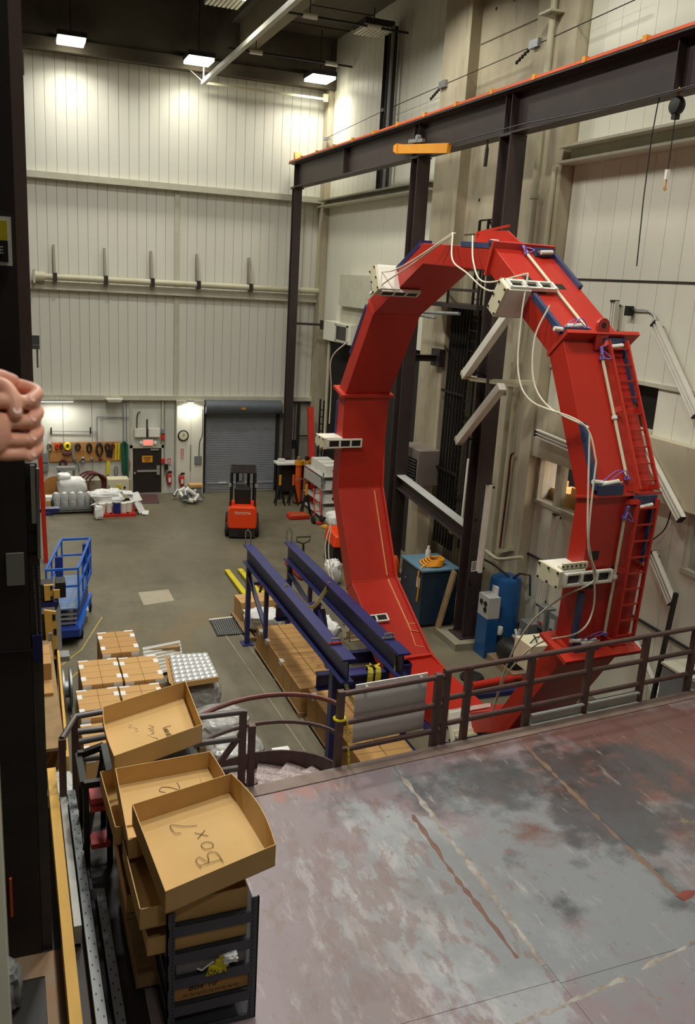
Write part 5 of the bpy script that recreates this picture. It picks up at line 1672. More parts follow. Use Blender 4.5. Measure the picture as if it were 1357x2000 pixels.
MB().lathe((8.12, FY + 1.3, 1.85), [(.02, -.02), (.2, 0), (.2, .03), (.02, .02)], 16, (0, -.6, .8)).build('steering_wheel', M_black, fk)
for x in (7.74, 8.66):
    MB().bar((x, FY + .3, 1.28), (x, FY + .42, 2.5), .08, .1).build('overhead_post', M_black, fk)
    MB().bar((x + (.04 if x < 8 else -.04), FY + 1.75, .95), (x + (.04 if x < 8 else -.04), FY + 1.45, 2.55), .07, .09).build('overhead_post', M_black, fk)
    MB().bar((x, FY + .4, 2.5), (x, FY + 1.5, 2.58), .08, .07).build('overhead_side', M_black, fk)
o_ = MB().bar((7.74, FY + .45, 2.54), (8.66, FY + .45, 2.54), .07, .05).build('overhead_bar', M_steeldk, fk)
pieces(o_, [(0, .17 * i, .01 * i) for i in range(1, 7)])
for x in (7.98, 8.42):
    MB().bar((x, FY + 2.0, .1), (x, FY + 2.0, 2.42), .12, .16).build('mast_rail', M_black, fk)
MB().bar((7.92, FY + 2.0, 2.4), (8.48, FY + 2.0, 2.4), .1, .12).bar((7.92, FY + 2.0, 1.5), (8.48, FY + 2.0, 1.5), .06, .1).build('mast_crossbar', M_black, fk)
MB().cyl((8.2, FY + 1.95, .3), (8.2, FY + 1.95, 2.3), .05, 10).build('lift_cylinder', M_galv, fk)
for x in (8.0, 8.4):
    MB().box(x - .06, FY + 2.1, .06, x + .06, FY + 3.1, .1).box(x - .06, FY + 2.1, .06, x + .06, FY + 2.15, .6).build('fork', M_steeldk, fk)
MB().box(7.85, FY + 2.08, .3, 8.55, FY + 2.12, .7).build('fork_carriage', M_black, fk)
for x, y, r in ((7.66, FY + .55, .27), (8.74, FY + .55, .27), (7.66, FY + 1.7, .32), (8.74, FY + 1.7, .32)):
    w_ = MB().lathe((x, y, r), [(r * .6, -.12), (r, -.1), (r, .1), (r * .6, .12)], 18, (1, 0, 0)).build('wheel', M_rubber, fk)
    MB().lathe((x, y, r), [(r * .45, -.13), (r * .45, .13)], 12, (1, 0, 0)).build('hub', M_fork, w_)
for x in (7.7, 8.7):
    MB().box(x - .05, FY + .3, 2.0, x + .05, FY + .36, 2.14).build('mirror', M_alu, fk)

fk.rotation_euler = (0, 0, R(-14))
fk.location.x += .2

# blue scissor lift
sc = thing('scissor_lift', 'blue scissor lift parked at the left of the hall', 'lift', (1.45, 25, 0))
ya, yb = 22.9, 25.6
L = lambda y: .77 + (y - 22.9) * .2
wd = .8
for y0, nm in ((ya, 'near'), (yb, 'far')):
    x = L(y0)
    for z, r in ((2.1, .028), (1.62, .024)):
        MB().bar((x, y0, z), (x + wd, y0, z), r * 2, r * 2).build('guard_rail', M_blue, sc)
    for dx in (0, wd):
        MB().bar((x + dx, y0, 1.0), (x + dx, y0, 2.1), .05, .05).build('rail_post', M_blue, sc)
for dx in (0, wd):
    for z in (2.1, 1.62):
        MB().bar((L(ya) + dx, ya, z), (L(yb) + dx, yb, z), .055, .055).build('guard_rail', M_blue, sc)
    for t in (.33, .66):
        y = ya + (yb - ya) * t
        MB().bar((L(y) + dx, y, 1.0), (L(y) + dx, y, 2.1), .045, .045).build('rail_post', M_blue, sc)
    MB().bar((L(ya) + dx, ya, 1.06), (L(yb) + dx, yb, 1.06), .03, .16).build('toe_board', M_blue, sc)
MB().hexa([(L(ya), ya, .96), (L(ya) + wd, ya, .96), (L(yb) + wd, yb, .96), (L(yb), yb, .96), (L(ya), ya, 1.0), (L(ya) + wd, ya, 1.0), (L(yb) + wd, yb, 1.0), (L(yb), yb, 1.0)]).build('deck', mat('lift_deck', '5f7fae', .5, 0, '8a8c88', 3, .7), sc)
for t in (.55, .96):
    y = ya + (yb - ya) * t
    MB().box(L(y) + (.0 if t < .9 else .6), y, 1.0, L(y) + (.2 if t < .9 else .78), y + .12, 1.95).build('ladder_panel', M_bluedk, sc)
for k in range(4):
    z0_ = .42 + .13 * k
    MB().bar((L(ya) + .12, ya + .1, z0_), (L(yb) + .12, yb - .2, z0_ + .06), .05, .07).bar((L(ya) + wd - .12, ya + .1, z0_ + .06), (L(yb) + wd - .12, yb - .2, z0_), .05, .07).build('scissor_arm', M_bluedk, sc)
    MB().bar((L(ya) + .1, ya + .08, z0_), (L(ya) + wd - .05, ya + .08, z0_), .05, .05).build('scissor_pin', M_alu, sc)
MB().hexa([(L(ya) - .02, ya - .05, .2), (L(ya) + wd + .02, ya - .05, .2), (L(yb) + wd + .02, yb, .2), (L(yb) - .02, yb, .2), (L(ya) - .02, ya - .05, .42), (L(ya) + wd + .02, ya - .05, .42), (L(yb) + wd + .02, yb, .42), (L(yb) - .02, yb, .42)]).build('chassis', M_blue, sc)
MB().box(L(ya) + .02, ya - .3, .3, L(ya) + wd - .02, ya, .5).build('nose', M_bluedk, sc)
MB().box(L(24.4) + wd - .06, 24.2, .22, L(24.4) + wd + .06, 24.6, .4).build('side_panel', M_greylt, sc)
for y in (ya + .35, yb - .4):
    for dx in (.04, wd - .04):
        w_ = MB().lathe((L(y) + dx, y, .19), [(.12, -.09), (.19, -.08), (.19, .08), (.12, .09)], 16, (1, 0, 0)).build('wheel', M_rubber, sc)
        MB().lathe((L(y) + dx, y, .19), [(.09, -.1), (.09, .1)], 10, (1, 0, 0)).build('hub', M_blue, w_)

# yellow pallet jack with a carton load
pj = thing('pallet_truck', 'yellow hand pallet truck with its forks pointing to the far wall', 'pallet truck', (7.0, 25.6, 0))
for x in (6.75, 7.2):
    MB().hexa([(x - .09, 24.6, .06), (x + .09, 24.6, .06), (x + .08, 27.8, .04), (x - .08, 27.8, .04), (x - .09, 24.6, .16), (x + .09, 24.6, .16), (x + .08, 27.8, .11), (x - .08, 27.8, .11)]).build('fork', M_yellow, pj)
    MB().lathe((x, 27.4, .06), [(.06, -.05), (.06, .05)], 10, (1, 0, 0)).build('roller', M_rubber, pj)
MB().box(6.65, 24.35, .06, 7.3, 24.65, .45).build('pump_housing', M_yellow, pj)
MB().bar((6.98, 24.5, .4), (7.0, 24.1, 1.15), .06, .06).build('tow_bar', M_black, pj)
MB().tube([(6.85, 24.1, 1.15), (6.85, 24.06, 1.3), (7.15, 24.06, 1.3), (7.15, 24.1, 1.15)], .02, 6, closed=True).build('handle', M_black, pj)
bh = thing('hand_pallet_truck', 'black looped handle of a second pallet truck behind the blue beams', 'pallet truck', (9.2, 26.9, 0))
MB().bar((9.2, 26.9, .1), (9.2, 27.1, 1.1), .06, .06).build('tow_bar', M_black, bh)
MB().tube([(9.2, 27.1, 1.1), (8.98, 27.1, 1.18), (8.95, 27.1, 1.34), (9.45, 27.1, 1.34), (9.42, 27.1, 1.18)], .025, 6, closed=True).build('handle', M_black, bh)
for x in (9.0, 9.4):
    MB().box(x - .08, 26.6, .06, x + .08, 28.2, .14).build('fork', M_toolred, bh)
MB().box(8.95, 26.5, .05, 9.45, 26.8, .45).build('pump_housing', M_toolred, bh)
pallet('pale wooden pallet under the plastic wrapped bags beside the blue stand leg', 5.95, 21.9, 7.2, 23.9)
carton('wide open carton standing behind the blue stand leg', 6.6, 23.55, .12, 1.1, .7, .55, M_card2, None, .05)
carton('long tan carton right of the pallet truck forks', 7.6, 24.9, 0, .7, 1.3, .5, M_card2, None, -.1)
carton('long carton on the floor between the blue beams', 7.85, 23.2, 0, .6, 1.2, .45, M_card2, None, -.05)
one(blob(MB(), (6.6, 22.65, .36), .56, .46, .26, 11, .16), 'wrapped_bags', M_plastic, 'white plastic wrapped bags on the pallet by the blue stand leg', 'bags')
one(blob(MB(), (8.1, 21.6, .3), .3, .5, .3, 13, .2), 'plastic_bag', M_plastic, 'grey plastic bag between the two high blue beams', 'bag')
one(MB().bar((6.9, 24.4, .75), (7.25, 24.0, .9), .12, .1), 'red_wedge', M_toolred, 'small red block hanging between the blue beams', 'block')

# foil wrapped tray and wrapped stacks beside the cartons
ft = thing('foil_tray', 'cardboard tray of foil wrapped blocks tilted on a wrapped stack', 'tray', (3.7, 18.5, .85))
tz = [Vector(p) for p in ((3.18, 17.65, 0.98), (4.19, 17.8, 0.95), (4.23, 19.23, 0.9), (3.34, 19.26, 0.93))]
MB().prism(tz, (0, 0, .03)).build('tray_base', M_card2, ft)
MB().prism([tz[0], tz[3], tz[3] + Vector((-.12, 0, .14)), tz[0] + Vector((-.12, 0, .14))], (.015, 0, 0)).build('tray_flap', M_card2, ft)
MB().bar(tz[0] + Vector((0, 0, .05)), tz[1] + Vector((0, 0, .05)), .02, .12).build('tray_side', M_card2, ft)
bl = None
for i in range(7):
    for j in range(7):
        u, v = (i + .5) / 7, (j + .5) / 7
        p = tz[0].lerp(tz[1], u).lerp(tz[3].lerp(tz[2], u), v) + Vector((0, 0, .09))
        if bl is None:
            bl = blob(MB(), p, .085, .095, .06, 5, .1, 10, 6, False).build('foil_block', M_foil, ft)
            bp0 = p
        else:
            pieces(bl, [p - bp0])
for lab, x, y, w, d, z0_, z1_, sd in (
        ('plastic wrapped pallet load right under the foil tray', 3.75, 18.45, .62, .66, .12, .84, 21),
        ('low plastic wrapped heap in front of the foil tray', 4.05, 17.0, .6, .6, .12, .62, 22),
        ('grey plastic wrapped bundle behind the curved stair rail', 4.1, 15.8, .58, .5, .12, .6, 23)):
    one(blob(MB(), (x, y, (z0_ + z1_) / 2), w, d, (z1_ - z0_) / 2, sd, .1, 20, 12), 'wrapped_load', M_wrap, lab, 'wrapped load', 'plastic wrapped loads')
    pallet('wooden pallet under the %s' % lab.replace('plastic wrapped', 'wrapped'), x - w * .9, y - d * .9, x + w * .9, y + d * .9)
gp = thing('corrugated_sheet', 'light grey ribbed sheet leaning behind the foil tray', 'sheet', (3.3, 20.3, 0))
MB().prism([(2.95, 20.2, .1), (3.95, 20.5, .1), (3.95, 21.2, .55), (2.95, 20.95, .55)], (0, .02, -.02)).build('sheet', M_greylt, gp)
for i in range(8):
    MB().bar((2.95, 20.25 + .09 * i, .13 + .055 * i), (3.95, 20.54 + .085 * i, .13 + .055 * i), .03, .03).build('rib', M_white, gp)
MB().box(3.0, 20.9, 0, 3.9, 21.1, .5).build('stand', M_pallet, gp)
bb = thing('battery_crate', 'grey crate with white and green papers beyond the stair', 'crate', (4.5, 14.8, 0))
MB().box(4.0, 13.9, 0, 5.1, 15.2, .5).build('crate', M_grey, bb)
MB().box(4.75, 14.5, .5, 5.1, 15.4, .53).box(4.1, 15.0, .5, 4.9, 15.25, .53).build('white_paper', M_label, bb)
MB().box(4.3, 15.02, .53, 4.6, 15.2, .54).build('green_paper', mat('paper_green', '4fa58c', .7), bb)
MB().box(4.72, 14.2, .5, 4.82, 14.35, .56).build('orange_plug', M_orange, bb)

# ---------------------------------------------------------------- by the far wall, right of the shutter
for i, (lab, x, y) in enumerate((('leftmost amber topped jack stand beside the shutter', 11.15, 36.4), ('middle jack stand with a bar handle by the far post', 11.75, 36.35), ('jack stand nearest the viewer, over the red jack', 11.75, 34.5))):
    t = thing('jack_stand', lab, 'jack stand', (x, y, 0), 0, 'black tripod jack stands')
    for a in (.6, 2.2, 3.8, 5.4):
        MB().bar((x + .08 * math.cos(a), y + .08 * math.sin(a), .78), (x + .3 * math.cos(a), y + .3 * math.sin(a), 0), .05, .05).build('leg', M_black, t)
    MB().cyl((x, y, .6), (x, y, .9), .09, 10).build('collar', M_black, t)
    MB().cyl((x, y, .85), (x, y, 1.35), .055, 10).build('screw_post', M_amber if i != 1 else M_orange, t)
    if i == 1:
        MB().bar((x, y, 1.15), (x + .8, y - .1, 1.2), .04, .04).build('handle_bar', M_galv, t)
for i, x in enumerate((12.05, 12.42)):
    t = thing('lifting_jack', ('left of two tall orange lifting jacks', 'right of two tall orange lifting jacks')[i], 'jack', (x, 36.6, 0), 0, 'tall orange lifting jacks')
    MB().cyl((x, 36.6, .05), (x, 36.6, 1.75), .14, 14).build('barrel', M_orange, t)
    MB().cyl((x, 36.6, 1.75), (x, 36.6, 1.95), .19, 14).build('collar', M_amber, t)
    MB().cyl((x, 36.6, 1.95), (x, 36.6, 2.12), .1, 12).build('cap', M_black if i else M_brownrust, t)
    MB().box(x - .18, 36.42, 0, x + .18, 36.78, .05).build('base_plate', M_black, t)
wbn = thing('work_shelf', 'white topped shelf bracketed to the far column', 'shelf', (12.0, 37.6, 1.6))
MB().box(11.25, 37.2, 1.62, 12.9, 37.9, 1.7).build('top', M_label, wbn)
MB().box(11.35, 37.3, 0, 11.45, 37.8, 1.62).build('leg', M_black, wbn)
MB().box(12.7, 37.3, 0, 12.8, 37.8, 1.62).build('leg', M_black, wbn)
MB().box(11.35, 37.6, .3, 12.8, 37.85, 1.6).build('back_panel', M_steeldk, wbn)
one(MB().box(11.35, 37.35, 1.7, 11.65, 37.6, 1.85), 'shelf_box', M_label, 'small white box on the white topped shelf', 'box')
one(MB().tube([(12.4, 38.6, 4.2), (12.4, 38.6, 2.5)], .02, 6).box(12.3, 38.5, 2.1, 12.5, 38.7, 2.5), 'hoist_control', M_black, 'black control box hanging on a cord above the orange jacks', 'control')
rj_ = thing('floor_jack', 'low red floor jack tray in front of the jack stands', 'jack', (11.3, 34.0, 0))
MB().box(10.85, 33.85, .03, 11.75, 34.35, .14).build('tray', M_toolred, rj_)
MB().box(10.9, 33.83, .14, 11.7, 33.9, .2).box(10.9, 34.3, .14, 11.7, 34.37, .2).build('rim', M_orange, rj_)
MB().bar((11.0, 34.1, .17), (11.6, 34.1, .17), .06, .05).build('pump', M_alu, rj_)
ht = thing('hand_truck', 'red hand truck with black wheels leaning on the wire rack', 'hand truck', (11.85, 33.4, 0))
for dx in (0, .28):
    MB().tube([(11.75 + dx, 33.3, .15), (11.8 + dx, 33.7, 1.25), (11.82 + dx, 33.78, 1.35)], .03, 8).build('side_rail', M_toolred, ht)
    MB().lathe((11.72 + dx * 1.3 - .06, 33.2, .17), [(.08, -.06), (.17, -.05), (.17, .05), (.08, .06)], 16, (1, 0, 0)).build('wheel', M_rubber, ht)
for z in (.45, .8, 1.15):
    MB().bar((11.77, 33.3 + z * .36, z), (12.07, 33.3 + z * .36, z), .03, .03).build('crossbar', M_toolred, ht)
MB().box(11.72, 32.95, .04, 12.12, 33.25, .06).build('toe_plate', M_toolred, ht)
# equipment rack
rk = thing('equipment_rack', 'open wire rack of white electronics left of the red ring', 'rack', (12.7, 34.3, 0))
for x, y in ((12.15, 33.6), (13.2, 33.6), (12.15, 36.0), (13.2, 36.0)):
    MB().bar((x, y, 0), (x, y, 2.05), .05, .05).build('upright', M_grey, rk)
for z in (.15, .72, 1.3, 1.85):
    MB().box(12.12, 33.55, z, 13.25, 36.05, z + .03).build('shelf_board', M_greylt, rk)
MB().prism([(12.08, 33.7, 1.35), (12.08, 35.9, 1.35), (12.08, 35.9, 1.8), (12.08, 33.7, 1.8)], (.02, 0, 0)).build('side_panel', M_greylt, rk)
k = 0
lv = {1.88: 'on top of', .18: 'on the bottom shelf of', .75: 'on the second shelf of', 1.33: 'on the upper shelf of'}
for z, ys, hh in ((1.88, (34.0, 34.7, 35.4), .42), (1.33, (33.95, 34.8), .35), (.75, (33.9, 34.6), .34), (.18, (33.9, 34.6), .36)):
    for j, y in enumerate(ys):
        t = thing('white_instrument', 'white boxed instrument %s the wire rack, %s' % (lv[z], ('nearest', 'second from the front', 'rearmost')[j]), 'instrument', (12.65, y, z), 0, 'instruments on the wire rack')
        MB().box(12.3, y - .27, z, 13.05, y + .27, z + hh).build('case', M_white, t)
        MB().lathe((12.68, y - .272, z + hh * .5), [(.09, 0), (.09, .012)], 14, (0, -1, 0)).build('dial', M_bolt if j else M_hosered, t)
        MB().box(12.9, y - .278, z + .06, 12.96, y - .27, z + hh - .06).build('strip', M_ink, t)
one(MB().bar((13.05, 33.2, 0), (12.75, 33.5, 1.9), .09, .06), 'leaning_post', M_grey, 'grey steel post leaning against the wire rack', 'post')
wbag = thing('white_sack', 'white sack on a small pale pallet in front of the wire rack', 'sack', (12.3, 32.2, 0))
blob(MB(), (12.35, 32.3, .42), .42, .42, .3, 8, .1).build('sack', M_plastic, wbag)
MB().prism([(11.75, 32.5, .02), (12.2, 31.7, .02), (12.95, 31.95, .02), (12.6, 32.9, .02)], (0, 0, .1)).build('pallet_board', M_board, wbag)
of = thing('orange_stacker', 'orange and black electric stacker half hidden by the ring', 'stacker', (11.0, 28.0, 0))
MB().hexa([(10.45, 27.5, .75), (11.6, 27.3, .75), (11.7, 28.6, .75), (10.55, 28.8, .75), (10.55, 27.6, 1.15), (11.6, 27.4, 1.15), (11.7, 28.55, 1.25), (10.6, 28.7, 1.25)]).build('cover', M_fork, of, bevel=.05)
MB().hexa([(10.5, 27.6, .08), (11.6, 27.4, .08), (11.7, 28.6, .08), (10.6, 28.8, .08), (10.5, 27.6, .75), (11.6, 27.4, .75), (11.7, 28.6, .75), (10.6, 28.8, .75)]).build('base', M_black, of)
for x, y in ((10.5, 27.8), (10.6, 28.5)):
    MB().lathe((x, y, .14), [(.14, -.06), (.14, .06)], 14, (1, 0, 0)).build('wheel', M_rubber, of)
MB().lathe((11.15, 27.95, 1.2), [(.16, 0), (.12, .05)], 14).build('badge_cap', M_amber, of)
one(blob(MB(), (9.95, 26.1, .4), .25, .3, .4, 31, .2), 'grey_tarp', M_plastic, 'crumpled grey sheet on the floor beside the ring', 'sheet')
# red tripod leg of a lifting device behind the ring
one(MB().bar((12.7, 36.35, 0), (12.8, 37.6, 4.2), .26, .18), 'red_mast', M_toolred, 'red lattice mast leaning behind the left edge of the ring', 'mast')
wl = thing('wall_ladder', 'black ladder standing behind the red mast', 'ladder', (13.0, 37.0, 0))
for y in (36.9, 37.4):
    MB().bar((13.2, y, 0), (13.2, y, 4.6), .06, .06).build('stile', M_black, wl)
o_ = MB().bar((13.2, 36.9, .3), (13.2, 37.4, .3), .035, .035).build('rung', M_black, wl)
pieces(o_, [(0, 0, .32 * i) for i in range(1, 13)])


# ---------------------------------------------------------------- doors and fittings of the far wall
FW = YB - 0.06
d1 = struct(MB().box(5.14, FW - .06, .02, 6.36, FW + .02, 2.1), 'door_1', M_door)
MB().box(5.3, FW - .12, 1.02, 6.2, FW - .06, 1.1).build('push_bar', M_alu, d1)
MB().box(6.16, FW - .14, .88, 6.3, FW - .06, 1.3).build('lock_case', M_alu, d1)
MB().box(5.9, FW - .12, 2.0, 6.25, FW - .06, 2.06).build('door_closer', M_alu, d1)
MB().cyl((5.2, FW - .1, .98), (5.2, FW - .06, .98), .05, 10).build('door_knob', M_alu, d1)
MB().box(5.12, FW - .1, 0, 6.38, FW + .02, .05).build('threshold', M_alu, d1)
dsn = thing('door_sign', 'small yellow caution sign on the dark brown door', 'sign', (5.75, FW - .08, 1.45))
MB().box(5.52, FW - .08, 1.45, 5.98, FW - .065, 1.75).build('plate', M_amber, dsn)
for i in range(3):
    MB().box(5.58 + .03 * i, FW - .084, 1.66 - .08 * i, 5.92 - .03 * i, FW - .08, 1.695 - .08 * i).build('text_line', M_ink, dsn)
ex = thing('exit_sign', 'lit red EXIT sign with two emergency lamps above the brown door', 'sign', (5.78, FW - .1, 2.2))
MB().box(5.55, FW - .16, 2.22, 6.0, FW - .06, 2.5).build('case', M_white, ex)
MB().box(5.58, FW - .165, 2.25, 5.97, FW - .16, 2.47).build('face', M_exit, ex)
text('EXIT', .19, (5.775, FW - .168, 2.36), (R(90), 0, 0), M_label, ex, 'exit_letters', .002)
for x in (5.48, 6.08):
    MB().lathe((x, FW - .12, 2.38), [(.04, 0), (.08, -.06)], 12, (0, 1, 0)).build('emergency_lamp', M_white, ex)
mt = one(MB().prism([(5.09, 37.39, 0), (6, 37.35, 0), (6.14, 38.92, 0), (5.38, 39.02, 0)], (0, 0, .02)), 'door_mat', M_mat, 'brown door mat on the floor before the brown door', 'mat')
wcb = thing('switchgear', 'two pale grey wall boxes over the brown door', 'electrical box', (5.75, FW - .1, 2.6))
MB().box(5.2, FW - .2, 2.62, 5.68, FW - .04, 3.0).box(5.8, FW - .2, 2.62, 6.28, FW - .04, 3.0).build('box', M_panel, wcb)
MB().bar((5.74, FW - .1, 2.5), (5.74, FW - .1, 3.4), .06, .06).build('conduit', M_steeldk, wcb)
MB().tube(spline([(5.3, FW - .08, 3.0), (5.32, FW - .08, 3.6), (5.45, FW - .08, 3.72)], 4), .025, 6).build('cable', M_hose, wcb)
# shutter
d2 = struct(MB().box(8.3, FW - .02, 0, 11.72, FW + .03, 4.05), 'door_2', M_shutter)
sl = MB()
for i in range(46):
    z = .06 + .083 * i
    sl.hexa([(8.36, FW - .03, z), (11.66, FW - .03, z), (11.66, FW, z), (8.36, FW, z), (8.36, FW - .065, z + .06), (11.66, FW - .065, z + .06), (11.66, FW, z + .078), (8.36, FW, z + .078)])
slo = sl.build('shutter_slats', M_shutter, d2)
slo['kind'] = 'stuff'
MB().lathe((8.26, FW - .35, 4.0), [(.32, 0), (.32, 3.5)], 24, (1, 0, 0)).build('shutter_hood', mat('hood_grey', '646a72', .45, .2), d2)
MB().box(8.22, FW - .14, 0, 8.36, FW, 4.1).box(11.66, FW - .14, 0, 11.82, FW, 4.1).build('guide', M_steeldk, d2)
MB().box(9.85, FW - .68, 3.93, 10.05, FW - .66, 4.02).build('hood_sign', M_amber, d2)
MB().box(8.45, FW - .1, .38, 11.6, FW - .05, .44).build('bottom_bar', M_shutter, d2)
MB().box(9.0, FW - .12, .4, 9.35, FW - .07, .46).build('lift_handle', M_label, d2)
mo = thing('shutter_motor', 'white shutter motor gear at the right end of the shutter hood', 'motor', (11.95, FW - .3, 3.7))
MB().box(11.85, FW - .5, 3.75, 12.1, FW - .02, 4.25).build('gear_case', M_cream, mo)
MB().tube([(12.0, FW - .4, 3.8), (12.0, FW - .4, .6)], .015, 6).build('chain', M_hose, mo)
MB().tube([(11.85, FW - .1, 4.3), (12.9, FW - .1, 4.3), (13.2, FW - .1, 4.25)], .1, 8).build('pipe', M_steeldk, mo)
one(MB().tube([(12.75, FW - .1, 4.25), (12.75, FW - .1, 0)], .07, 8).bar((12.75, FW - .1, 2.6), (13.3, FW - .1, 2.6), .06, .06), 'dark_pipe', M_steeldk, 'dark pipe down the wall right of the far column', 'pipe')
# lamps under the lower girt
for lab, x, w in (('small wall lamp lighting the white clock bay', 7.55, .3), ('fluorescent wall lamp above the tool board', 1.95, 1.3)):
    t = thing('wall_lamp', lab, 'lamp', (x, FW - .6, 4.3))
    MB().box(x - w / 2, FW - .72, 4.24, x + w / 2, FW - .55, 4.34).build('housing', M_girt, t)
    MB().box(x - w / 2 + .02, FW - .7, 4.225, x + w / 2 - .02, FW - .57, 4.24).build('tube', M_lamp, t)
    MB().bar((x, FW - .6, 4.33), (x, FW - .3, 4.36), .05, .04).build('bracket', M_girt, t)
    area_light('wall_lamp_light', (x, FW - .64, 4.2), w, 26 if w < 1 else 45, rot=(R(-12), 0, 0), size_y=.12, spread=R(175))
lp2 = thing('wall_lamp', 'unlit white lamp under the girt between tool board and door', 'lamp', (4.3, FW - .4, 4.3))
MB().hexa([(4.05, FW - .6, 4.22), (4.55, FW - .6, 4.22), (4.55, FW - .25, 4.22), (4.05, FW - .25, 4.22), (3.95, FW - .65, 4.34), (4.65, FW - .65, 4.34), (4.65, FW - .2, 4.34), (3.95, FW - .2, 4.34)]).build('housing', M_white, lp2)
# clock, notices, extinguishers
ck = thing('wall_clock', 'round clock with a cream face and dark rim on the white clock bay', 'clock', (7.28, YB - .5, 2.72))
cy_ = YB - .46
MB().lathe((7.28, cy_, 2.72), [(.24, 0), (.25, -.05), (.21, -.07)], 24, (0, 1, 0)).build('rim', M_bolt, ck)
MB().lathe((7.28, cy_ - .05, 2.72), [(.19, -.02), (.19, -.03)], 24, (0, 1, 0)).build('face', M_cream, ck)
MB().bar((7.28, cy_ - .084, 2.72), (7.34, cy_ - .084, 2.8), .015, .01).bar((7.28, cy_ - .084, 2.72), (7.28, cy_ - .084, 2.87), .01, .01).build('hand', M_inkblack, ck)
for lab, x, y, z0_, z1_, w in (('tall red extinguisher notice on the white clock bay', 7.24, YB - .455, 1.62, 2.15, .16), ('smaller red extinguisher notice right of the brown door', 6.72, FW - .06, 1.35, 1.66, .18)):
    t = thing('extinguisher_sign', lab, 'sign', (x, y, z0_), 0, 'extinguisher notices')
    MB().box(x - w / 2, y - .012, z0_, x + w / 2, y, z1_).build('plate', M_label, t)
    MB().box(x - w / 2 + .02, y - .015, z0_ + .03, x + w / 2 - .02, y - .012, z1_ - .03).build('red_field', M_redprint, t)
    MB().box(x - .02, y - .018, z0_ + .12, x + .02, y - .015, z1_ - .06).prism([(x - .05, y - .018, z0_ + .12), (x + .05, y - .018, z0_ + .12), (x, y - .018, z0_ + .05)], (0, .003, 0)).build('white_arrow', M_label, t)
for lab, x, y in (('fire extinguisher hanging right of the brown door', 6.72, FW - .16), ('fire extinguisher hanging on the white clock bay', 7.22, YB - .6)):
    t = thing('fire_extinguisher', lab, 'extinguisher', (x, y, .4), 0, 'fire extinguishers')
    MB().lathe((x, y, .42), [(.07, 0), (.1, .04), (.1, .42), (.05, .52), (.03, .56)], 16).build('cylinder', M_toolred, t)
    MB().box(x - .05, y - .105, .56, x + .05, y - .095, .76).build('label', M_label, t)
    MB().box(x - .05, y - .04, .96, x + .12, y + .04, 1.04).build('valve_handle', M_black, t)
    MB().tube(spline([(x + .04, y, 1.0), (x - .13, y - .03, .92), (x - .13, y - .04, .6)], 5), .02, 6).build('hose', M_rubber, t)
    MB().box(x - .03, y + .06, .6, x + .03, y + .14, .9).build('bracket', M_steeldk, t)
for lab, x, z0_, z1_, m in (('red alarm strobe on the post right of the door', 6.42, 2.5, 2.72, M_toolred), ('red alarm pull box right of the door', 6.43, 1.42, 1.62, M_toolred), ('dark keypad box right of the door', 6.58, 1.12, 1.36, M_black), ('grey alarm horn above the strobe by the door', 6.44, 2.78, 2.98, M_grey)):
    one(MB().box(x - .08, FW - .22, z0_, x + .08, FW - .08, z1_), 'alarm_box', m, lab, 'alarm box')
sw2 = thing('shutter_control', 'grey shutter control box with a cable on the clock bay', 'control', (7.95, YB - .5, 1.4))
MB().box(7.8, YB - .55, 1.42, 8.12, YB - .45, 1.78).build('box', M_grey, sw2)
MB().tube(spline([(8.0, YB - .5, 1.78), (8.02, YB - .5, 2.4), (8.14, YB - .5, 2.8), (8.15, YB - .5, 3.9)], 5), .02, 6).build('cable', M_hose, sw2)
for x0_, pts in ((0, [(3.6, 3.5), (3.6, 2.4)]), (1, [(3.6, 3.5), (4.95, 3.48)]), (2, [(4.72, 4.2), (4.72, 1.9)]), (3, [(4.85, 4.2), (4.85, 2.3)]), (4, [(1.7, 2.9), (3.35, 2.86)]), (5, [(1.35, 3.0), (1.35, 1.95)]), (6, [(6.5, 4.2), (6.5, .8)]), (7, [(7.62, 2.3), (7.62, 1.1)])):
    lab = ('thin conduit dropping to the tool board', 'thin level conduit above the tool board', 'left of two thin conduits beside the green slings', 'right of two thin conduits beside the green slings', 'thin level rod on two black hooks over the tool board', 'thin conduit into the grey box left of the tool board', 'thin conduit right of the door frame', 'thin conduit down the middle of the clock bay')[x0_]
    yy = FW - .08 if x0_ != 7 else YB - .48
    mb = MB().tube([(pts[0][0], yy, pts[0][1]), (pts[1][0], yy, pts[1][1])], .022, 6)
    t = one(mb, 'thin_conduit', M_grey, lab, 'conduit')
for x in (1.7, 3.32):
    one(MB().bar((x, FW - .1, 2.75), (x, FW - .1, 3.05), .06, .06).bar((x, FW - .1, 2.85), (x, FW, 2.85), .05, .05), 'wall_hook', M_black, 'black hook at the %s end of the level rod' % ('left' if x < 2 else 'right'), 'hook')
one(MB().box(1.2, FW - .2, 1.15, 1.55, FW - .05, 1.5).box(1.2, FW - .2, 1.55, 1.55, FW - .05, 1.95), 'outlet_box', M_grey, 'pair of grey outlet boxes left of the tool board', 'electrical box')

# the orange tool board with hung coils
tb = thing('tool_board', 'orange plywood board of hoses and slings on the far wall', 'board', (3.1, FW - .06, 1.5))
MB().box(1.6, FW - .1, 1.56, 3.0, FW - .05, 2.4).box(3.01, FW - .1, 1.56, 4.6, FW - .05, 2.4).build('plywood', M_wood, tb)
MB().box(1.6, FW - .105, 1.98, 4.6, FW - .1, 1.99).build('joint', M_ink, tb)
gcol = (M_galv, M_toolred, M_hosered, M_hose, M_grey, M_yellow)
names = ('grey', 'red', 'dark red', 'black', 'pale grey', 'yellow green')


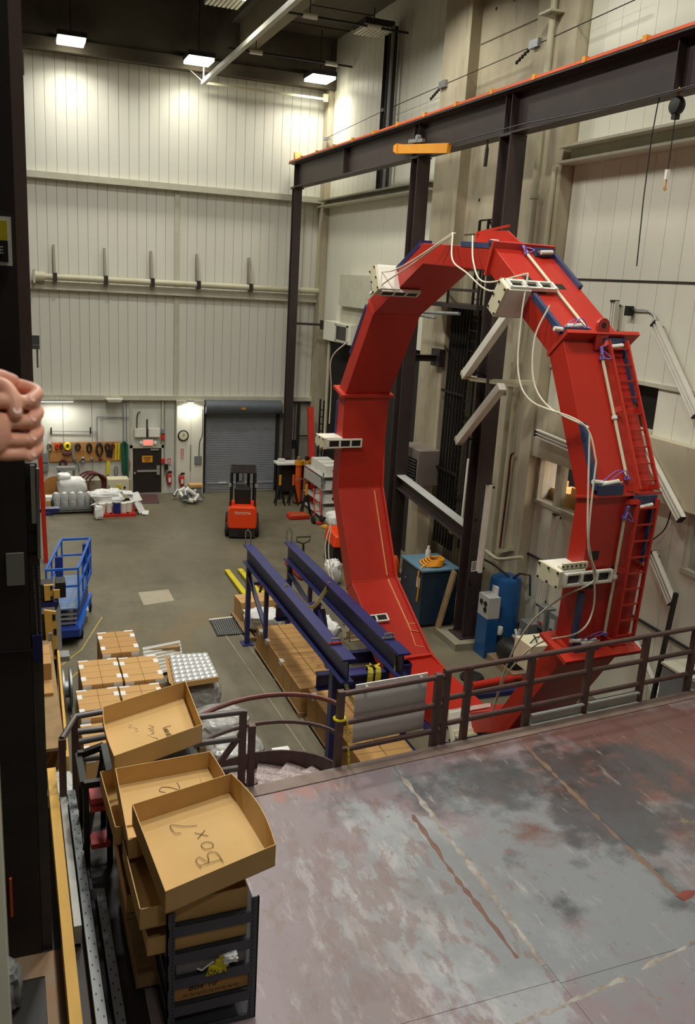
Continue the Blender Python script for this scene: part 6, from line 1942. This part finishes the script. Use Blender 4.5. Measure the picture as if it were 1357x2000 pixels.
def coil(i, x, z, rx, rz, r, mi, what, n=2):
    t = thing('hose_coil', '%s %s hung on the tool board, %s' % (names[mi], what, i), 'coil', (x, FW - .16, z), 0, 'coils and tools on the tool board')
    for k in range(n):
        MB().tube([(x + (rx - .02 * k) * math.cos(a), FW - .14 - .035 * k, z - rz + (rz - .02 * k) * math.sin(a)) for a in [2 * math.pi * j / 14 for j in range(14)]], r, 6, closed=True).build('loop', gcol[mi], t)
    MB().cyl((x, FW - .1, z - .02), (x, FW - .2, z - .02), .02, 6).build('hook', M_alu, t)


for a in (('at the far left end', 1.62, 2.38, .1, .16, .03, 0, 'shackle coil'), ('second from the left in the top row', 1.92, 2.36, .06, .12, .03, 1, 'clamp'), ('third from the left in the top row', 2.1, 2.36, .06, .12, .03, 2, 'clamp'),
          ('fourth in the top row', 2.35, 2.38, .12, .15, .045, 5, 'rope coil'), ('below the yellow green coil', 2.33, 1.98, .18, .06, .035, 2, 'chain'), ('fifth in the top row', 2.78, 2.35, .1, .14, .03, 3, 'cable coil'),
          ('middle of the top row', 3.25, 2.35, .1, .2, .035, 3, 'sling'), ('right of the middle, the biggest black loop', 3.68, 2.36, .13, .28, .04, 3, 'sling'), ('near the right end of the top row', 4.02, 2.34, .1, .15, .03, 3, 'cable coil'),
          ('at the right end of the top row', 4.24, 2.34, .06, .12, .03, 2, 'clamp'), ('hanging below the board at left', 2.16, 1.68, .14, .2, .035, 2, 'hose coil'), ('small one on the lower edge', 2.62, 1.74, .06, .07, .025, 4, 'shackle'),
          ('wide one on the lower edge', 2.98, 1.74, .09, .11, .03, 0, 'shackle'), ('small one in the lower middle', 3.35, 1.72, .05, .06, .025, 0, 'shackle'), ('lower edge below the big black loop', 3.72, 1.72, .06, .07, .025, 2, 'shackle'),
          ('low beside the green slings', 4.38, 1.35, .08, .24, .02, 4, 'cord loop')):
    coil(*a)
one(MB().bar((2.58, FW - .14, 2.35), (2.58, FW - .14, 1.75), .09, .06), 'grey_strap', M_grey, 'grey strap hanging flat on the tool board', 'strap')
one(MB().tube(spline([(2.62, FW - .12, 1.62), (2.78, FW - .14, 1.45), (2.82, FW - .14, 1.1)], 5), .03, 6), 'hook_bar', M_grey, 'grey curved bar hanging under the tool board', 'bar')
one(MB().hexa([(3.98, FW - .16, 1.75), (4.22, FW - .16, 1.7), (4.22, FW - .1, 1.7), (3.98, FW - .1, 1.75), (3.95, FW - .2, 2.05), (4.25, FW - .2, 2.05), (4.25, FW - .1, 2.05), (3.95, FW - .1, 2.05)]), 'black_bag', M_black, 'black bag hung on the right of the tool board', 'bag')
for i, x in enumerate((4.4, 4.52)):
    one(MB().bar((x, FW - .13, 2.35), (x - .04, FW - .13, 1.6), .07, .04), 'yellow_sling', M_yellow, ('left yellow sling beside the green slings', 'right yellow sling beside the green slings')[i], 'sling')
one(MB().bar((4.05, FW - .13, 1.55), (4.02, FW - .13, .95), .14, .03), 'yellow_tag_sling', M_yellow, 'pale yellow sling hanging down below the tool board', 'sling')
gs = thing('green_sling', 'dark green lifting slings hanging right of the tool board', 'slings', (4.74, FW - .15, .5))
for k, (dx, z0_) in enumerate(((0, .95), (.05, .5), (-.05, 1.1), (.02, .75))):
    MB().tube([(4.72 + dx - .06, FW - .14 - .03 * k, 2.3), (4.72 + dx, FW - .16 - .03 * k, 2.42), (4.78 + dx + .05, FW - .14 - .03 * k, 2.3), (4.8 + dx + .03, FW - .14 - .03 * k, z0_), (4.76 + dx, FW - .14 - .03 * k, z0_ - .08), (4.71 + dx, FW - .14 - .03 * k, z0_)], .04, 6, closed=True).build('loop', M_green, gs)
one(MB().tube([(4.9, FW - .12, 1.7), (5.0, FW - .12, 1.4), (4.95, FW - .12, 1.15), (4.86, FW - .12, 1.35)], .02, 6, closed=True), 'cord_loop', M_toolred, 'thin cord loop beside the door frame', 'cord')
hc = thing('hose_reel_coil', 'big dark red hose coiled on the floor under the tool board', 'hose', (3.35, 38.5, 0))
for k in range(4):
    MB().tube([(3.2 + .12 * k + (.55 - .04 * k) * math.cos(a), 38.6 - .09 * k + .12 * math.sin(a), .62 + (.56 - .03 * k) * math.sin(a)) for a in [2 * math.pi * j / 22 for j in range(22)]], .045, 7, closed=True).build('loop', M_hosered, hc)
MB().tube(spline([(3.1, 38.4, 1.15), (3.6, 38.4, 1.12), (4.0, 38.4, .7), (4.1, 38.4, .1)], 5), .04, 7).build('tail', M_hosered, hc)
bx_ = thing('cream_cabinet', 'cream cabinet with yellow handles on a dark base beside the green slings', 'cabinet', (4.3, 38.3, 0))
MB().box(3.9, 37.9, .14, 4.78, 38.55, .98).build('body', M_cream, bx_)
MB().box(3.95, 37.95, 0, 4.85, 38.5, .14).build('base', M_black, bx_)
MB().box(4.28, 37.87, .5, 4.36, 37.9, .78).box(4.36, 37.87, .6, 4.46, 37.9, .72).build('handle', M_yellow, bx_)
MB().cyl((4.6, 37.87, .62), (4.6, 37.9, .62), .05, 10).build('knob', M_bolt, bx_)
MB().box(3.93, 37.88, .6, 3.96, 37.9, .75).build('hinge', M_bolt, bx_)
# white bags and silver drums at the left
wb2 = thing('white_bag_pile', 'stack of two big white bulk bags under the tool board', 'bag', (2.4, 37.7, .55))
blob(MB(), (2.4, 37.6, .85), .58, .38, .33, 41, .07, e=.32).build('lower_bag', M_plastic, wb2)
MB().box(1.85, 37.3, .5, 2.95, 38.0, .62).build('base_board', M_white, wb2)
blob(MB(), (2.1, 37.6, 1.24), .26, .3, .13, 42, .08, e=.35).build('upper_bag', M_plastic, wb2)
one(MB().box(1.85, 37.4, 0, 2.95, 38.0, .5), 'bag_table', M_grey, 'low grey table under the white bulk bags', 'table')
for i in range(5):
    x = 1.7 + .32 * i
    t = thing('foil_drum', 'silver foil wrapped drum on the steel rack, %s from the left' % ords[i], 'drum', (x, 36.4, .2), 0, 'foil wrapped drums')
    MB().lathe((x, 36.4, .22), [(.14, 0), (.17, .06), (.155, .2), (.17, .34), (.155, .5), (.12, .6)], 12).build('drum', M_foil, t)
    MB().lathe((x, 36.4, .8), [(.1, 0), (.06, .06)], 10).build('cap', M_plastic, t)
dr_ = thing('drum_rack', 'low grey steel rack holding the foil wrapped drums', 'rack', (2.3, 36.4, 0))
MB().box(1.45, 36.1, .1, 3.2, 36.7, .2).box(1.45, 36.05, .2, 3.2, 36.1, .32).build('tray', M_grey, dr_)
for x in (1.5, 3.1):
    MB().box(x, 36.1, 0, x + .08, 36.7, .1).build('foot', M_steeldk, dr_)
    MB().lathe((x + .04, 36.05, .45), [(.2, -.05), (.22, 0), (.2, .05)], 14, (1, 0, 0)).build('wheel', M_rubber, dr_)
# red pallet with buckets under a white sheet
rp_ = pallet('red plastic pallet with white buckets and a sheet on it', 3.1, 35.4, 4.75, 36.5, M_toolred)
for i, x in enumerate((3.42, 3.72, 4.28, 4.5)):
    t = thing('white_bucket', 'white plastic bucket on the red pallet, %s in the row' % ('leftmost', 'second', 'right of the blue bucket', 'rightmost')[i], 'bucket', (x, 35.65, .12), 0, 'white buckets on the red pallet')
    MB().lathe((x, 35.65 + .1 * (i % 2), .13), [(.13, 0), (.15, .36), (.16, .4), (.12, .42)], 16).build('pail', M_white, t)
t = thing('blue_bucket', 'dark blue bucket among the white buckets on the red pallet', 'bucket', (4.0, 35.6, .12))
MB().lathe((4.0, 35.6, .13), [(.14, 0), (.16, .44)], 16).build('pail', M_drum, t)
MB().lathe((4.0, 35.6, .57), [(.165, 0), (.165, .04)], 16).build('rim', M_greylt, t)
one(blob(MB(), (3.65, 36.1, .66), .62, .4, .3, 51, .22, 30, 18, e=.5), 'white_tarp', M_plastic, 'rumpled white sheet heaped over the buckets on the red pallet', 'sheet')
mb = MB()
P = [(4.3, 36.1, .85), (4.7, 36.1, .82), (4.85, 35.9, .5), (5.05, 35.8, .06), (5.3, 35.75, .03)]
for a, b in zip(P[:-1], P[1:]):
    a, b = Vector(a), Vector(b)
    mb.bar(a, b, .6, .03)
one(mb, 'white_sheet_tail', M_plastic, 'white sheet tail sliding off the red pallet to the floor', 'sheet')
one(blob(MB(), (3.25, 35.2, .28), .17, .15, .28, 52, .12, e=.4), 'small_white_bag', M_plastic, 'small white bag on the floor left of the red pallet', 'bag')
one(MB().prism([(4.75, 36.2, .0), (5.0, 36.2, 0), (5.0, 37.6, 0), (4.75, 37.6, 0)], (0, 0, .06)), 'red_mat', M_hosered, 'dark red mat on the floor behind the red pallet', 'mat')
# heap of pipe fittings by the clock bay
cm = thing('conduit_cart', 'heap of grey pipe fittings on the floor by the clock bay', 'fittings', (7.3, 37.6, 0))
q = random.Random(3)
for i in range(16):
    x, y = 7.0 + q.uniform(-.2, .65), 37.6 + q.uniform(-.7, .5)
    z = q.uniform(.12, .45)
    a = q.uniform(0, 3.1)
    MB().cyl((x - .14 * math.cos(a), y - .14 * math.sin(a), z), (x + .14 * math.cos(a), y + .14 * math.sin(a), z + q.uniform(-.05, .25)), q.uniform(.06, .11), 10).build('fitting', M_galv if i % 3 else M_white, cm)
MB().box(7.0, 37.2, 0, 7.9, 38.1, .12).build('base', M_grey, cm)
one(MB().box(7.45, 38.0, .5, 8.05, 38.45, .62), 'tan_case', M_card2, 'tan flat case on top of the pipe fittings by the shutter', 'case')
one(MB().box(7.5, 38.05, 0, 8.0, 38.4, .5), 'fitting_bin', M_grey, 'grey bin under the tan case by the shutter', 'bin')
# reel and odds at the left end of the wall
one(MB().lathe((1.75, 38.4, .55), [(.5, -.12), (.3, -.1), (.3, .1), (.5, .12)], 18, (0, 1, 0)), 'cable_drum', M_wood, 'brown wooden cable drum left of the white bulk bags', 'drum')
one(MB().box(1.3, 37.0, 0, 1.75, 37.6, .35), 'tan_box', M_card2, 'small tan box on the floor left of the foil drums', 'box')
one(MB().box(1.32, 37.05, .35, 1.7, 37.5, .5), 'white_box', M_label, 'white box on the small tan box', 'box')
one(MB().box(1.15, 36.0, 0, 1.55, 36.2, .12), 'blue_bar', M_navy, 'navy bar on the floor at the left of the drum rack', 'bar')
one(MB().box(1.85, 38.2, 1.35, 2.6, 38.6, 1.48).box(1.9, 38.45, .0, 2.0, 38.55, 1.35).box(2.5, 38.45, 0, 2.6, 38.55, 1.35), 'grey_bench', M_grey, 'grey bench top behind the white bulk bags', 'bench')


# ---------------------------------------------------------------- near left: column, rack, person
nc = thing('building_column', 'dark brown steel building column close by at the left edge', 'column', (-.1, 7.6, PZ))
MB().box(-.6, 7.4, PZ, .11, 7.44, 20.9).build('front_flange', M_steeldk, nc)
MB().box(-.27, 7.44, PZ, -.21, 7.78, 20.9).build('web', M_steeldk, nc)
MB().box(-.6, 7.78, PZ, .21, 7.83, 20.9).build('rear_flange', mat('lit_steel', '6e5a52', .5, .0, '5c4a43', 1.5, .6), nc)  # lighter colour stands for the light falling on this flange
MB().box(-.62, 7.385, 6.55, .12, 7.4, 6.61).build('splice_line', M_bolt, nc)
MB().box(-.06, 7.385, 7.2, .08, 7.4, 7.48).build('grey_patch', mat('patch_grey', '8d908a', .6), nc)
bp_ = thing('column_base_frame', 'rusty square steel frame round a dark opening at the column foot', 'frame', (0, 7.0, PZ))
MB().box(-.6, 7.1, PZ, .3, 7.4, PZ + .02).box(.12, 4.6, PZ, .32, 7.1, PZ + .02).build('frame', M_brownrust, bp_)
MB().box(-.6, 4.6, PZ, .12, 7.1, PZ + .008).build('opening', M_black, bp_)
one(blob(MB(), (-.2, 6.9, PZ + .2), .12, .16, .2, 61, .15), 'grey_bag', M_grey, 'grey bag standing in the dark opening at the lower left corner', 'bag')
one(MB().box(-.15, 7.37, 4.0, -.128, 7.398, 4.4), 'orange_strip', M_orange, 'narrow orange strip at the left edge low on the column', 'strip')
sg = thing('warning_sign', 'white bordered yellow and black sign on the near column', 'sign', (-.1, 7.38, 9.76))
MB().box(-.42, 7.375, 9.765, .078, 7.39, 10.12).build('plate', M_label, sg)
MB().box(-.39, 7.37, 9.95, .05, 7.375, 10.09).build('yellow_field', M_yellow, sg)
MB().box(-.39, 7.37, 9.79, .05, 7.375, 9.945).build('black_field', M_inkblack, sg)
text('E', .075, (-.0, 7.367, 9.875), (R(90), 0, 0), M_label, sg, 'sign_letter', .002)
for x in (.095, ):
    one(MB().bar((.2, 7.86, 9.18), (.27, 7.86, 9.18), .05, .08).bar((.2, 7.86, 9.12), (.27, 7.86, 9.12), .05, .03).tube([(.25, 7.86, 9.12), (.25, 7.86, 8.95)], .008, 6), 'column_clip', M_grey, 'small grey clip on the right edge of the near column', 'clip')
one(MB().box(.17, 7.84, 11.2, .22, 7.9, 11.35), 'camera_box', M_grey, 'small grey box high on the near column', 'box')

# tall equipment rack behind the column, running back along the left side
er = thing('cable_tray', 'tall grey cable tray with bolted edges fixed to the near column', 'cable tray', (.16, 7.6, PZ))
MB().box(.115, 7.45, PZ, .205, 7.77, 8.22).build('tray', mat('tower_grey', '4a4745', .5, .2, '383533', 3, .6), er)
MB().bar((0.17, 7.43, 8.21), (0.17, 7.43, 7.72), .035, .03, (0, 1, 0)).build('aluminium_bar', M_alu, er)
MB().bar((0.21, 7.43, 8.18), (0.2, 7.43, 7.41), .025, .03, (0, 1, 0)).build('grey_bar', M_grey, er)
for k in range(36):
    for x0, x1 in ((66, 78), (74, 84)):
        p = Vector(((0.15, 7.44, 7.33) if x0 == 66 else (0.19, 7.44, 7.33))).lerp(Vector(((0.17, 7.44, 6.55) if x0 == 66 else (0.2, 7.44, 6.55))), k / 36)
        MB().box(p.x - .006, 7.44, p.z - .005, p.x + .006, 7.45, p.z + .005).build('bolt', M_galv, er)
for z in (7.62, 7.44):
    MB().box(.113, 7.44, z, .207, 7.46, z + .015).build('tray_joint', M_black, er)
MB().box(.12, 7.42, 6.48, .2, 7.46, 6.72).build('drive_bracket', M_navy, er)
rr_ = thing('rack_upright', 'slim red steel upright rising behind the grey tower', 'post', (1.0, 30, 0))
MB().bar((0.92, 30, 4.67), (1.02, 30, 0), .14, .14).build('upright', M_toolred, rr_)
one(MB().box(.85, 30.0, 1.75, 1.5, 30.3, 1.87), 'navy_bar', M_navy, 'navy steel bar jutting right from the red upright', 'arm')
# cream module plates left of the scissor lift
cpm = thing('cream_module', 'tall cream machine plate with black slots at the left, nearer one', 'machine', (.75, 16.5, 0))
a_, b_, c_, d_ = Vector((0.5, 16.5, 3.46)), Vector((0.71, 16.5, 3.41)), Vector((0.72, 16.5, 2.44)), Vector((0.53, 16.5, 2.43))
MB().prism([a_, b_, c_, d_], (0, .06, 0)).build('plate', M_board, cpm)
MB().prism([b_, b_ + Vector((.1, .3, .05)), c_ + Vector((.1, .3, .02)), c_], (0, .03, 0)).build('side_plate', M_grey, cpm)
for u, v in ((.8, .12), (.85, .42), (.85, .85)):
    p = a_.lerp(b_, u).lerp(d_.lerp(c_, u), v)
    MB().box(p.x - .025, p.y - .012, p.z - .06, p.x + .03, p.y, p.z + .06).build('slot', M_black, cpm)
MB().box(a_.x - .1, 16.56, 0, b_.x, 16.9, a_.z - .1).build('body', M_steeldk, cpm)
MB().box(b_.x, 16.3, c_.z + .02, b_.x + .22, 16.6, c_.z + .12).build('bracket', M_galv, cpm)
cpn = thing('cream_module', 'smaller cream machine plate with two black slots, farther one', 'machine', (.8, 18.2, 0))
a_, b_, c_, d_ = Vector((0.56, 18.2, 3.35)), Vector((0.75, 18.2, 3.35)), Vector((0.75, 18.2, 3.02)), Vector((0.57, 18.2, 3.01))
MB().prism([a_, b_, c_, d_], (0, .06, 0)).build('plate', M_board, cpn)
MB().box(b_.x, 18.15, c_.z + .05, b_.x + .12, 18.2, b_.z - .1).build('arm_block', M_board, cpn)
for v in (.15, .85):
    p = b_.lerp(c_, v)
    MB().box(p.x - .06, 18.18, p.z - .04, p.x - .02, 18.2, p.z + .04).build('slot', M_black, cpn)
MB().box(a_.x - .1, 18.26, 0, b_.x, 18.6, a_.z).build('body', M_steeldk, cpn)
MB().box(a_.x - .05, 18.2, c_.z - .3, b_.x + .1, 18.5, c_.z - .05).build('navy_block', M_navy, cpn)
MB().box(b_.x + .05, 18.3, c_.z, b_.x + .25, 18.7, b_.z).build('motor', M_black, cpn)
# grey shelving with boxes below
gsr = thing('storage_rack', 'wooden fronted storage rack with tan boxes at the lower left', 'rack', (.7, 14, 0))
for y in (12.2, 16.2):
    MB().box(.56, y, 0, .62, y + .06, 3.1).build('upright', M_grey, gsr)
    MB().box(-.1, y, 0, -.04, y + .06, 3.1).build('upright', M_grey, gsr)
for z in (.6, 1.4, 2.2, 2.9):
    MB().box(-.1, 12.2, z, .6, 16.25, z + .05).build('shelf_board', M_pallet, gsr)  # darker wood puts the shade over the rack into the colour
MB().hexa([(.6, 12.0, 2.2), (.64, 12.0, 2.2), (.74, 16.2, 2.2), (.7, 16.2, 2.2), (.6, 12.0, 2.9), (.64, 12.0, 2.9), (.74, 16.2, 2.75), (.7, 16.2, 2.75)]).build('front_board', M_board, gsr)
for i, (y, z, h) in enumerate(((15.4, 2.26, .6), (14.3, 2.26, .75), (13.2, 2.26, .6), (12.6, 1.46, .5), (14.8, 2.96, .35))):
    carton('tan box on the lower left storage rack, %s' % ('rearmost on the top shelf', 'tall one mid top shelf', 'near end of the top shelf', 'near end of the second shelf', 'topmost, above the shelf')[i], .25, y, z, .55, .8, h, M_card, 'boxes on the storage rack')
one(blob(MB(), (.5, 11.6, 2.6), .2, .35, .2, 71, .15), 'grey_sack', M_greylt, 'pale grey sack on a stand near the stair guard', 'sack')
one(MB().box(.3, 11.3, 0, .65, 11.9, 2.4), 'sack_stand', M_steeldk, 'dark stand under the pale grey sack', 'stand')
wr_ = thing('floor_reel', 'grey metal reel standing on the floor left of the cartons', 'reel', (1.05, 19.2, 0))
MB().lathe((1.02, 19.2, .48), [(.1, -.12), (.46, -.1), (.46, -.06), (.2, -.05), (.2, .05), (.46, .06), (.46, .1), (.1, .12)], 20, (1, 0, 0)).build('reel', M_galv, wr_)

# guard panel and the person leaning on it
CF = 8.2
cwk = struct(MB().box(-3.0, -2.5, CF - .12, 2.0, 1.0, CF), 'floor_catwalk', M_steel)
gpn = thing('guard_panel', 'cream guard panel at the left edge below the clasped hands', 'panel', (-1.5, 1.3, CF))
MB().box(-3.0, 1.3, CF - .1, -.034, 1.34, 9.2).build('panel', M_girt, gpn)
MB().box(-3.0, 1.27, 9.2, -.03, 1.37, 9.25).build('cap', M_girt, gpn)
MB().box(-3.0, 1.0, CF - .12, -.05, 1.3, CF - .02).build('kick_plate', M_steel, gpn)


def skin_mesh(name, verts, edges, radii, root, m, parent, sub=2):
    me = bpy.data.meshes.new(name)
    inv = WM[parent.name].inverted()
    me.from_pydata([inv @ Vector(v) for v in verts], edges, [])
    o = bpy.data.objects.new(name, me)
    COL.objects.link(o)
    sm = o.modifiers.new('skin', 'SKIN')
    sm.use_smooth_shade = True
    ly = me.skin_vertices[0] if me.skin_vertices else None
    if ly is None:
        bm = bmesh.new()
        bm.from_mesh(me)
        bm.verts.layers.skin.verify()
        bm.to_mesh(me)
        bm.free()
        ly = me.skin_vertices[0]
    for i, r in enumerate(radii):
        rr = r if isinstance(r, tuple) else (r, r)
        ly.data[i].radius = rr
        ly.data[i].use_root = i == root
    ss = o.modifiers.new('sub', 'SUBSURF')
    ss.levels = sub
    ss.render_levels = sub
    dg = bpy.context.evaluated_depsgraph_get()
    ev = bpy.data.meshes.new_from_object(o.evaluated_get(dg))
    bpy.data.objects.remove(o)
    ev.name = name
    ev.materials.clear()
    ev.materials.append(m)
    o2 = bpy.data.objects.new(name, ev)
    COL.objects.link(o2)
    o2.parent = parent
    WM[o2.name] = WM[parent.name]
    return o2


ps = thing('person', 'person at the left edge, only the clasped hands in view', 'person', (-.62, .95, CF))
# skeleton of the figure: pelvis, spine, neck, head, legs, arms reaching to the clasped hands
px, py = -.62, .82
V = [(px, py, CF + .95), (px, py + .02, CF + 1.15), (px + .01, py + .08, CF + 1.35), (px + .02, py + .1, CF + 1.45), (px + .03, py + .12, CF + 1.54), (px + .05, py + .16, CF + 1.63), (px + .06, py + .17, CF + 1.72),
     (px - .1, py, CF + .88), (px - .11, py + .03, CF + .5), (px - .11, py, CF + .09), (px - .11, py + .12, CF + .04),
     (px + .1, py, CF + .88), (px + .13, py - .04, CF + .5), (px + .13, py - .12, CF + .09), (px + .13, py, CF + .04),
     (px - .19, py + .1, CF + 1.4), (px + .21, py + .1, CF + 1.4)]
E_ = [(0, 1), (1, 2), (2, 3), (3, 4), (4, 5), (5, 6), (0, 7), (7, 8), (8, 9), (9, 10), (0, 11), (11, 12), (12, 13), (13, 14), (2, 15), (2, 16)]
Rr = [(.15, .11), (.14, .1), (.16, .1), (.09, .08), (.055, .055), (.075, .09), (.06, .07), .085, .062, .045, .04, .085, .062, .045, .04, .06, .06]
skin_mesh('body', V, E_, Rr, 0, M_shirt, ps)
hd = MB()
hc_ = Vector((px + .07, py + .19, CF + 1.66))
hd.lathe(hc_ - Vector((0, 0, .12)), [(.03, 0), (.055, .02), (.072, .08), (.076, .14), (.068, .2), (.04, .235), (.01, .245)], 18)
hdo = hd.build('head', M_skin, ps)
MB().lathe(hc_ + Vector((-.008, -.012, .02)), [(.078, 0), (.08, .04), (.07, .08), (.04, .112), (.01, .12)], 18).build('hair', M_hair, hdo)
MB().bar(hc_ + Vector((0, .072, .03)), hc_ + Vector((.0, .088, -.02)), .018, .02).build('nose', M_skin, hdo)
for s in (-1, 1):
    MB().lathe(hc_ + Vector((s * .028, .066, .03)), [(.004, -.008), (.01, 0), (.004, .008)], 8).build('eye', M_black, hdo)
    MB().lathe(hc_ + Vector((s * .076, 0, 0)), [(.008, -.03), (.016, 0), (.01, .03)], 8).build('ear', M_skin, hdo)
MB().bar(hc_ + Vector((-.022, .068, -.06)), hc_ + Vector((.022, .068, -.06)), .006, .008).build('mouth', M_hosered, hdo)
MB().box(px - .2, py - .08, CF + .0, px - .04, py + .18, CF + .07).box(px + .05, py - .2, CF + .0, px + .2, py + .06, CF + .07).build('shoe', M_black, ps)
for s, pts in ((-1, ((px - .11, py + .0, CF + .93), (px - .11, py + .03, CF + .5), (px - .11, py, CF + .08))), (1, ((px + .1, py + .0, CF + .93), (px + .13, py - .04, CF + .5), (px + .13, py - .12, CF + .08)))):
    MB().tube(spline(pts, 4), [.1 - .004 * i for i in range(len(spline(pts, 4)))], 12).build('trouser_leg', M_jeans, ps)


# forearms and the two clasped hands, about 1.6 m in front of the camera
def HP(a, b, c=0.0):
    """hand frame in metres: a to the right along the forearms, b up, c away from the camera"""
    return Vector((.006, 1.6, 9.542)) + Vector((a, c, b)) * 1.06


# sleeves
for pts, r0, r1 in (([(px + .21, py + .1, CF + 1.4), (px + .3, py + .3, CF + 1.15), HP(-.2, -.03, -.1)], .055, .04), ([(px - .19, py + .1, CF + 1.4), (px - .15, py + .55, CF + 1.18), HP(-.21, .0, .1)], .055, .04)):
    P = spline(pts, 6)
    n = len(P)
    MB().tube(P, [r0 + (r1 - r0) * i / (n - 1) for i in range(n)], 14).build('sleeve', M_shirt, ps)
# both hands as one continuous skin: palms, interlaced fingers, thumbs, wrists


def capsule(mb, pts, r0, r1, n=12):
    P_ = spline(pts, 4)
    k = len(P_) - 1
    for i, p in enumerate(P_):
        r = r0 + (r1 - r0) * i / k
        mb.lathe(p - Vector((0, 0, r)), [(r * math.sin(math.pi * j / 8) + .0002, r * (1 - math.cos(math.pi * j / 8))) for j in range(9)], n)
    mb.tube(P_, [r0 + (r1 - r0) * i / k for i in range(k + 1)], n)


def ellipsoid(mb, c, rx, ry, rz):
    k0 = len(mb.v)
    mb.lathe((0, 0, -1), [(math.sin(math.pi * j / 10) + .001, 1 - math.cos(math.pi * j / 10)) for j in range(11)], 18)
    for i in range(k0, len(mb.v)):
        p = mb.v[i]
        mb.v[i] = Vector((c[0] + p.x * rx, c[1] + p.y * rz, c[2] + p.z * ry))


hb = MB()
ellipsoid(hb, HP(-.066, -.01, -.03), .05, .052, .024)
ellipsoid(hb, HP(-.05, .02, -.012), .042, .04, .03)
ellipsoid(hb, HP(-.05, -.018, -.05), .052, .046, .026)
ellipsoid(hb, HP(-.014, .0, .0), .03, .056, .026)
ellipsoid(hb, HP(-.062, .0, .028), .052, .054, .024)
ellipsoid(hb, HP(-.035, -.01, .0), .036, .05, .026)
capsule(hb, [HP(-.2, -.03, -.07), HP(-.14, -.024, -.045), HP(-.09, -.014, -.03)], .034, .026, 14)
capsule(hb, [HP(-.2, .0, .08), HP(-.14, .0, .05), HP(-.09, .0, .03)], .034, .026, 14)
TIPS = []
for b0, r in ((.030, .0125), (-.001, .013), (-.031, .0122), (-.054, .0105)):       # near hand
    pts = [HP(-.055, b0 * .8, -.036), HP(-.022, b0 + .002, -.042), HP(.012, b0, -.036), HP(.034, b0 - .006, -.008), HP(.024, b0 - .012, .02)]
    capsule(hb, pts, r * 1.15, r * .85)
for b0, r in ((.046, .0122), (.0145, .0128), (-.016, .0124), (-.043, .0105)):        # far hand
    pts = [HP(-.05, b0 * .8, .036), HP(-.016, b0 + .002, .04), HP(.018, b0, .03), HP(.04, b0 - .006, .0), HP(.024, b0 - .016, -.034)]
    capsule(hb, pts, r * 1.15, r * .85)
    TIPS.append((pts[-2], pts[-1], r * .85))
thumb = [HP(-.085, .028, -.03), HP(-.045, .052, -.02), HP(-.012, .053, -.022), HP(.003, .036, -.04), HP(.006, .014, -.05)]
capsule(hb, thumb, .016, .0115)
TIPS.append((thumb[-2], thumb[-1], .0115))
capsule(hb, [HP(-.085, .034, .02), HP(-.05, .062, .006), HP(-.02, .066, .004), HP(.004, .058, .01)], .0145, .0108)
ellipsoid(hb, HP(-.008, .026, -.006), .028, .026, .03)
ho = hb.build('hands', M_skin, ps)
rm = ho.modifiers.new('remesh', 'REMESH')
rm.mode = 'VOXEL'
rm.voxel_size = .0028
rm.use_smooth_shade = True
smo = ho.modifiers.new('smooth', 'SMOOTH')
smo.iterations = 4
smo.factor = .5
dg = bpy.context.evaluated_depsgraph_get()
hm = bpy.data.meshes.new_from_object(ho.evaluated_get(dg))
ho.modifiers.clear()
ho.data = hm
for p, q, r in TIPS:
    d = (q - p).normalized()
    n_ = Vector((.7, -.2, .6)) if r != .0115 else Vector((.3, -1, .1))
    n_ = (n_ - d * n_.dot(d)).normalized()
    c = q + n_ * r * .86 - d * .002
    sd_ = d.cross(n_)
    MB().prism([c + d * .006 * math.cos(t) + sd_ * r * .62 * math.sin(t) for t in [2 * math.pi * k / 10 for k in range(10)]], n_ * .0012).build('nail', mat('nail', 'edb9a6', .35), ho)
